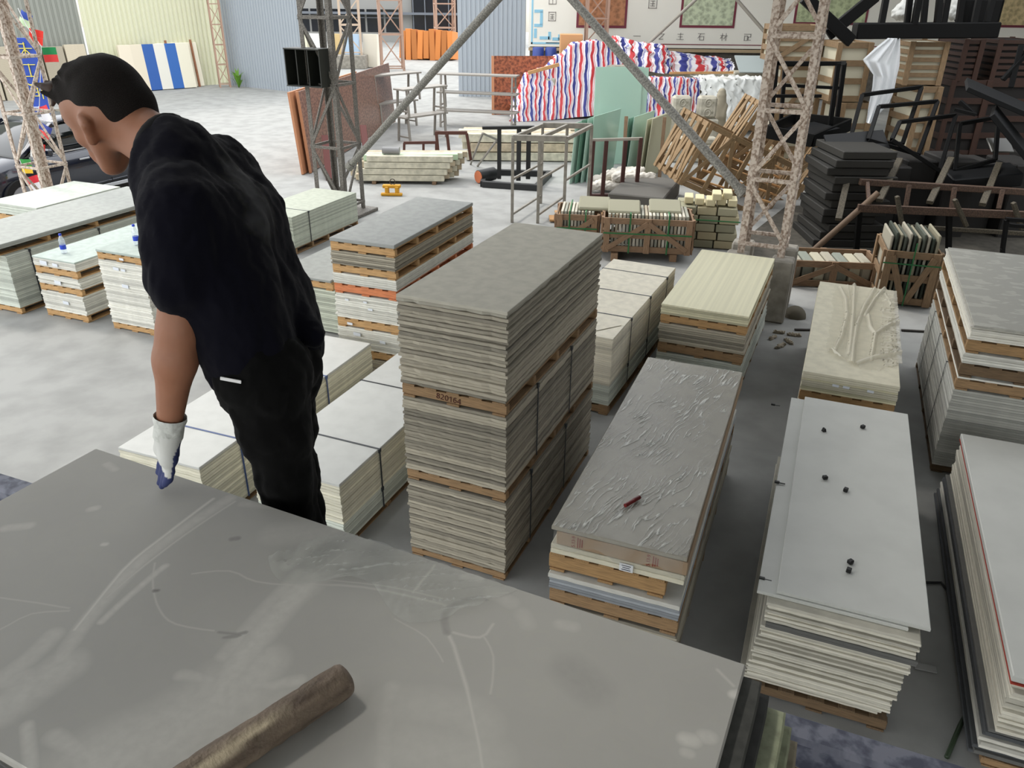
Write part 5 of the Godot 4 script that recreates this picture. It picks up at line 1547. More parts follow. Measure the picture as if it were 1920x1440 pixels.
	for row in 5:
		for c in 3:
			for d in 2:
				box(sp, "block", Vector3(-0.32 + 0.3 * c + 0.04 * (row % 2), 0.07 + 0.125 * row, -0.2 + 0.3 * d), Vector3(0.28, 0.115, 0.27), mat("block%d" % ((row + c) % 3), [Color(0.66, 0.64, 0.54), Color(0.58, 0.57, 0.48), Color(0.7, 0.66, 0.54)][(row + c) % 3], 0.85), 0.01)
	for k in 7:
		box(sp, "block", Vector3(-0.3 + 0.16 * k - 0.4 * (k / 5), 0.7 + 0.09 * (k / 5), 0.05 * (k % 3)), Vector3(0.13, 0.1, 0.3), mat("block3", Color(0.8, 0.76, 0.62), 0.85), 0.01)
	box(sp, "strap", Vector3(0, 0.45, 0.3), Vector3(0.96, 0.015, 0.02), green)
	# long crate and the pole
	var c3 := crate("stone_crate", "long low timber crate of stone pieces behind the crumpled film pile", Vector3(4.25, 0.0, -10.25), -0.1, Vector3(1.15, 0.36, 0.6), "cratewood", cr, "", 2, 3, true)
	for k in 7:
		box(c3, "stone_piece", Vector3(-0.46 + 0.15 * k, 0.19, 0.02 * (k % 3)), Vector3(0.13, 0.3, 0.45), mat("crate_stone%d" % (k % 3), [Color(0.62, 0.6, 0.54), Color(0.5, 0.52, 0.48), Color(0.68, 0.66, 0.58)][k % 3], 0.85), 0.02)
	var pol := thing("timber_pole", "round timber pole propped up from the long crate to the rusty rack", "pole", Vector3(4.23, 0.02, -11.1))
	pipe(pol, "shaft", Vector3(0, 0, 0), Vector3(0.95, 0.95, -0.15), 0.045, wood("pole", Color(0.42, 0.34, 0.27), 0), 10)
	# tall crate of upright slabs
	var c4 := crate("slab_crate", "tall timber crate of upright ragged stone slabs with green straps", Vector3(4.98, 0.02, -9.65), -0.28, Vector3(0.62, 0.68, 0.75), "cratewood2", Color(0.58, 0.47, 0.35), "", 3, 2, false)
	for q in [[-0.24, -0.02], [0.24, 0.02]]:
		bar(c4, "diagonal", Vector3(q[0], 0.62, 0.41), Vector3(q[1], 0.05, 0.41), 0.02, 0.075, wood("cratewood2", Color(0.58, 0.47, 0.35), 0))
	for k in 11:
		box(c4, "stone_slab", Vector3(-0.27 + 0.052 * k, 0.43 + 0.02 * ((k * 5) % 3), 0), Vector3(0.03, 0.82, 0.68), mat("upright%d" % (k % 4), [Color(0.62, 0.6, 0.54), Color(0.2, 0.23, 0.19), Color(0.56, 0.54, 0.46), Color(0.3, 0.32, 0.28)][k % 4], 0.8), 0.01, Basis(Vector3.RIGHT, 0.03 * ((k * 3) % 3 - 1)))
	for q in [[Vector3(0, 0.53, 0.42), Vector3(0.66, 0.015, 0.01)], [Vector3(0, 0.4, 0.42), Vector3(0.015, 0.8, 0.01)]]:
		box(c4, "strap", q[0], q[1], green)

func tiles(o: Node3D, n: int, s: Vector3, strap: Material):
	for k in n:
		var t := mat("tile%d" % (k % 4), [Color(0.74, 0.72, 0.66), Color(0.6, 0.6, 0.55), Color(0.68, 0.64, 0.56), Color(0.8, 0.78, 0.72)][k % 4], 0.8)
		box(o, "tile", Vector3(lerpf(-s.x / 2, s.x / 2, (k + 0.5) / n), s.y / 2 + 0.02, 0), Vector3(s.x / n * 0.72, s.y, s.z), t, 0.004)
	for x in [-0.22, 0.25]:
		box(o, "strap", Vector3(s.x * x, s.y * 0.55, s.z / 2 + 0.09), Vector3(0.02, s.y * 1.1, 0.006), strap)
		box(o, "strap", Vector3(s.x * x, s.y * 1.07, 0), Vector3(0.02, 0.006, s.z + 0.16), strap)
	box(o, "strap", Vector3(0, s.y * 0.55, s.z / 2 + 0.095), Vector3(s.x + 0.1, 0.02, 0.006), strap)

func slat_crate(label: String, a: Vector3, b: Vector3, depth: float, n: int, c: Color, key: String, fill: Color, turn := 0.0, dia := false) -> Node3D:
	# a: lower left front corner, b: upper right front corner
	if a.y < 0.7:
		a.y = 0.0
	var w := b.x - a.x
	var h := b.y - a.y
	var o := thing("timber_crate", label, "crate", Vector3((a.x + b.x) / 2, a.y, a.z - depth / 2), turn)
	box(o, "contents", Vector3(0, h / 2, 0), Vector3(w - 0.1, h - 0.06, depth - 0.1), mat("fill" + key, fill, 0.8), 0.01)
	for k in n:
		var y := lerpf(0.05, h - 0.05, float(k) / maxi(n - 1, 1))
		for s in [-1.0, 1.0]:
			box(o, "slat", Vector3(0, y, s * (depth / 2 - 0.02)), Vector3(w - 0.04, minf(0.11, h / n * 0.62), 0.025), wood(key, c * (0.92 + 0.05 * (k % 3)), 0), 0.003)
			box(o, "slat", Vector3(s * (w / 2 - 0.02), y, 0), Vector3(0.025, minf(0.11, h / n * 0.62), depth - 0.04), wood(key, c * 0.95, 2), 0.003)
	for sx in [-1.0, 1.0]:
		for sz in [-1.0, 1.0]:
			box(o, "post", Vector3(sx * (w / 2 - 0.05), h / 2, sz * (depth / 2)), Vector3(0.1, h, 0.03), wood(key, c, 1), 0.003)
	if dia:
		bar(o, "diagonal", Vector3(-w / 2 + 0.1, 0.08, depth / 2 + 0.02), Vector3(w / 2 - 0.1, h - 0.08, depth / 2 + 0.02), 0.025, 0.09, wood(key, c * 1.02, 0))
	return o

func heap():
	var blk := mat("black_frame", Color(0.022, 0.023, 0.025), 0.5, null, Vector3.ONE, 0.0, 0.3)
	var blk2 := mat("black_plate", Color(0.075, 0.08, 0.088), 0.5, null, Vector3.ONE, 0.0, 0.35)
	var ow := Color(0.40, 0.31, 0.22)
	# crates at the back
	slat_crate("slatted timber crate with white stone inside, right of the hanging foam sheet", Vector3(7.087, 2.006, -15.400), Vector3(7.804, 2.750, -15.400), 0.9, 6, Color(0.56, 0.46, 0.34), "crateb", Color(0.74, 0.72, 0.64))
	slat_crate("slatted timber crate under the one with white stone inside, right of the foam sheet", Vector3(7.376, 0.304, -15.300) , Vector3(7.824, 1.996, -15.300), 1.0, 8, Color(0.46, 0.37, 0.27), "crateb", Color(0.56, 0.54, 0.47), 0.0, true)
	slat_crate("timber crate with a pale cross post behind the black cabinet frame", Vector3(6.091, 1.620, -16.200), Vector3(6.777, 2.678, -16.200), 0.9, 4, Color(0.55, 0.46, 0.34), "crateb", Color(0.5, 0.48, 0.42))
	slat_crate("dull timber crate below the cross-post crate, left of the foam sheet", Vector3(6.288, 0.437, -16.000), Vector3(6.926, 1.614, -16.000), 1.0, 5, Color(0.42, 0.35, 0.26), "crateb", Color(0.44, 0.4, 0.33))
	slat_crate("timber crate seen through the top of the right lattice column", Vector3(5.141, 2.263, -17.000), Vector3(6.104, 2.935, -17.000), 0.9, 4, Color(0.56, 0.46, 0.34), "crateb", Color(0.5, 0.46, 0.4), 0.0, true)
	slat_crate("timber crate seen through the middle of the right lattice column", Vector3(5.402, 1.123, -17.200), Vector3(6.292, 2.200, -17.200), 0.9, 5, Color(0.6, 0.5, 0.37), "crateb", Color(0.5, 0.48, 0.42), 0.0, true)
	slat_crate("lowest timber crate behind the right lattice column", Vector3(5.604, -0.181, -17.100), Vector3(6.463, 1.106, -17.100), 1.0, 5, Color(0.5, 0.42, 0.3), "crateb", Color(0.4, 0.38, 0.33))
	for q in [[Vector3(8.358, 2.034, -16.000), Vector3(8.761, 2.765, -16.000), "dark brown timber crate at the top of the heap, left of two"], [Vector3(9.105, 1.994, -16.200), Vector3(9.973, 2.767, -16.200), "dark brown timber crate at the top of the heap, at the right edge"], [Vector3(8.3, 0, -16.0), Vector3(9.08, 2.05, -16.0), "tall dark brown crate added for darkness behind the black frames of the heap"], [Vector3(9.12, 0, -16.2), Vector3(10.3, 2.02, -16.2), "tall dark brown crate added for darkness at the right edge behind the black plates"]]:
		slat_crate(q[2], q[0], q[1], 1.0, 7, Color(0.24, 0.14, 0.09), "crated", Color(0.08, 0.06, 0.05))  # the two tall lower crates are added to fill the gaps with darkness
	# long black beam with upturned legs on top of the crates
	var o := thing("black_beam", "long black steel beam with upturned legs lying on top of the timber crates", "steel beam", Vector3(5.982, 2.811, -15.200))
	wbar(o, "beam", Vector3(5.961, 2.914, -15.200), Vector3(8.560, 2.950, -15.400), 0.25, 0.26, blk)
	var lx := [Vector3(6.430, 3.012, -15.250), Vector3(6.903, 3.015, -15.300), Vector3(6.989, 3.019, -15.200), Vector3(7.218, 3.016, -15.350), Vector3(7.414, 3.022, -15.250), Vector3(7.576, 3.020, -15.350), Vector3(7.815, 3.024, -15.300), Vector3(8.083, 3.044, -15.300), Vector3(8.328, 3.071, -15.350)]
	var ux := [Vector3(6.442, 3.558, -15.300), Vector3(6.893, 3.562, -15.400), Vector3(6.969, 3.563, -15.200), Vector3(7.163, 3.565, -15.400), Vector3(7.365, 3.567, -15.300), Vector3(7.562, 3.569, -15.400), Vector3(7.753, 3.571, -15.300), Vector3(8.084, 3.575, -15.350), Vector3(8.361, 3.577, -15.400)]
	for k in 9:
		wbar(o, "leg", lx[k], ux[k], 0.1, 0.1 if k % 2 == 0 else 0.07, blk, Vector3.BACK)
	kit("black_cross_brace", "thick black steel cross brace left of the black beam", "brace", [[Vector3(4.920, 3.437, -15.000), Vector3(5.871, 2.752, -15.000), 0.1, 0.2], [Vector3(6.195, 3.473, -15.150), Vector3(5.487, 2.843, -15.150), 0.1, 0.2]], blk)
	tag(box(self, "dark_bundle", (Vector3(8.251, 3.069, -15.900) + Vector3(8.619, 3.424, -15.900)) / 2.0, Vector3(0.7, 0.5, 0.4), blk, 0.08), "dark bundle behind the upturned legs on the black beam", "bundle")
	for k in 2:
		var bb := [capsule(Vector3(6.980, 3.217, -15.800), Vector3(7.090, 3.366, -15.800), 0.15, 0.12)] if k == 0 else [capsule(Vector3(7.910, 3.174, -15.800), Vector3(7.918, 3.401, -15.800), 0.09, 0.08)]
		var w := mi(blob_mesh([blob(bb, 0.02, 0.02, 0.03, 5.0)]), mat("white_wrap", Color(0.85, 0.85, 0.83), 0.6))
		put(w, "white_wrapping")
		tag(w, ["bulging white wrapping between the upturned legs, left one", "small white wrapping between the upturned legs, right one"][k], "wrapping")
	# white foam sheet
	var foam := mat("foam", Color(0.88, 0.89, 0.9), 0.6)
	foam.backlight_enabled = true
	foam.backlight = Color(0.25, 0.25, 0.25)
	var lf := [Vector3(6.542, 2.813, -15.120), Vector3(6.344, 2.646, -15.120), Vector3(6.158, 2.452, -15.120), Vector3(6.401, 2.206, -15.120), Vector3(6.430, 1.982, -15.120), Vector3(6.431, 1.708, -15.120), Vector3(6.461, 1.382, -15.120)]
	var rt := [Vector3(6.778, 2.806, -15.120), Vector3(6.844, 2.565, -15.120), Vector3(6.885, 2.345, -15.120), Vector3(6.880, 2.122, -15.120), Vector3(6.887, 1.923, -15.120), Vector3(6.838, 1.712, -15.120), Vector3(6.563, 1.364, -15.120)]
	var ff := func(u: float, v: float) -> Vector3:
		var k := v * 6.0
		var i := mini(int(k), 5)
		var p: Vector3 = lf[i].lerp(lf[i + 1], k - i).lerp(rt[i].lerp(rt[i + 1], k - i), u)
		p.z += 0.035 * sin(u * 22.0 + v * 3.0) + 0.05 * sin(u * 5.0)
		return p
	sheet("foam_sheet", "white packing foam sheet hanging down between the timber crates", "foam sheet", ff, 40, 40, foam, "", Vector3(6.2, 1.5, -15.1))
	# black cabinet frame and tray
	kit("black_cabinet_frame", "tall black box-shaped steel frame behind the right lattice column", "frame", [
		[Vector3(4.246, 1.561, -13.600), Vector3(4.189, 2.511, -13.600), 0.06, 0.06], [Vector3(4.561, 1.526, -14.100), Vector3(4.484, 2.427, -14.100), 0.06, 0.06], [Vector3(5.226, 1.520, -13.600), Vector3(5.174, 2.506, -13.600), 0.07, 0.07], [Vector3(5.514, 1.519, -14.100), Vector3(5.461, 2.471, -14.100), 0.07, 0.07],
		[Vector3(4.175, 2.495, -13.600), Vector3(5.201, 2.498, -13.600), 0.06, 0.06], [Vector3(4.483, 2.435, -14.100), Vector3(5.472, 2.462, -14.100), 0.06, 0.06], [Vector3(5.184, 2.498, -13.600), Vector3(5.461, 2.471, -14.100), 0.06, 0.06], [Vector3(4.183, 2.496, -13.600), Vector3(4.483, 2.435, -14.100), 0.06, 0.06],
		[Vector3(4.195, 1.994, -13.600), Vector3(4.994, 2.003, -13.600), 0.05, 0.05], [Vector3(4.519, 2.111, -14.100), Vector3(5.441, 2.078, -14.100), 0.05, 0.05]], blk)
	kit("black_tray", "open black steel tray under the black cabinet frame", "tray", [
		[Vector3(4.072, 1.493, -13.200), Vector3(4.763, 1.392, -13.000), 0.05, 0.2], [Vector3(4.763, 1.392, -13.000), Vector3(5.595, 1.544, -13.700), 0.05, 0.2], [Vector3(5.595, 1.544, -13.700), Vector3(4.823, 1.568, -14.200), 0.05, 0.2], [Vector3(4.823, 1.568, -14.200), Vector3(4.072, 1.493, -13.200), 0.05, 0.2], [Vector3(4.504, 1.442, -13.400), Vector3(5.168, 1.545, -13.600), 0.7, 0.02, blk2]], blk)
	tag(bar(self, "black_plate", Vector3(4.869, 1.347, -12.600), Vector3(5.824, 1.421, -12.700), 0.5, 0.03, blk2, Vector3(0, 0.75, 0.65)), "flat dark grey steel plate lying tilted below the foam sheet", "plate")
	# slanted black rectangular frames
	var fr := [
		["left slanted black rectangular frame leaning on the heap", [Vector3(5.314, 1.431, -12.900), Vector3(5.534, 2.059, -13.300), Vector3(6.447, 2.189, -13.300), Vector3(6.156, 1.375, -12.900)]],
		["middle slanted black rectangular frame leaning on the heap", [Vector3(5.514, 1.466, -12.700), Vector3(5.748, 1.909, -13.100), Vector3(6.653, 1.999, -13.100), Vector3(6.349, 1.248, -12.700)]],
		["smaller slanted black frame inside the middle one", [Vector3(5.833, 1.486, -12.600), Vector3(6.037, 1.707, -12.900), Vector3(6.886, 1.820, -12.900), Vector3(6.640, 1.044, -12.500)]],
		["right slanted black frame reaching lowest on the heap", [Vector3(6.818, 1.067, -12.400), Vector3(6.932, 1.707, -12.800), Vector3(7.499, 1.816, -12.800), Vector3(7.398, 1.235, -12.400)]]]
	for q in fr:
		var p: Array = q[1]
		kit("slanted_frame", q[0], "frame", [[p[0], p[1], 0.06, 0.06], [p[1], p[2], 0.06, 0.06], [p[2], p[3], 0.06, 0.06], [p[3], p[0], 0.06, 0.06]], blk, "", "side")
	# heavy black plates at the right
	for q in [
		[Vector3(6.769, 2.303, -12.600), Vector3(7.846, 1.880, -12.200), 0.6, 0.07, "upper black steel plate with pale front edge at the right edge"],
		[Vector3(7.045, 1.977, -12.200), Vector3(7.748, 1.241, -11.900), 0.5, 0.08, "black steel plate sloping steeply down at the right edge"],
		[Vector3(6.678, 0.939, -12.300), Vector3(7.654, 1.068, -12.200), 0.5, 0.2, "black wedge-shaped steel box above the rusty rack"]]:
		tag(bar(self, "black_plate", q[0], q[1], q[2], q[3], blk2, Vector3(0, 1, 0.15)), q[4], "plate")
	kit("black_lattice_strut", "black zigzag struts jutting from the heap above the plates", "strut", [[Vector3(7.802, 2.198, -13.200), Vector3(7.902, 2.806, -13.400), 0.08, 0.08], [Vector3(7.700, 2.305, -13.300), Vector3(7.960, 2.698, -13.300), 0.08, 0.06], [Vector3(7.006, 1.870, -13.200), Vector3(7.255, 1.818, -13.000), 0.07, 0.05], [Vector3(7.165, 1.968, -13.400), Vector3(7.328, 1.808, -13.200), 0.06, 0.06]], blk)
	tag(box(self, "folded_plastic", (Vector3(7.346, 1.479, -12.600) + Vector3(7.710, 1.363, -12.600)) / 2.0, Vector3(0.35, 0.03, 0.3), mat("dark_film", Color(0.3, 0.3, 0.28), 0.3), 0.01, Basis(Vector3.RIGHT, 0.6)), "folded dark plastic lying on the heap between black frames", "plastic")
	# pile of dark planks that carries the heap
	for k in 12:
		tag(box(self, "dark_plank", Vector3(5.1 + 0.05 * (k % 3), 0.06 + 0.12 * k, -12.35 - 0.03 * (k % 2)), Vector3(0.95 - 0.05 * (k % 4), 0.11, 1.1), wood("darkplank%d" % (k % 3), Color(0.15, 0.142, 0.122) * (0.8 + 0.1 * (k % 3)), 0), 0.01, Basis(Vector3.UP, 0.03 * (k % 3 - 1))), nth(12 - k) + "-from-top dusty dark plank in the pile under the black tray by the right column", "plank", "dark planks under the black tray")
	for k in 11:  # unseen dark blocks added to darken the gaps under the frames
		tag(box(self, "added_dark_block", Vector3(5.95 + 0.52 * k, 0.55, -12.9 - 0.25 * (k % 2)), Vector3(0.48, 1.1 + 0.1 * (k % 3), 0.9), wood("darkblock%d" % (k % 3), Color(0.1, 0.09, 0.08), 1), 0.02), nth(k + 1) + " dark block from the left added for darkness behind the rusty rack", "block", "added dark blocks under the black frames")
	# tilted open timber crates
	var tc := Color(0.62, 0.51, 0.37)
	var bs := Basis(Vector3.BACK, -0.42)
	var d := crate("tipped_crate", "large open timber crate frame tipped over in front of the white sheet", Vector3(3.55, 0.22, -14.4), 0.0, Vector3(2.0, 1.1, 1.0), "newwood", tc, "", 3, 5, true, bs * Basis(Vector3.UP, 0.28))
	var d2 := crate("tipped_crate", "second open timber crate frame tipped behind the first, by the lattice column", Vector3(4.45, 0.25, -15.2), 0.0, Vector3(1.7, 1.3, 0.8), "newwood", tc * 0.95, "", 4, 4, true, Basis(Vector3.BACK, -0.5) * Basis(Vector3.UP, 0.1))
	for k in 5:
		tag(bar(self, "loose_lath", Vector3(3.2 + 0.2 * k, 0.5 + 0.12 * k, -14.4 - 0.1 * k), Vector3(4.6 + 0.12 * k, 0.15 + 0.1 * k, -14.0 - 0.15 * k), 0.05, 0.03, wood("lath", Color(0.66, 0.48, 0.34), 0)), nth(k + 1) + " thin reddish lath from the front sticking through the tipped timber crates", "lath", "laths in the tipped crates")
	# rusty slab rack
	var ru := mat("rust_rack", Color(0.36, 0.27, 0.21), 0.7, noise_tex("rust", 0.03, 0.55, 1.1, 5), Vector3(2, 2, 2))
	var rp := mat("rack_post", Color(0.34, 0.31, 0.25), 0.75, noise_tex("rust", 0.03, 0.55, 1.1, 5), Vector3(2, 2, 2))
	kit("slab_rack", "long rusty steel A-frame rack in front of the black heap", "rack", [
		[Vector3(4.912, 0.763, -11.200), Vector3(7.584, 0.678, -11.200), 0.06, 0.11, null, "beam"], [Vector3(5.083, 1.027, -11.700), Vector3(7.816, 0.893, -11.700), 0.08, 0.09, null, "beam"], [Vector3(5.746, 0.427, -11.500), Vector3(7.875, 0.322, -11.500), 0.05, 0.06, rp, "beam"],
		[Vector3(5.078, 0.772, -11.200), Vector3(5.190, 1.036, -11.700), 0.05, 0.05, null, "upright"], [Vector3(4.972, 0.712, -11.250), Vector3(5.053, 0.022, -11.250), 0.07, 0.07, mat("black_frame", Color.BLACK), "leg"], [Vector3(5.549, 0.667, -11.300), Vector3(5.573, 0.046, -11.300), 0.08, 0.08, mat("black_frame", Color.BLACK), "leg"], [Vector3(6.299, 0.660, -11.300), Vector3(6.449, 0.023, -11.300), 0.07, 0.07, mat("black_frame", Color.BLACK), "leg"],
		[Vector3(4.713, 0.564, -11.300), Vector3(5.156, 1.332, -12.300), 0.09, 0.06, rp, "post"], [Vector3(5.293, 0.826, -11.400), Vector3(5.882, 1.245, -12.300), 0.09, 0.06, rp, "post"], [Vector3(6.025, 0.803, -11.400), Vector3(6.658, 1.269, -12.300), 0.09, 0.06, rp, "post"], [Vector3(6.797, 0.781, -11.400), Vector3(7.411, 1.198, -12.300), 0.09, 0.06, rp, "post"],
		[Vector3(5.388, 0.959, -11.100), Vector3(5.569, 0.503, -11.100), 0.07, 0.05, rp, "post"], [Vector3(6.208, 0.923, -11.100), Vector3(6.475, 0.544, -11.100), 0.07, 0.05, rp, "post"], [Vector3(7.045, 0.888, -11.100), Vector3(7.280, 0.507, -11.100), 0.07, 0.05, rp, "post"],
		[Vector3(5.722, 1.031, -11.500), Vector3(5.693, 0.737, -11.400), 0.06, 0.06, null, "upright"], [Vector3(6.387, 1.000, -11.500), Vector3(6.362, 0.729, -11.400), 0.06, 0.06, null, "upright"], [Vector3(7.090, 0.977, -11.500), Vector3(7.046, 0.722, -11.400), 0.06, 0.06, null, "upright"]], ru)
	kit("black_corner_frame", "black square-tube frame corner behind the big right-edge pile", "frame", [[Vector3(6.513, 0.487, -10.200), Vector3(6.456, 0.875, -10.200), 0.05, 0.05], [Vector3(6.440, 0.882, -10.200), Vector3(6.966, 0.853, -10.200), 0.05, 0.05], [Vector3(6.632, 0.752, -10.400), Vector3(7.130, 0.714, -10.400), 0.05, 0.05], [Vector3(6.513, 0.487, -10.200), Vector3(6.615, 0.087, -10.200), 0.05, 0.05]], blk)
	for k in 4:
		var bb := [capsule(Vector3(-0.09, 0, 0), Vector3(0.08, 0.02, 0), 0.06, 0.05)]
		var w := mi(blob_mesh([blob(bb, 0.015, 0.015, 0.03, 9.0)]), mat("crate_stone0", Color(0.62, 0.6, 0.54), 0.85))
		put(w, "rough_stone")
		w.position = Vector3(6.1 + 0.35 * k, 0.06, -10.6 - 0.1 * (k % 2))
		tag(w, nth(k + 1) + " rough pale stone from the left on the floor behind the big right-edge pile", "stone", "rough stones behind the right-edge pile")
	structure("added_wall_right", bxm(Vector3(0.3, 8.0, 40.0)), mat("dim_wall", Color(0.3, 0.3, 0.29), 0.9), Transform3D(Basis.IDENTITY, Vector3(20.0, 4.0, -12.0)))  # unseen wall added to keep the right side dark
	structure("added_wall_near", bxm(Vector3(0.3, 7.3, 17.0)), mat("dim_wall", Color(0.3, 0.3, 0.29), 0.9), Transform3D(Basis.IDENTITY, Vector3(9.0, 3.65, 2.5)))  # unseen nearer wall added to block light from the right

func near_pile() -> Pile:
	# the pile in the foreground: far long edge from (-1.084, -1.754) to (0.428, -1.041)
	var s := Pile.new(0, 0, 0, 0.706, 1.671)
	s.turn = -0.44074 + PI * 1.5
	s.c = Vector3((-1.084 + 0.428) / 2 - 0.42655 * 0.353, 0, (-1.754 - 1.041) / 2 + 0.90446 * 0.353)
	return s

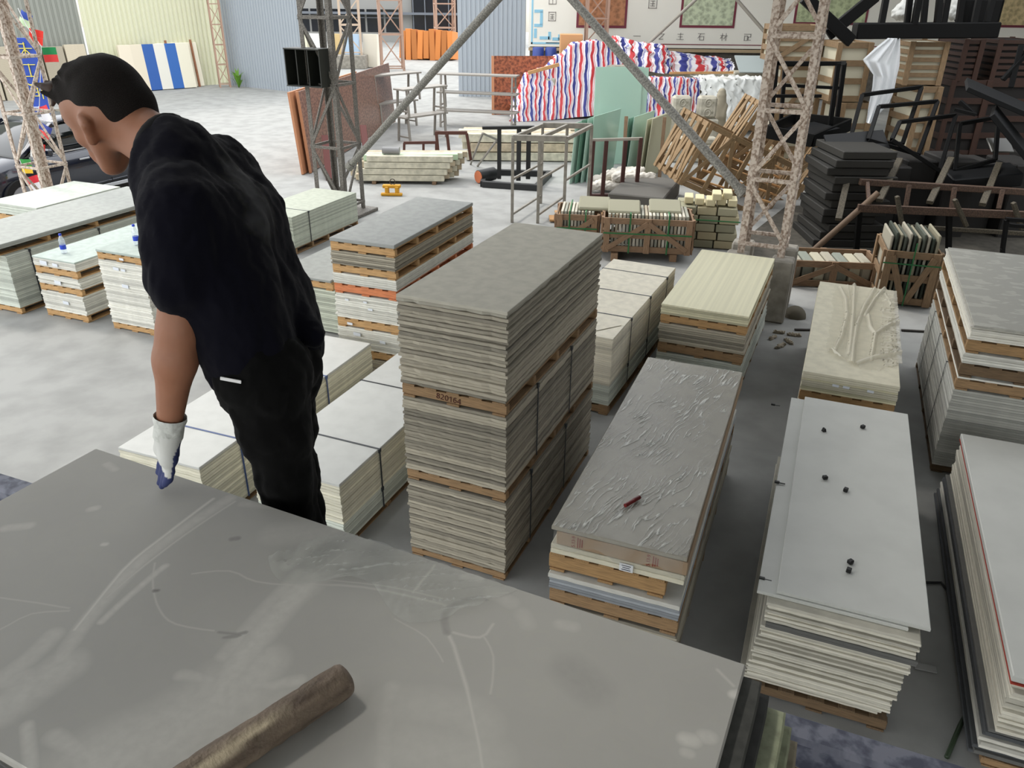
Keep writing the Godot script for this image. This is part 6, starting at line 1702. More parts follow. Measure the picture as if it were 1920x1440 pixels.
func dust_texture() -> ImageTexture:
	# dust, scuffs and wipe marks on the grey slab; u along its long side, v across, in slab metres
	var w := 1280
	var h := 540
	var im := Image.create(w, h, false, Image.FORMAT_RGB8)
	var n1 := FastNoiseLite.new()
	n1.frequency = 0.006
	n1.fractal_octaves = 4
	var lay := PackedFloat32Array()
	lay.resize(w * h)
	var strokes := [
		[[[0.283, 0.028], [0.281, 0.087], [0.279, 0.17], [0.278, 0.245], [0.278, 0.302], [0.279, 0.358], [0.284, 0.421], [0.293, 0.5], [0.304, 0.586], [0.316, 0.66], [0.329, 0.724], [0.343, 0.781], [0.353, 0.818]], 0.012, 0.55, true],
		[[[0.263, 0.052], [0.264, 0.117], [0.266, 0.208], [0.268, 0.286], [0.269, 0.34], [0.271, 0.387], [0.276, 0.443], [0.288, 0.523], [0.302, 0.61], [0.311, 0.666]], 0.004, 0.9, false],
		[[[0.316, 0.371], [0.316, 0.403], [0.318, 0.45], [0.32, 0.494], [0.322, 0.539], [0.325, 0.584], [0.327, 0.614]], 0.006, 0.7, true],
		[[[0.295, 0.032], [0.293, 0.085], [0.291, 0.161], [0.29, 0.23], [0.29, 0.288], [0.291, 0.346], [0.292, 0.398], [0.294, 0.453], [0.297, 0.507], [0.299, 0.542]], 0.003, 0.6, false],
		[[[0.495, 0.227], [0.495, 0.267], [0.495, 0.324], [0.497, 0.382], [0.501, 0.442], [0.505, 0.505], [0.51, 0.559], [0.514, 0.606], [0.518, 0.649], [0.521, 0.677]], 0.022, 0.65, true],
		[[[0.474, 0.226], [0.476, 0.281], [0.478, 0.357], [0.481, 0.424], [0.484, 0.479], [0.487, 0.53], [0.489, 0.563]], 0.012, 0.5, true],
		[[[0.53, 0.648], [0.527, 0.684], [0.523, 0.735], [0.517, 0.783], [0.507, 0.831], [0.494, 0.879], [0.486, 0.911]], 0.06, 0.6, true],
		[[[0.596, 0.658], [0.582, 0.696], [0.561, 0.752], [0.54, 0.804], [0.515, 0.857], [0.487, 0.91], [0.469, 0.946]], 0.05, 0.45, true],
		[[[0.535, 0.529], [0.545, 0.684]], 0.03, 0.55, true],
		[[[0.468, 0.656], [0.49, 0.642], [0.522, 0.621], [0.548, 0.601], [0.564, 0.58], [0.575, 0.557], [0.583, 0.542]], 0.01, 0.55, true],
		[[[0.348, 0.766], [0.347, 0.787], [0.346, 0.817], [0.344, 0.846], [0.343, 0.874], [0.341, 0.902], [0.34, 0.921]], 0.03, 0.6, true],
		[[[0.305, 0.863], [0.341, 0.812]], 0.018, 0.5, true],
		[[[0.382, 0.923], [0.429, 0.992]], 0.008, 0.7, true],
		[[[0.416, 0.916], [0.491, 0.921]], 0.012, 0.6, true],
		[[[0.3, 0.376], [0.308, 0.397], [0.32, 0.427], [0.333, 0.454], [0.346, 0.477], [0.36, 0.499], [0.373, 0.515], [0.384, 0.526], [0.394, 0.532], [0.406, 0.533], [0.421, 0.527], [0.439, 0.516], [0.451, 0.507]], 0.002, 0.5, false],
		[[[0.357, 0.363], [0.366, 0.346], [0.38, 0.322], [0.394, 0.306], [0.408, 0.303], [0.422, 0.308], [0.437, 0.307], [0.455, 0.296], [0.475, 0.279], [0.488, 0.268]], 0.0022, 0.5, false],
		[[[0.486, 0.262], [0.505, 0.243], [0.531, 0.214], [0.559, 0.191], [0.587, 0.176], [0.617, 0.165], [0.64, 0.157], [0.655, 0.153], [0.665, 0.152], [0.671, 0.152]], 0.003, 0.5, false],
		[[[0.498, 0.224], [0.519, 0.206], [0.551, 0.181], [0.581, 0.16], [0.609, 0.147], [0.637, 0.138], [0.655, 0.132]], 0.0018, 0.5, false],
		[[[0.623, 0.258], [0.636, 0.263], [0.655, 0.269], [0.671, 0.279], [0.684, 0.297], [0.697, 0.318], [0.705, 0.333]], 0.0016, 0.4, false],
		[[[0.72, 0.033], [0.709, 0.049], [0.695, 0.072], [0.683, 0.095], [0.676, 0.117], [0.67, 0.139], [0.668, 0.16], [0.669, 0.179], [0.673, 0.198], [0.678, 0.217], [0.685, 0.233], [0.693, 0.25], [0.704, 0.273], [0.716, 0.305], [0.731, 0.344], [0.745, 0.381], [0.758, 0.42], [0.771, 0.459], [0.782, 0.492], [0.791, 0.52], [0.798, 0.545], [0.803, 0.561]], 0.0035, 0.6, false],
		[[[0.725, 0.042], [0.713, 0.058], [0.696, 0.083], [0.682, 0.108], [0.675, 0.132], [0.671, 0.157], [0.671, 0.18], [0.675, 0.203], [0.682, 0.225], [0.687, 0.239]], 0.006, -0.55, true],
		[[[0.694, 0.232], [0.703, 0.23], [0.715, 0.226], [0.724, 0.217], [0.728, 0.199], [0.728, 0.175], [0.728, 0.158]], 0.003, 0.5, false],
		[[[0.725, 0.206], [0.732, 0.218], [0.741, 0.236], [0.75, 0.26], [0.758, 0.297], [0.766, 0.341], [0.77, 0.37]], 0.002, 0.4, false],
		[[[0.676, 0.461], [0.679, 0.478], [0.683, 0.503], [0.689, 0.534], [0.7, 0.576], [0.712, 0.624], [0.721, 0.655]], 0.012, 0.35, true],
		[[[0.689, 0.499], [0.705, 0.485], [0.727, 0.464], [0.746, 0.451], [0.76, 0.452], [0.771, 0.458], [0.779, 0.464]], 0.03, 0.28, true],
		[[[0.726, 0.589], [0.798, 0.551]], 0.04, 0.3, true],
		[[[0.995, 0.113], [1, 0.104]], 0.007, 1.0, true],
		[[[0.964, 0.29], [0.972, 0.286]], 0.01, 0.8, true],
		[[[0.98, 0.264], [0.985, 0.261]], 0.01, 0.6, true],
		[[[0.968, 0.325], [0.972, 0.324]], 0.007, 0.5, true],
		[[[0.973, 0.051], [0.993, 0.085]], 0.003, 0.5, false],
		[[[0.067, 0.461], [0.09, 0.419]], 0.01, 0.5, true],
		[[[0.131, 0.274], [0.135, 0.26]], 0.008, 0.6, true],
		[[[0.211, 0.382], [0.214, 0.378]], 0.005, 0.7, true],
		[[[0.352, 0.188], [0.357, 0.178]], 0.006, -0.8, true],
		[[[0.34, 0.463], [0.343, 0.459]], 0.004, -1.2, false],
		[[[0.458, 0.505], [0.466, 0.499], [0.476, 0.491], [0.482, 0.488], [0.48, 0.496], [0.473, 0.509], [0.469, 0.514], [0.473, 0.504], [0.48, 0.487], [0.485, 0.474]], 0.003, -0.6, false],
		[[[0.471, -0.044], [0.466, -0.016], [0.459, 0.024], [0.454, 0.067], [0.453, 0.119], [0.452, 0.174], [0.452, 0.211]], 0.012, 0.45, true],
		[[[0.504, -0.051], [0.505, -0.004], [0.505, 0.062], [0.506, 0.122], [0.504, 0.174], [0.502, 0.225], [0.501, 0.258]], 0.02, 0.4, true],
		[[[0.397, 0.105], [0.41, 0.09], [0.429, 0.069], [0.447, 0.046], [0.464, 0.018], [0.48, -0.014], [0.491, -0.036]], 0.03, 0.35, true],
		[[[0.616, 0.019], [0.617, 0.041], [0.617, 0.071], [0.617, 0.097], [0.618, 0.117], [0.618, 0.135], [0.618, 0.146]], 0.003, 0.7, false],
		[[[0.499, 0.101], [0.491, 0.205]], 0.004, 0.6, false],
		[[[0.187, 0.673], [0.199, 0.665], [0.218, 0.652], [0.234, 0.641], [0.25, 0.632], [0.265, 0.623], [0.275, 0.617]], 0.002, 0.4, false],
		[[[0.236, 0.752], [0.238, 0.732], [0.24, 0.702], [0.245, 0.676], [0.256, 0.655], [0.27, 0.636], [0.279, 0.624]], 0.002, 0.4, false],
		[[[0.832, 0.214], [0.862, 0.246]], 0.03, -0.25, true],
		[[[0.702, 0.049], [0.732, 0.062]], 0.012, 0.3, true],
		[[[0.751, 0.087], [0.764, 0.117]], 0.012, 0.25, true],
		[[[0.797, 0.079], [0.812, 0.072]], 0.01, 0.35, true],
		[[[0.659, 0.023], [0.679, 0.012]], 0.008, 0.4, true],
		[[[0.054, 0.059], [0.077, 0.071]], 0.008, 0.4, true],
		[[[0.309, 0.032], [0.357, -0.007]], 0.008, 0.3, true],
		[[[0.297, 0.704], [0.299, 0.723], [0.302, 0.752], [0.304, 0.777], [0.305, 0.8], [0.305, 0.821], [0.305, 0.835]], 0.014, 0.5, true],
		[[[0.633, 0.529], [0.626, 0.55], [0.616, 0.58], [0.607, 0.612], [0.6, 0.649], [0.594, 0.688], [0.59, 0.714]], 0.03, 0.3, true]
	]
	var n2 := FastNoiseLite.new()
	n2.frequency = 0.05
	n2.seed = 4
	for s in strokes:
		var p: Array = s[0]
		for i in p.size() - 1:
			var a := Vector2(p[i][0] * w, p[i][1] * h)
			var b := Vector2(p[i + 1][0] * w, p[i + 1][1] * h)
			var r: float = s[1] * w
			var k: float = s[2]
			var x0 := clampi(int(minf(a.x, b.x) - r), 0, w - 1)
			var x1 := clampi(int(maxf(a.x, b.x) + r), 0, w - 1)
			var y0 := clampi(int(minf(a.y, b.y) - r), 0, h - 1)
			var y1 := clampi(int(maxf(a.y, b.y) + r), 0, h - 1)
			var ab := b - a
			var l2 := maxf(ab.length_squared(), 1e-6)
			for y in range(y0, y1 + 1):
				for x in range(x0, x1 + 1):
					var q := Vector2(x, y) - a
					var t := clampf(q.dot(ab) / l2, 0.0, 1.0)
					var d := (q - ab * t).length() / r
					if d < 1.0:
						var f := (1.0 - d * d) * (0.85 + 0.3 * n2.get_noise_2d(x, y)) if s[3] else (1.0 - d)
						var o := y * w + x
						lay[o] = maxf(lay[o], k * clampf(f, 0.0, 1.0)) if k > 0 else minf(lay[o], k * clampf(f, 0.0, 1.0))
	for y in h:
		for x in w:
			var v := 0.655 + 0.012 * n1.get_noise_2d(x, y) + lay[y * w + x] * 0.16
			im.set_pixel(x, y, Color(v, v * 0.988, v * 0.945))
	return ImageTexture.create_from_image(im)

func near_things():
	var s := near_pile()
	var m := mat("near_grey", Color(1, 1, 1), 0.62)
	m.albedo_texture = dust_texture()
	var b := MB.new()
	b.uvf = func(v: Vector3) -> Vector2: return Vector2(0.5 - v.z / s.l, 0.5 + v.x / s.w)
	b.box(Vector3(0, 0.01, 0), Vector3(s.w, 0.02, s.l), Basis.IDENTITY, 0.003)
	var o := mi(b.done(), m)
	put(o, "grey_slab")
	o.transform = s.xf(0, 2.40, 0)
	tag(o, "large dusty grey slab in the foreground under the man's gloved hand", "slab")
	# slabs below it, each reaching a little farther to the right
	var y := 2.40
	var lower := [
		[0.026, 0.035, Color(0.30, 0.30, 0.28), "dark grey slab right under the large dusty foreground slab"],
		[0.026, 0.052, Color(0.26, 0.26, 0.25), "second dark slab under the large dusty foreground slab"],
		[0.03, 0.085, Color(0.66, 0.68, 0.56), "pale green-cream slab under the two dark foreground slabs"],
		[0.03, 0.10, Color(0.62, 0.64, 0.53), "second pale green-cream slab in the foreground pile"],
		[0.03, 0.115, Color(0.6, 0.56, 0.48), "brownish slab below the green-cream ones in the foreground pile"],
		[0.03, 0.118, Color(0.5, 0.46, 0.4), "darker brownish slab lower in the foreground pile"]]
	for q in lower:
		y -= q[0]
		var d := mi(slab_mesh(s.w - 0.004, s.l, q[0] - 0.002, 1, 0.012), mat("near%.2f" % q[1], q[2], 0.6, noise_tex("scuffs", 0.02, 0.8, 1.1, 4), Vector3(3, 3, 3)))
		put(d, "stone_slab")
		d.transform = s.xf(0.002, y, -q[1] + 0.0)
		tag(d, q[3], "slab")
	# timber bearers and the slabs below
	for k in 4:
		var z := lerpf(-s.l / 2 - 0.15, s.l / 2 - 0.1, k / 3.0)
		tag(part(self, "timber_bearer", bxm(Vector3(s.w, 0.09, 0.09), 0.012), wood("old", Color(0.48, 0.4, 0.32), 0), s.xf(0, y - 0.046, z)), ["worn timber bearer sticking out right under the foreground slabs", "second bearer from the right under the foreground slabs", "third bearer from the right under the foreground slabs", "leftmost bearer under the foreground slabs"][k], "bearer")
	y -= 0.092
	var l2 := [[0.035, 0.24, Color(0.56, 0.56, 0.53), "grey slab with pale rim under the timber bearers in the foreground"], [0.035, 0.262, Color(0.86, 0.84, 0.68), "cream slab showing a pale rim under the foreground bearers"]]
	for q in l2:
		y -= q[0]
		var d := mi(slab_mesh(s.w - 0.06, s.l, q[0] - 0.002, 2, 0.003), mat("near%.2f" % q[1], q[2], 0.6))
		put(d, "stone_slab")
		d.transform = s.xf(0.04, y, -q[1])
		tag(d, q[3], "slab")
	for k in 3:
		tag(part(self, "timber_bearer", bxm(Vector3(s.w - 0.1, y - 1.63, 0.1), 0.01), wood("old", Color(0.42, 0.35, 0.28), 0), s.xf(0.04, (y + 1.63) / 2, -0.72 + 0.7 * k)), ["thick floor bearer at the right under the foreground pile", "thick floor bearer in the middle under the foreground pile", "thick floor bearer at the left under the foreground pile"][k], "bearer")
	var d := mi(slab_mesh(s.w, s.l, 0.02, 1, 0.002), mat("deckslab", Color(0.5, 0.5, 0.46), 0.6, noise_tex("scuffs", 0.02, 0.8, 1.1, 4), Vector3(2, 2, 2)))
	put(d, "stone_slab")
	d.transform = s.xf(0.10, 1.735, -0.43)
	tag(d, "dusty grey slab lying on the blue platform at the bottom right", "slab")
	# blue steel platform the pile and the man stand on
	var blue := mat("blue_paint", Color(0.46, 0.47, 0.52), 0.6, noise_tex("chips", 0.008, 0.7, 1.05, 5, FastNoiseLite.TYPE_SIMPLEX_SMOOTH, 512, Color(0.85, 0.88, 1.0), [0.3, 0.7]), Vector3(3, 3, 3))
	var dk := mat("deck_dark", Color(0.16, 0.16, 0.17), 0.7)
	var pf := thing("blue_platform", "blue-painted steel platform under the foreground slab pile", "platform", s.xf(0, 0, 0).origin, s.turn)
	# local x: towards the camera side, -z: right along the pile
	box(pf, "deck", Vector3(0.25, 1.60, 0.1), Vector3(1.9, 0.06, 3.4), dk, 0.004)
	box(pf, "side_rail", Vector3(-0.353 - 0.42, 1.70, 0.2), Vector3(0.09, 0.2, 4.2), blue, 0.012, Basis(Vector3.UP, 0.058))
	box(pf, "side_rail", Vector3(1.25, 1.68, -0.2), Vector3(0.09, 0.2, 4.6), blue, 0.012)
	for x in [-0.72, 1.2]:
		for z in [-1.6, 0.0, 1.7]:
			box(pf, "leg", Vector3(x, 0.76, z), Vector3(0.1, 1.52, 0.1), blue, 0.01)
	for z in [-1.6, 0.0, 1.7]:
		box(pf, "cross_beam", Vector3(0.24, 1.52, z), Vector3(1.95, 0.1, 0.08), blue, 0.01)
	# crumpled film left on the slab's far edge
	var film := mat("film", Color(0.82, 0.83, 0.8, 0.15), 0.3)
	film.transparency = BaseMaterial3D.TRANSPARENCY_ALPHA
	var nz := FastNoiseLite.new()
	nz.frequency = 9.0
	nz.fractal_octaves = 3
	var fa := func(u: float, v: float) -> Vector3:
		var x := 0.80 + u * 0.42 - v * 0.10
		var z := 0.006 + v * (0.16 - 0.05 * absf(u - 0.4) + 0.04 * sin(u * 9.0))
		var r := absf(nz.get_noise_2d(x * 2.0 + 3.0 * z, z * 0.5))
		return s.xf(-s.w / 2 + z, 2.4215 + 0.014 * maxf(0.0, 0.32 - r) / 0.32 * (1.0 - absf(v - 0.5)), s.l / 2 - x).origin
	sheet("plastic_film", "crumpled clear film stuck to the far edge of the foreground slab", "film", fa, 60, 26, film, "", Vector3(-0.2, 2.42, -1.2))
	# timber pole lying on the slab
	var bark := FastNoiseLite.new()
	bark.frequency = 6.0
	bark.fractal_octaves = 4
	var tip := Vector3(-0.283, 2.450, -0.964)
	var far := Vector3(-0.532, 2.452, -0.708)
	var ax := (far - tip).normalized()
	var sd := ax.cross(Vector3.UP).normalized()
	var up := sd.cross(ax).normalized()
	var mb := MB.new(true)
	mb.st.set_smooth_group(0)
	var n := 22
	var rings := []
	for i in 61:
		var t := i / 60.0
		var c := tip.lerp(far, maxf(0.0, (i - 4) / 56.0))
		var r: float = 0.0295 * (1.0 if i > 3 else [0.35, 0.72, 0.9, 0.97][i])
		if i < 4:
			c -= ax * [0.012, 0.0105, 0.007, 0.003][i]
		var ring := []
		for k in n:
			var a := TAU * k / n
			var dir := sd * cos(a) + up * sin(a)
			ring.append(c + dir * (r + 0.0028 * bark.get_noise_3d(cos(a) * 0.35, sin(a) * 0.35, t * 1.4)))
		rings.append(ring)
	mb.col = func(v: Vector3) -> Color:
		var q := v - tip
		var al := q.dot(ax)
		var e := q - ax * al
		var ang := atan2(e.dot(up), e.dot(sd))
		var g := bark.get_noise_3d(cos(ang) * 0.5, sin(ang) * 0.5, al * 0.8)
		var base := Color(0.07, 0.05, 0.036).lerp(Color(0.21, 0.16, 0.115), clampf(0.5 + g * 1.2, 0, 1))
		# a strip where the bark has come off
		var strip := clampf(1.0 - absf(ang - 1.95 + 0.12 * sin(al * 18.0)) / (0.34 + 0.2 * g), 0.0, 1.0) * clampf((al - 0.09) * 12.0, 0.0, 1.0)
		if al < 0.0:
			base = Color(0.2, 0.155, 0.12)
		return base.lerp(Color(0.55, 0.46, 0.32), minf(1.0, strip * 2.2))
	for i in 60:
		for k in n:
			var l := (k + 1) % n
			var mid: Vector3 = (rings[i][k] + rings[i + 1][l]) / 2.0
			mb.quad(rings[i][k], rings[i][l], rings[i + 1][l], rings[i + 1][k], mid - tip.lerp(far, maxf(0.0, (i - 3.5) / 56.0)))
	for k in range(1, n - 1):
		mb.tri(rings[0][0], rings[0][k], rings[0][k + 1], -ax)
	var lm := mat("bark", Color.WHITE, 0.8, null, Vector3(6, 6, 6), 0, 0.5, bump_tex("barkb", 0.03, 8.0), 0.5)
	lm.vertex_color_use_as_albedo = true
	var pole := mi(mb.done(), lm)
	put(pole, "timber_pole")
	tag(pole, "rough round timber pole with half-peeled bark lying on the foreground slab", "pole")

func side_things():
	left_things()
	small_things()


func loft(sections: Array, m: Material, parent: Node, called: String):
	# closed skin through rings of equal point counts
	var b := MB.new(true)
	b.st.set_smooth_group(0)
	var n: int = sections[0].size()
	var cs := []
	for s in sections:
		var c := Vector3.ZERO
		for p in s:
			c += p / n
		cs.append(c)
	for i in sections.size() - 1:
		for k in n:
			var l := (k + 1) % n
			var a: Vector3 = sections[i][k]
			var d: Vector3 = sections[i + 1][l]
			b.quad(a, sections[i][l], d, sections[i + 1][k], (a + d) / 2.0 - (cs[i] + cs[i + 1]) / 2.0)
	for e in [0, sections.size() - 1]:
		var o: Vector3 = cs[e] - cs[1 if e == 0 else e - 1]
		for k in n:
			b.tri(cs[e], sections[e][k], sections[e][(k + 1) % n], o)
	part(parent, called, b.done(), m)

func car():
	var paint := mat("car_paint", Color(0.05, 0.085, 0.16), 0.25, null, Vector3.ONE, 0.3, 0.6)
	paint.clearcoat_enabled = true
	paint.clearcoat = 1.0
	paint.clearcoat_roughness = 0.08
	var glass := mat("car_glass", Color(0.05, 0.07, 0.075), 0.06, null, Vector3.ONE, 0.0, 0.8)
	var tyre := mat("tyre", Color(0.03, 0.03, 0.03), 0.8)
	var rim := mat("rim_alloy", Color(0.6, 0.6, 0.62), 0.3, null, Vector3.ONE, 0.8)
	var chrome := mat("car_chrome", Color(0.75, 0.76, 0.78), 0.15, null, Vector3.ONE, 1.0)
	# local: +z forward, +x the car's left, wheels on y = 0
	var o := thing("car", "dark blue sedan parked beyond the left lattice column", "car", Vector3(-8.62, 0, -14.05), 0)
	var fw := Vector3(-0.42, 0, 0.907)
	o.basis = Basis(Vector3.UP.cross(fw).normalized(), Vector3.UP, fw)
	o.position = Vector3(-7.02, 0, -15.15) + fw * 1.35 - Vector3.UP.cross(fw).normalized() * 0.95 - fw * 0.3
	# body sections along z: [z, half width, bottom, waist height, deck height]
	var sec := []
	for q in [[-2.3, 0.62, 0.42, 0.78, 0.92], [-2.2, 0.80, 0.28, 0.84, 1.02], [-1.8, 0.88, 0.22, 0.88, 1.06], [-1.0, 0.91, 0.20, 0.88, 0.98], [0.0, 0.92, 0.19, 0.87, 0.95], [0.9, 0.91, 0.20, 0.85, 0.97], [1.5, 0.89, 0.22, 0.80, 0.90], [2.0, 0.84, 0.25, 0.70, 0.78], [2.28, 0.72, 0.30, 0.60, 0.66], [2.36, 0.58, 0.36, 0.52, 0.58]]:
		var r := []
		for p in [[-0.86, 0.0], [-1.0, 0.25], [-1.0, 0.7], [-0.97, 1.0], [-0.8, 2.0], [-0.4, 2.05], [0.4, 2.05], [0.8, 2.0], [0.97, 1.0], [1.0, 0.7], [1.0, 0.25], [0.86, 0.0]]:
			var y: float = lerpf(q[2], q[3], p[1]) if p[1] <= 1.0 else lerpf(q[3], q[4], p[1] - 1.0)
			r.append(Vector3(p[0] * q[1], y, q[0]))
		sec.append(r)
	loft(sec, paint, o, "body")
	# greenhouse: glass block with painted roof and pillars
	sec = []
	for q in [[-1.75, 0.74, 0.72, 1.03], [-1.35, 0.78, 0.64, 1.24], [-0.95, 0.80, 0.60, 1.38], [-0.3, 0.81, 0.60, 1.43], [0.25, 0.81, 0.60, 1.41], [0.6, 0.80, 0.62, 1.30], [1.25, 0.76, 0.72, 0.98]]:
		sec.append([Vector3(-q[1], 0.93, q[0]), Vector3(-q[2], q[3] - 0.03, q[0]), Vector3(-q[2] + 0.1, q[3], q[0]), Vector3(q[2] - 0.1, q[3], q[0]), Vector3(q[2], q[3] - 0.03, q[0]), Vector3(q[1], 0.93, q[0])])
	loft(sec, glass, o, "windows")
	sec = []
	for q in [[-1.0, 0.62, 1.375], [-0.95, 0.63, 1.395], [-0.3, 0.63, 1.447], [0.25, 0.63, 1.425], [0.42, 0.62, 1.37]]:
		sec.append([Vector3(-q[1], q[2] - 0.05, q[0]), Vector3(-q[1] + 0.08, q[2], q[0]), Vector3(q[1] - 0.08, q[2], q[0]), Vector3(q[1], q[2] - 0.05, q[0])])
	loft(sec, paint, o, "roof")
	for s in [-1.0, 1.0]:
		bar(o, "pillar", Vector3(s * 0.63, 1.37, 0.42), Vector3(s * 0.79, 0.95, 1.24), 0.07, 0.06, paint)
		bar(o, "pillar", Vector3(s * 0.62, 1.39, -0.36), Vector3(s * 0.82, 0.92, -0.33), 0.06, 0.1, paint)
		bar(o, "pillar", Vector3(s * 0.62, 1.36, -1.0), Vector3(s * 0.77, 0.97, -1.72), 0.07, 0.12, paint)
		bar(o, "window_trim", Vector3(s * 0.835, 0.93, 1.1), Vector3(s * 0.83, 0.95, -1.6), 0.012, 0.022, chrome)
		bar(o, "sill", Vector3(s * 0.9, 0.24, 1.0), Vector3(s * 0.9, 0.24, -1.0), 0.03, 0.06, chrome)
		for z in [0.15, -0.75]:
			bar(o, "door_handle", Vector3(s * 0.915, 0.78, z - 0.1), Vector3(s * 0.915, 0.78, z + 0.1), 0.03, 0.028, chrome)
		for z in [0.95, -0.33, -1.25]:
			bar(o, "door_gap", Vector3(s * 0.913, 0.3, z), Vector3(s * 0.898, 0.9, z), 0.008, 0.012, tyre)
		box(o, "mirror", Vector3(s * 0.98, 1.0, 0.85), Vector3(0.2, 0.12, 0.09), paint, 0.03)
		for z in [1.4, -1.35]:
			var w := pipe(o, "wheel", Vector3(s * 0.74, 0.32, z), Vector3(s * 0.935, 0.32, z), 0.325, tyre, 28)
			pipe(w, "rim", Vector3(-s * 0.0, 0, 0) + Vector3(0.03, 0, 0), Vector3(0.105, 0, 0), 0.22, rim, 20)

func left_things():
	car()
	# string of small flags down the left column
	var cols := [[Color(0.2, 0.3, 0.65), Color(0.75, 0.85, 0.7)], [Color(0.86, 0.2, 0.16), Color(0.86, 0.2, 0.16)], [Color(0.12, 0.52, 0.3), Color(0.85, 0.25, 0.25)], [Color(0.85, 0.25, 0.3), Color(0.9, 0.9, 0.92)], [Color(0.25, 0.3, 0.6), Color(0.85, 0.3, 0.3)], [Color(0.85, 0.22, 0.2), Color(0.9, 0.9, 0.9)], [Color(0.2, 0.55, 0.25), Color(0.9, 0.75, 0.2)], [Color(0.85, 0.2, 0.25), Color(0.92, 0.92, 0.94)]]
	var at := [Vector3(-7.931, 3.030, -13.859), Vector3(-7.774, 2.756, -13.722), Vector3(-7.548, 2.483, -13.585), Vector3(-7.571, 1.635, -13.160), Vector3(-7.628, 1.420, -13.052), Vector3(-7.736, 1.121, -12.902), Vector3(-7.887, 0.890, -12.787), Vector3(-7.763, 0.624, -12.653)]
	var nm := ["blue and pale flag, topmost on the left column", "red flag near the top of the left column", "green and red flag beside the man's forelock", "red and white flag by the blue sign", "blue and red flag above the car roof", "red flag hanging before the car window", "green and yellow flag hanging before the car door", "red and white flag, lowest on the left column"]
	var cord := thing("flag_cord", "thin cord carrying small flags down the left lattice column", "cord", at[0])
	for k in 7:
		wpipe(cord, "strand", at[k] + Vector3(-0.02, 0.13, 0), at[k + 1] + Vector3(-0.02, 0.13, 0), 0.006, mat("cord_white", Color(0.8, 0.8, 0.8), 0.8), 5)
	for k in 8:
		var f := thing("small_flag", nm[k], "flag", at[k], 0.4 * (k % 3) - 0.3, "small flags on the left column")
		for h in 2:
			var b := MB.new(true)
			b.st.set_smooth_group(0)
			var fn := func(u: float, v: float) -> Vector3: return Basis(Vector3.BACK, -0.5 + 0.25 * (k % 4)) * Vector3(-0.02 + u * 0.2, 0.12 - (v * 0.5 + 0.5 * h) * 0.22, 0.02 * sin(u * 5.0 + k) + 0.012 * h)
			b.grid(8, 4, fn, Vector3(0, 0, 1))
			var fm := mat("flag%d%d" % [k, h], cols[k][h], 0.8)
			fm.backlight_enabled = true
			fm.backlight = cols[k][h] * 0.4
			part(f, "stripe", b.done(), fm)
	# blue sign with yellow lettering
	var sgn := thing("blue_sign", "tall blue sign with yellow characters behind the left lattice column", "sign", Vector3(-10.725, 1.600, -18.600), 0.12)
	var hgt := 1.72
	box(sgn, "board", Vector3(0, 0, 0), Vector3(0.52, hgt, 0.04), mat("sign_blue", Color(0.10, 0.25, 0.62), 0.5), 0.006)
	var ye := mat("sign_yellow", Color(0.92, 0.85, 0.35), 0.5)
	stroke_sign(sgn, Vector3(0.0, 0.62, 0.03), 0.3, [[0.1, 0.9, 0.5, 0.9], [0.5, 0.95, 0.5, 0.05], [0.05, 0.6, 0.95, 0.6], [0.5, 0.55, 0.1, 0.1], [0.5, 0.55, 0.9, 0.1]], ye, 0.14)
	stroke_sign(sgn, Vector3(0.0, 0.2, 0.03), 0.3, [[0.1, 0.9, 0.9, 0.9], [0.5, 0.9, 0.5, 0.1], [0.05, 0.1, 0.95, 0.1]], ye, 0.14)
	stroke_sign(sgn, Vector3(0.0, -0.22, 0.03), 0.32, [[0.05, 0.7, 0.05, 0.0], [0.15, 0.95, 0.3, 0.85], [0.35, 0.9, 0.95, 0.9], [0.95, 0.9, 0.95, 0.0], [0.3, 0.65, 0.7, 0.65], [0.3, 0.4, 0.7, 0.4], [0.3, 0.15, 0.7, 0.15], [0.3, 0.65, 0.3, 0.15], [0.7, 0.65, 0.7, 0.15]], ye, 0.12)
	stroke_sign(sgn, Vector3(0.0, -0.66, 0.03), 0.3, [[0.1, 0.8, 0.9, 0.8], [0.2, 0.5, 0.8, 0.5], [0.5, 0.8, 0.5, 0.1], [0.1, 0.1, 0.9, 0.1]], mat("sign_white", Color(0.9, 0.92, 0.95), 0.5), 0.14)
	kit("sign_post", "steel post carrying the blue sign", "post", [[Vector3(sgn.position.x, 0, sgn.position.z - 0.06), sgn.position + Vector3(0, 0.6, -0.06), 0.06, 0.06]], mat("trestle_steel", Color(0.55, 0.53, 0.5), 0.5))
	var st := mat("stone_block", Color.WHITE)
	tag(box(self, "stone_block", Vector3(-6.75, 0.14, -12.35), Vector3(0.45, 0.28, 0.4), st, 0.02, Basis(Vector3.UP, -0.4)), "pale concrete kerb piece at the foot of the left lattice column", "block")
	tag(box(self, "stone_block", Vector3(-6.77, 0.35, -12.35), Vector3(0.28, 0.14, 0.22), mat("pink_stone", Color(0.82, 0.72, 0.66), 0.85), 0.02, Basis(Vector3.UP, -0.4)), "small pinkish stone block lying on the kerb piece by the left column", "block")

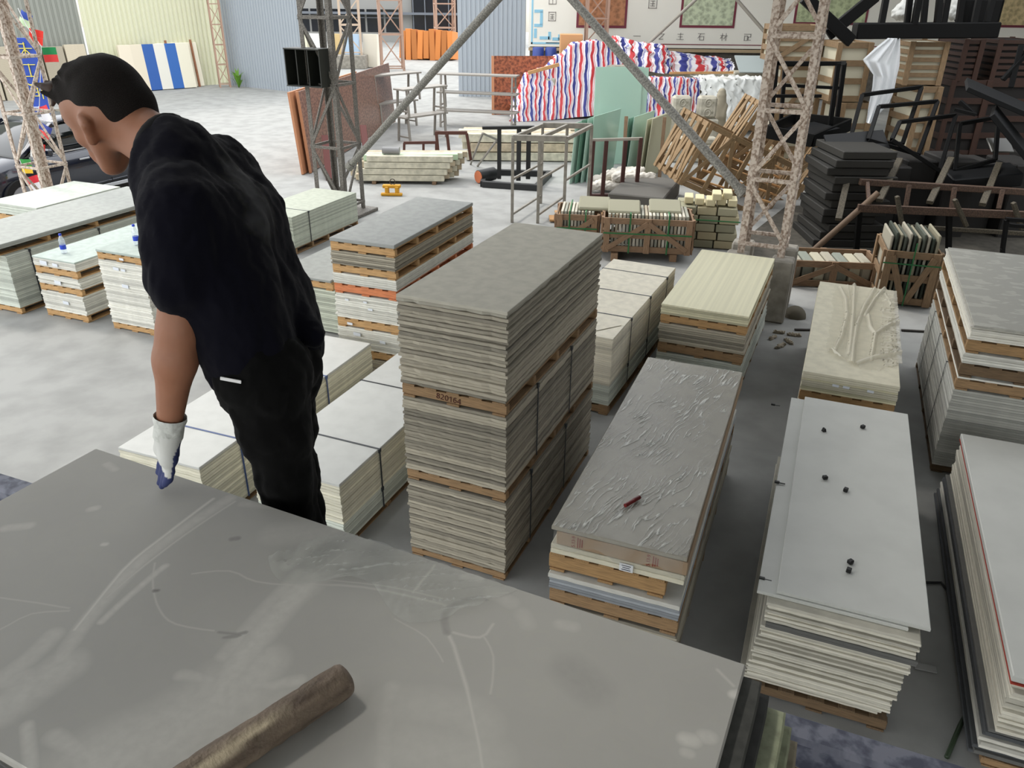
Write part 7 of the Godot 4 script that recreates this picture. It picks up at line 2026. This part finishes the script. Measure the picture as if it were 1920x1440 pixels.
func film_over(s: Pile, label: String, y: float, x0: float, x1: float, z0: float, z1: float, m: Material, seedn: int, amp: float, fx: float, fz: float, skew := 0.0, n := 90, mm := 130):
	# clear film with long sharp wrinkles, resting on a board
	var nz := FastNoiseLite.new()
	nz.seed = seedn
	nz.frequency = 1.0
	nz.fractal_octaves = 2
	var warp := FastNoiseLite.new()
	warp.seed = seedn + 1
	warp.frequency = 1.3
	var f := func(u: float, v: float) -> Vector3:
		var e := nz.get_noise_2d(u * 4.0, 9.0) * 0.03
		var x := lerpf(x0, x1, u) + nz.get_noise_2d(7.0, v * 5.0) * 0.012 * (2.0 * u - 1.0)
		var z := lerpf(z0, z1, v) + e * (2.0 * v - 1.0)
		var w := warp.get_noise_2d(x * 1.5, z * 1.2) * 0.05
		var r := absf(nz.get_noise_2d((x + w + z * skew) * fx, (z + w) * fz))
		var where := clampf(0.5 + warp.get_noise_2d(x * 2.2 + 20.0, z * 1.4) * 1.5, 0.0, 1.0)
		var h := maxf(0.0, 1.0 - r / 0.2)
		return s.xf(x, y + 0.0012 + amp * h * h * where, z).origin
	var cf := func(u: float, v: float) -> Color:
		var p: Vector3 = s.xf(0, 0, 0).affine_inverse() * f.call(u, v)
		return Color(1, 1, 1, clampf(0.10 + (p.y - y - 0.0012) / amp * 1.3 + 0.16 * maxf(0.0, warp.get_noise_2d(p.x * 4.0, p.z * 3.0)), 0.0, 0.85))
	sheet("plastic_film", label, "film", f, n, mm, m, "", s.xf(0, y, 0).origin, cf)

func film_folds(s: Pile, label: String, y: float, m: Material):
	# thick film gathered in rounded folds that run along given lines on the pile's top
	var ridges := [[[-0.159, -1.021], [-0.093, -0.672], [-0.071, -0.212], [-0.1, 0.36], [-0.145, 0.695]], [[-0.086, -1.162], [-0.054, -0.69]], [[-0.023, -1.172], [-0.018, -0.387], [-0.022, 0.326], [-0.03, 0.705]], [[0.008, -1.131], [-0.002, -0.551]], [[0.173, -1.133], [0.076, -0.506], [0.018, 0.038], [0.001, 0.57], [-0, 0.925]], [[0.275, -1.214], [0.172, -0.79], [0.088, -0.282]], [[0.116, -0.294], [0.135, 0.014], [0.176, 0.173], [0.158, 0.501], [0.142, 0.771]], [[0.176, 0.173], [0.261, -0.042], [0.391, -0.226]], [[-0.03, 1.049], [0.056, 0.877], [0.171, 0.712], [0.38, 0.525]], [[-0.166, 0.705], [-0.076, 0.866], [-0.014, 1.042]], [[0.271, -0.834], [0.42, -0.967]], [[0.243, -0.502], [0.401, -0.603]], [[0.236, 0.342], [0.366, 0.233]], [[0.234, 0.529], [0.361, 0.436]], [[0.286, -0.223], [0.386, -0.384]], [[0.273, -1.038], [0.327, -0.696]]]
	var nz := FastNoiseLite.new()
	nz.seed = 8
	nz.frequency = 3.0
	nz.fractal_octaves = 3
	var hgt := func(p: Vector2) -> float:
		var h := 0.0
		for i in ridges.size():
			var r: Array = ridges[i]
			var w := 0.02 if r.size() > 2 else 0.011
			var a := 0.034 if r.size() > 2 else 0.014
			for k in r.size() - 1:
				var q := Geometry2D.get_closest_point_to_segment(p, Vector2(r[k][0], r[k][1]), Vector2(r[k + 1][0], r[k + 1][1]))
				var d := p - q
				var dd := (d.x * d.x + d.y * d.y * 0.25) / (w * w)
				if dd < 9.0:
					h = maxf(h, a * exp(-dd))
		return h
	var pos := func(u: float, v: float) -> Vector2: return Vector2(lerpf(-0.21 + 0.03 * nz.get_noise_2d(v * 2.0, 1.0), 0.385, u), lerpf(0.70 + 0.25 * sin(u * 3.0) + 0.08 * nz.get_noise_2d(u * 2.0, 3.0), -1.18, v))
	var f := func(u: float, v: float) -> Vector3:
		var p: Vector2 = pos.call(u, v)
		var cross := maxf(0.0, 0.25 - absf(nz.get_noise_2d(p.x * 0.5, p.y * 3.0))) * 0.04 * clampf((p.x - 0.12) * 6.0, 0.0, 1.0)
		return s.xf(p.x, y + 0.002 + hgt.call(p) + cross + 0.003 * absf(nz.get_noise_2d(p.x * 3.0, p.y * 1.2)), p.y).origin
	var cf := func(u: float, v: float) -> Color:
		var p: Vector2 = pos.call(u, v)
		return Color(1, 1, 1, clampf(0.16 + hgt.call(p) * 16.0 + clampf((p.x - 0.14) * 1.6, 0.0, 0.35), 0.0, 0.75))
	sheet("plastic_film", label, "film", f, 110, 150, m, "", s.xf(0, y, 0).origin, cf)

func small_things():
	var film := mat("wrap_film", Color(0.86, 0.86, 0.83), 0.3)
	film.transparency = BaseMaterial3D.TRANSPARENCY_ALPHA
	film.vertex_color_use_as_albedo = true
	var s := Pile.new(0.904, -3.192, 21.1, 0.73, 2.36)
	film_over(s, "wrinkled clear film stretched over the top of the long pile in front", 0.918, -0.355, 0.36, 1.17, -1.17, film, 3, 0.007, 22.0, 1.7, 0.25, 230, 330)
	# film hanging down over the carton
	var nz := FastNoiseLite.new()
	nz.frequency = 7.0
	var ff := func(u: float, v: float) -> Vector3: return s.xf(lerpf(-0.35, 0.35, u), 0.917 - v * (0.11 + 0.03 * sin(u * 14.0)), s.l / 2 + 0.004 + v * 0.008 + 0.006 * absf(nz.get_noise_2d(u * 3.0, v))).origin
	sheet("plastic_film", "clear film flap hanging over the printed carton end", "film", ff, 50, 10, film, "", s.xf(0, 0.9, 1.2).origin, func(u, v): return Color(1, 1, 1, 0.06 + 0.14 * absf(sin(u * 9.0 + v))))
	# red marker on the film
	var rd := mat("marker_red", Color(0.42, 0.04, 0.05), 0.35)
	var p0 := Vector3(0.638, 0.937, -3.616)
	var p1 := Vector3(0.730, 0.937, -3.700)
	var pen := thing("red_marker", "dark red marker pen lying on the film-wrapped pile", "pen", p0)
	wpipe(pen, "barrel", p0, p0.lerp(p1, 0.62), 0.0115, rd, 12)
	wpipe(pen, "cap", p0.lerp(p1, 0.62), p1, 0.0125, mat("marker_cap", Color(0.36, 0.03, 0.04), 0.3), 12)
	# small black rubber cubes
	var m := mat("rubber", Color(0.03, 0.03, 0.032), 0.6)
	var cb := [[Vector3(2.199, 0.755, -4.811), 0.2, "black rubber wedge, upper left of the six on the white board"], [Vector3(2.491, 0.757, -4.860), 0.5, "black rubber cube, upper right of the six on the white board"], [Vector3(1.992, 0.757, -4.201), 0.15, "black rubber cube in the middle left of the white board"], [Vector3(2.073, 0.757, -4.066), 0.9, "black rubber cube in the middle of the white board, tilted"], [Vector3(1.836, 0.757, -3.363), 0.5, "upper cube of the touching black pair near the front of the white board"], [Vector3(1.810, 0.757, -3.319), 1.0, "lower cube of the touching black pair near the front of the white board"]]
	for k in 6:
		var q = cb[k]
		if k == 5:
			q[0] += Vector3(-0.005, 0, 0.012)
		if k == 4:
			q[0] += Vector3(0.004, 0, -0.014)
		var o: Node3D
		if k == 0:
			var b := MB.new()
			b.prism([Vector2(-0.013, -0.011), Vector2(0.013, -0.011), Vector2(0.006, 0.013), Vector2(-0.004, 0.015)], Vector3(0, 0, -0.012), Vector3(0, 0, 0.012), Vector3.RIGHT, Vector3.UP)
			o = mi(b.done(), m)
		else:
			o = mi(bxm(Vector3(0.03, 0.023, 0.025), 0.003), m)
		put(o, "rubber_cube")
		o.position = q[0]
		o.rotation.y = q[1]
		tag(o, q[2], "rubber cube", "black rubber cubes")
	# black clips along the left edge of that pile
	s = Pile.new(1.996, -2.904, 21.5, 0.72, 2.35)
	var clip := mat("clip_black", Color(0.06, 0.08, 0.07), 0.5)
	for q in [[Vector3(1.977, 0.725, -5.227), "top black strap end on the left edge of the white pile"], [Vector3(1.695, 0.725, -4.177), "middle black strap end on the left edge of the white pile"], [Vector3(1.348, 0.715, -3.271), "front black strap end on the left edge of the white pile"]]:
		var c := thing("strap_end", q[1], "strap", q[0], s.turn)
		box(c, "buckle", Vector3(-0.01, 0.006, 0), Vector3(0.03, 0.014, 0.02), clip, 0.003)
		box(c, "tail", Vector3(0.02, 0.004, 0), Vector3(0.04, 0.005, 0.009), clip, 0.001)
	# crumpled film on the pile by the crate
	s = Pile.new(3.024, -5.477, 22.1, 0.72, 2.40)
	var film2 := mat("wrap_film2", Color(0.84, 0.82, 0.75), 0.3)
	film2.vertex_color_use_as_albedo = true
	film2.transparency = BaseMaterial3D.TRANSPARENCY_ALPHA
	film_folds(s, "crumpled thick clear film bunched over the pile by the tall crate", 0.769, film2)
	# price tags and tape bits on board ends
	var lb := mat("tag_paper", Color(0.85, 0.87, 0.9), 0.4)
	for q in [[Pile.new(-1.074, -6.866, 21.0, 0.68, 1.75), [[-0.19, 0.60, 0.06], [-0.12, 0.50, 0.08], [0.05, 0.78, 0.05], [0.16, 0.46, 0.06], [-0.2, 0.845, 0.04], [0.0, 0.845, 0.04]], "the many-pallet pile"], [Pile.new(-4.906, -8.428, 22.1, 0.66, 2.1), [[-0.15, 0.665, 0.11], [0.03, 0.66, 0.08], [0.0, 0.45, 0.1], [0.05, 0.21, 0.09]], "the shorter bottle pile"], [Pile.new(-3.973, -8.064, 21.6, 0.63, 2.1), [[0.05, 0.86, 0.06], [-0.06, 0.74, 0.08], [0.04, 0.735, 0.06], [0.02, 0.55, 0.09]], "the taller bottle pile"], [Pile.new(3.024, -5.477, 22.1, 0.72, 2.40), [[-0.1, 0.69, 0.05], [-0.02, 0.69, 0.05], [0.16, 0.69, 0.05]], "the crumpled film pile"]]:
		var pl: Pile = q[0]
		for t in q[1]:
			var o := mi(bxm(Vector3(t[2], t[2] * 0.42, 0.006), 0.002), lb)
			put(o, "plastic_tag")
			o.transform = pl.xf(t[0], t[1], pl.l / 2 + 0.012) * Transform3D(Basis(Vector3.BACK, -0.05), Vector3.ZERO)
			var rank := 1
			for z in q[1]:
				if z[1] > t[1] or z[1] == t[1] and z[0] < t[0]:
					rank += 1
			tag(o, nth(rank) + "-from-top small white plastic tag on the front of " + q[2], "tag", "plastic tags on " + q[2])
	# label on the orange-brown pallet
	s = Pile.new(0.904, -3.192, 21.1, 0.73, 2.36)
	var pt := thing("paper_label", "white printed paper label on the carton's right front edge", "label", s.xf(0.06, 0.765, s.l / 2 + 0.008).origin, s.turn)
	box(pt, "paper", Vector3.ZERO, Vector3(0.075, 0.05, 0.003), mat("paper", Color(0.86, 0.87, 0.88), 0.6), 0.001)
	for k in 3:
		box(pt, "print_line", Vector3(0, 0.013 - 0.013 * k, 0.0022), Vector3(0.05 - 0.01 * (k % 2), 0.004, 0.001), mat("print_dark", Color(0.15, 0.17, 0.25), 0.6), 0.0)
	# things on the floor
	var fl := mat("floor_scrap", Color(0.6, 0.58, 0.53), 0.8)
	var ply := mat("scrap_plate", Color(0.66, 0.62, 0.55), 0.9, noise_tex("concrete2", 0.01, 0.8, 1.05, 5), Vector3(2, 2, 2))
	tag(bar(self, "steel_rod", Vector3(3.270, 0.012, -8.448), Vector3(3.608, 0.012, -8.442), 0.03, 0.02, mat("rod_dark", Color(0.2, 0.18, 0.16), 0.6)), "dark flat bar on the floor left of the crumpled film pile", "bar")
	tag(bar(self, "steel_rod", Vector3(4.516, 0.012, -8.469), Vector3(4.839, 0.012, -8.430), 0.03, 0.02, mat("rod_dark", Color(0.2, 0.18, 0.16), 0.6)), "dark flat bar on the floor right of the crumpled film pile", "bar")
	tag(box(self, "floor_scrap", Vector3(2.419, 0.006, -3.355), Vector3(0.12, 0.01, 0.05), mat("scrap_pale", Color(0.55, 0.55, 0.54), 0.6), 0.002, Basis(Vector3.UP, -0.3)), "small pale scrap on the floor between the two right piles", "scrap")
	var cab := MB.new(true)
	cab.tube([Vector3(2.760, 0.010, -4.091), Vector3(2.867, 0.010, -4.093), Vector3(2.867, 0.010, -3.949), Vector3(2.821, 0.010, -3.755)], [0.008, 0.008, 0.008, 0.008], 6)
	var co := part(self, "floor_cable", cab.done(), mat("cable_black", Color(0.05, 0.05, 0.05), 0.6))
	tag(co, "thin black cable on the floor right of the white pile", "cable")
	cab = MB.new(true)
	cab.tube([Vector3(2.556, 0.010, -3.101), Vector3(2.416, 0.010, -2.951), Vector3(2.247, 0.010, -2.753)], [0.01, 0.012, 0.012], 6)
	co = part(self, "floor_cable", cab.done(), mat("cable_green", Color(0.14, 0.2, 0.12), 0.6))
	tag(co, "dark green hose piece on the floor left of the bottom right pile", "hose")
	var sb := MB.new(true)
	sb.tube([Vector3(3.415, 0.000, -8.899), Vector3(3.395, 0.020, -8.848), Vector3(3.376, 0.040, -8.797)], [0.13, 0.13, 0.06], 18)
	co = part(self, "round_stone", sb.done(), mat("dk_stone", Color(0.4, 0.38, 0.33), 0.85))
	tag(co, "flat round stone on the floor right of the front concrete pier", "stone")
	for k in 5:
		var bb := [capsule(Vector3(-0.05, 0, 0), Vector3(0.04 + 0.01 * k, 0, 0.02), 0.025, 0.02)]
		var w := mi(blob_mesh([blob(bb, 0.008, 0.008, 0.02, 20.0)]), ply)
		put(w, "rubble_piece")
		w.position = [Vector3(3.074, 0.015, -8.371), Vector3(2.941, 0.015, -8.212), Vector3(3.086, 0.015, -8.095), Vector3(3.217, 0.015, -8.282), Vector3(2.978, 0.015, -7.974)][k]
		w.rotation.y = k
		tag(w, ["rubble piece nearest the front concrete pier", "leftmost rubble piece before the concrete pier", "rubble piece in the middle before the concrete pier", "rightmost rubble piece before the concrete pier", "rubble piece farthest forward of the concrete pier"][k], "rubble", "rubble by the concrete pier")
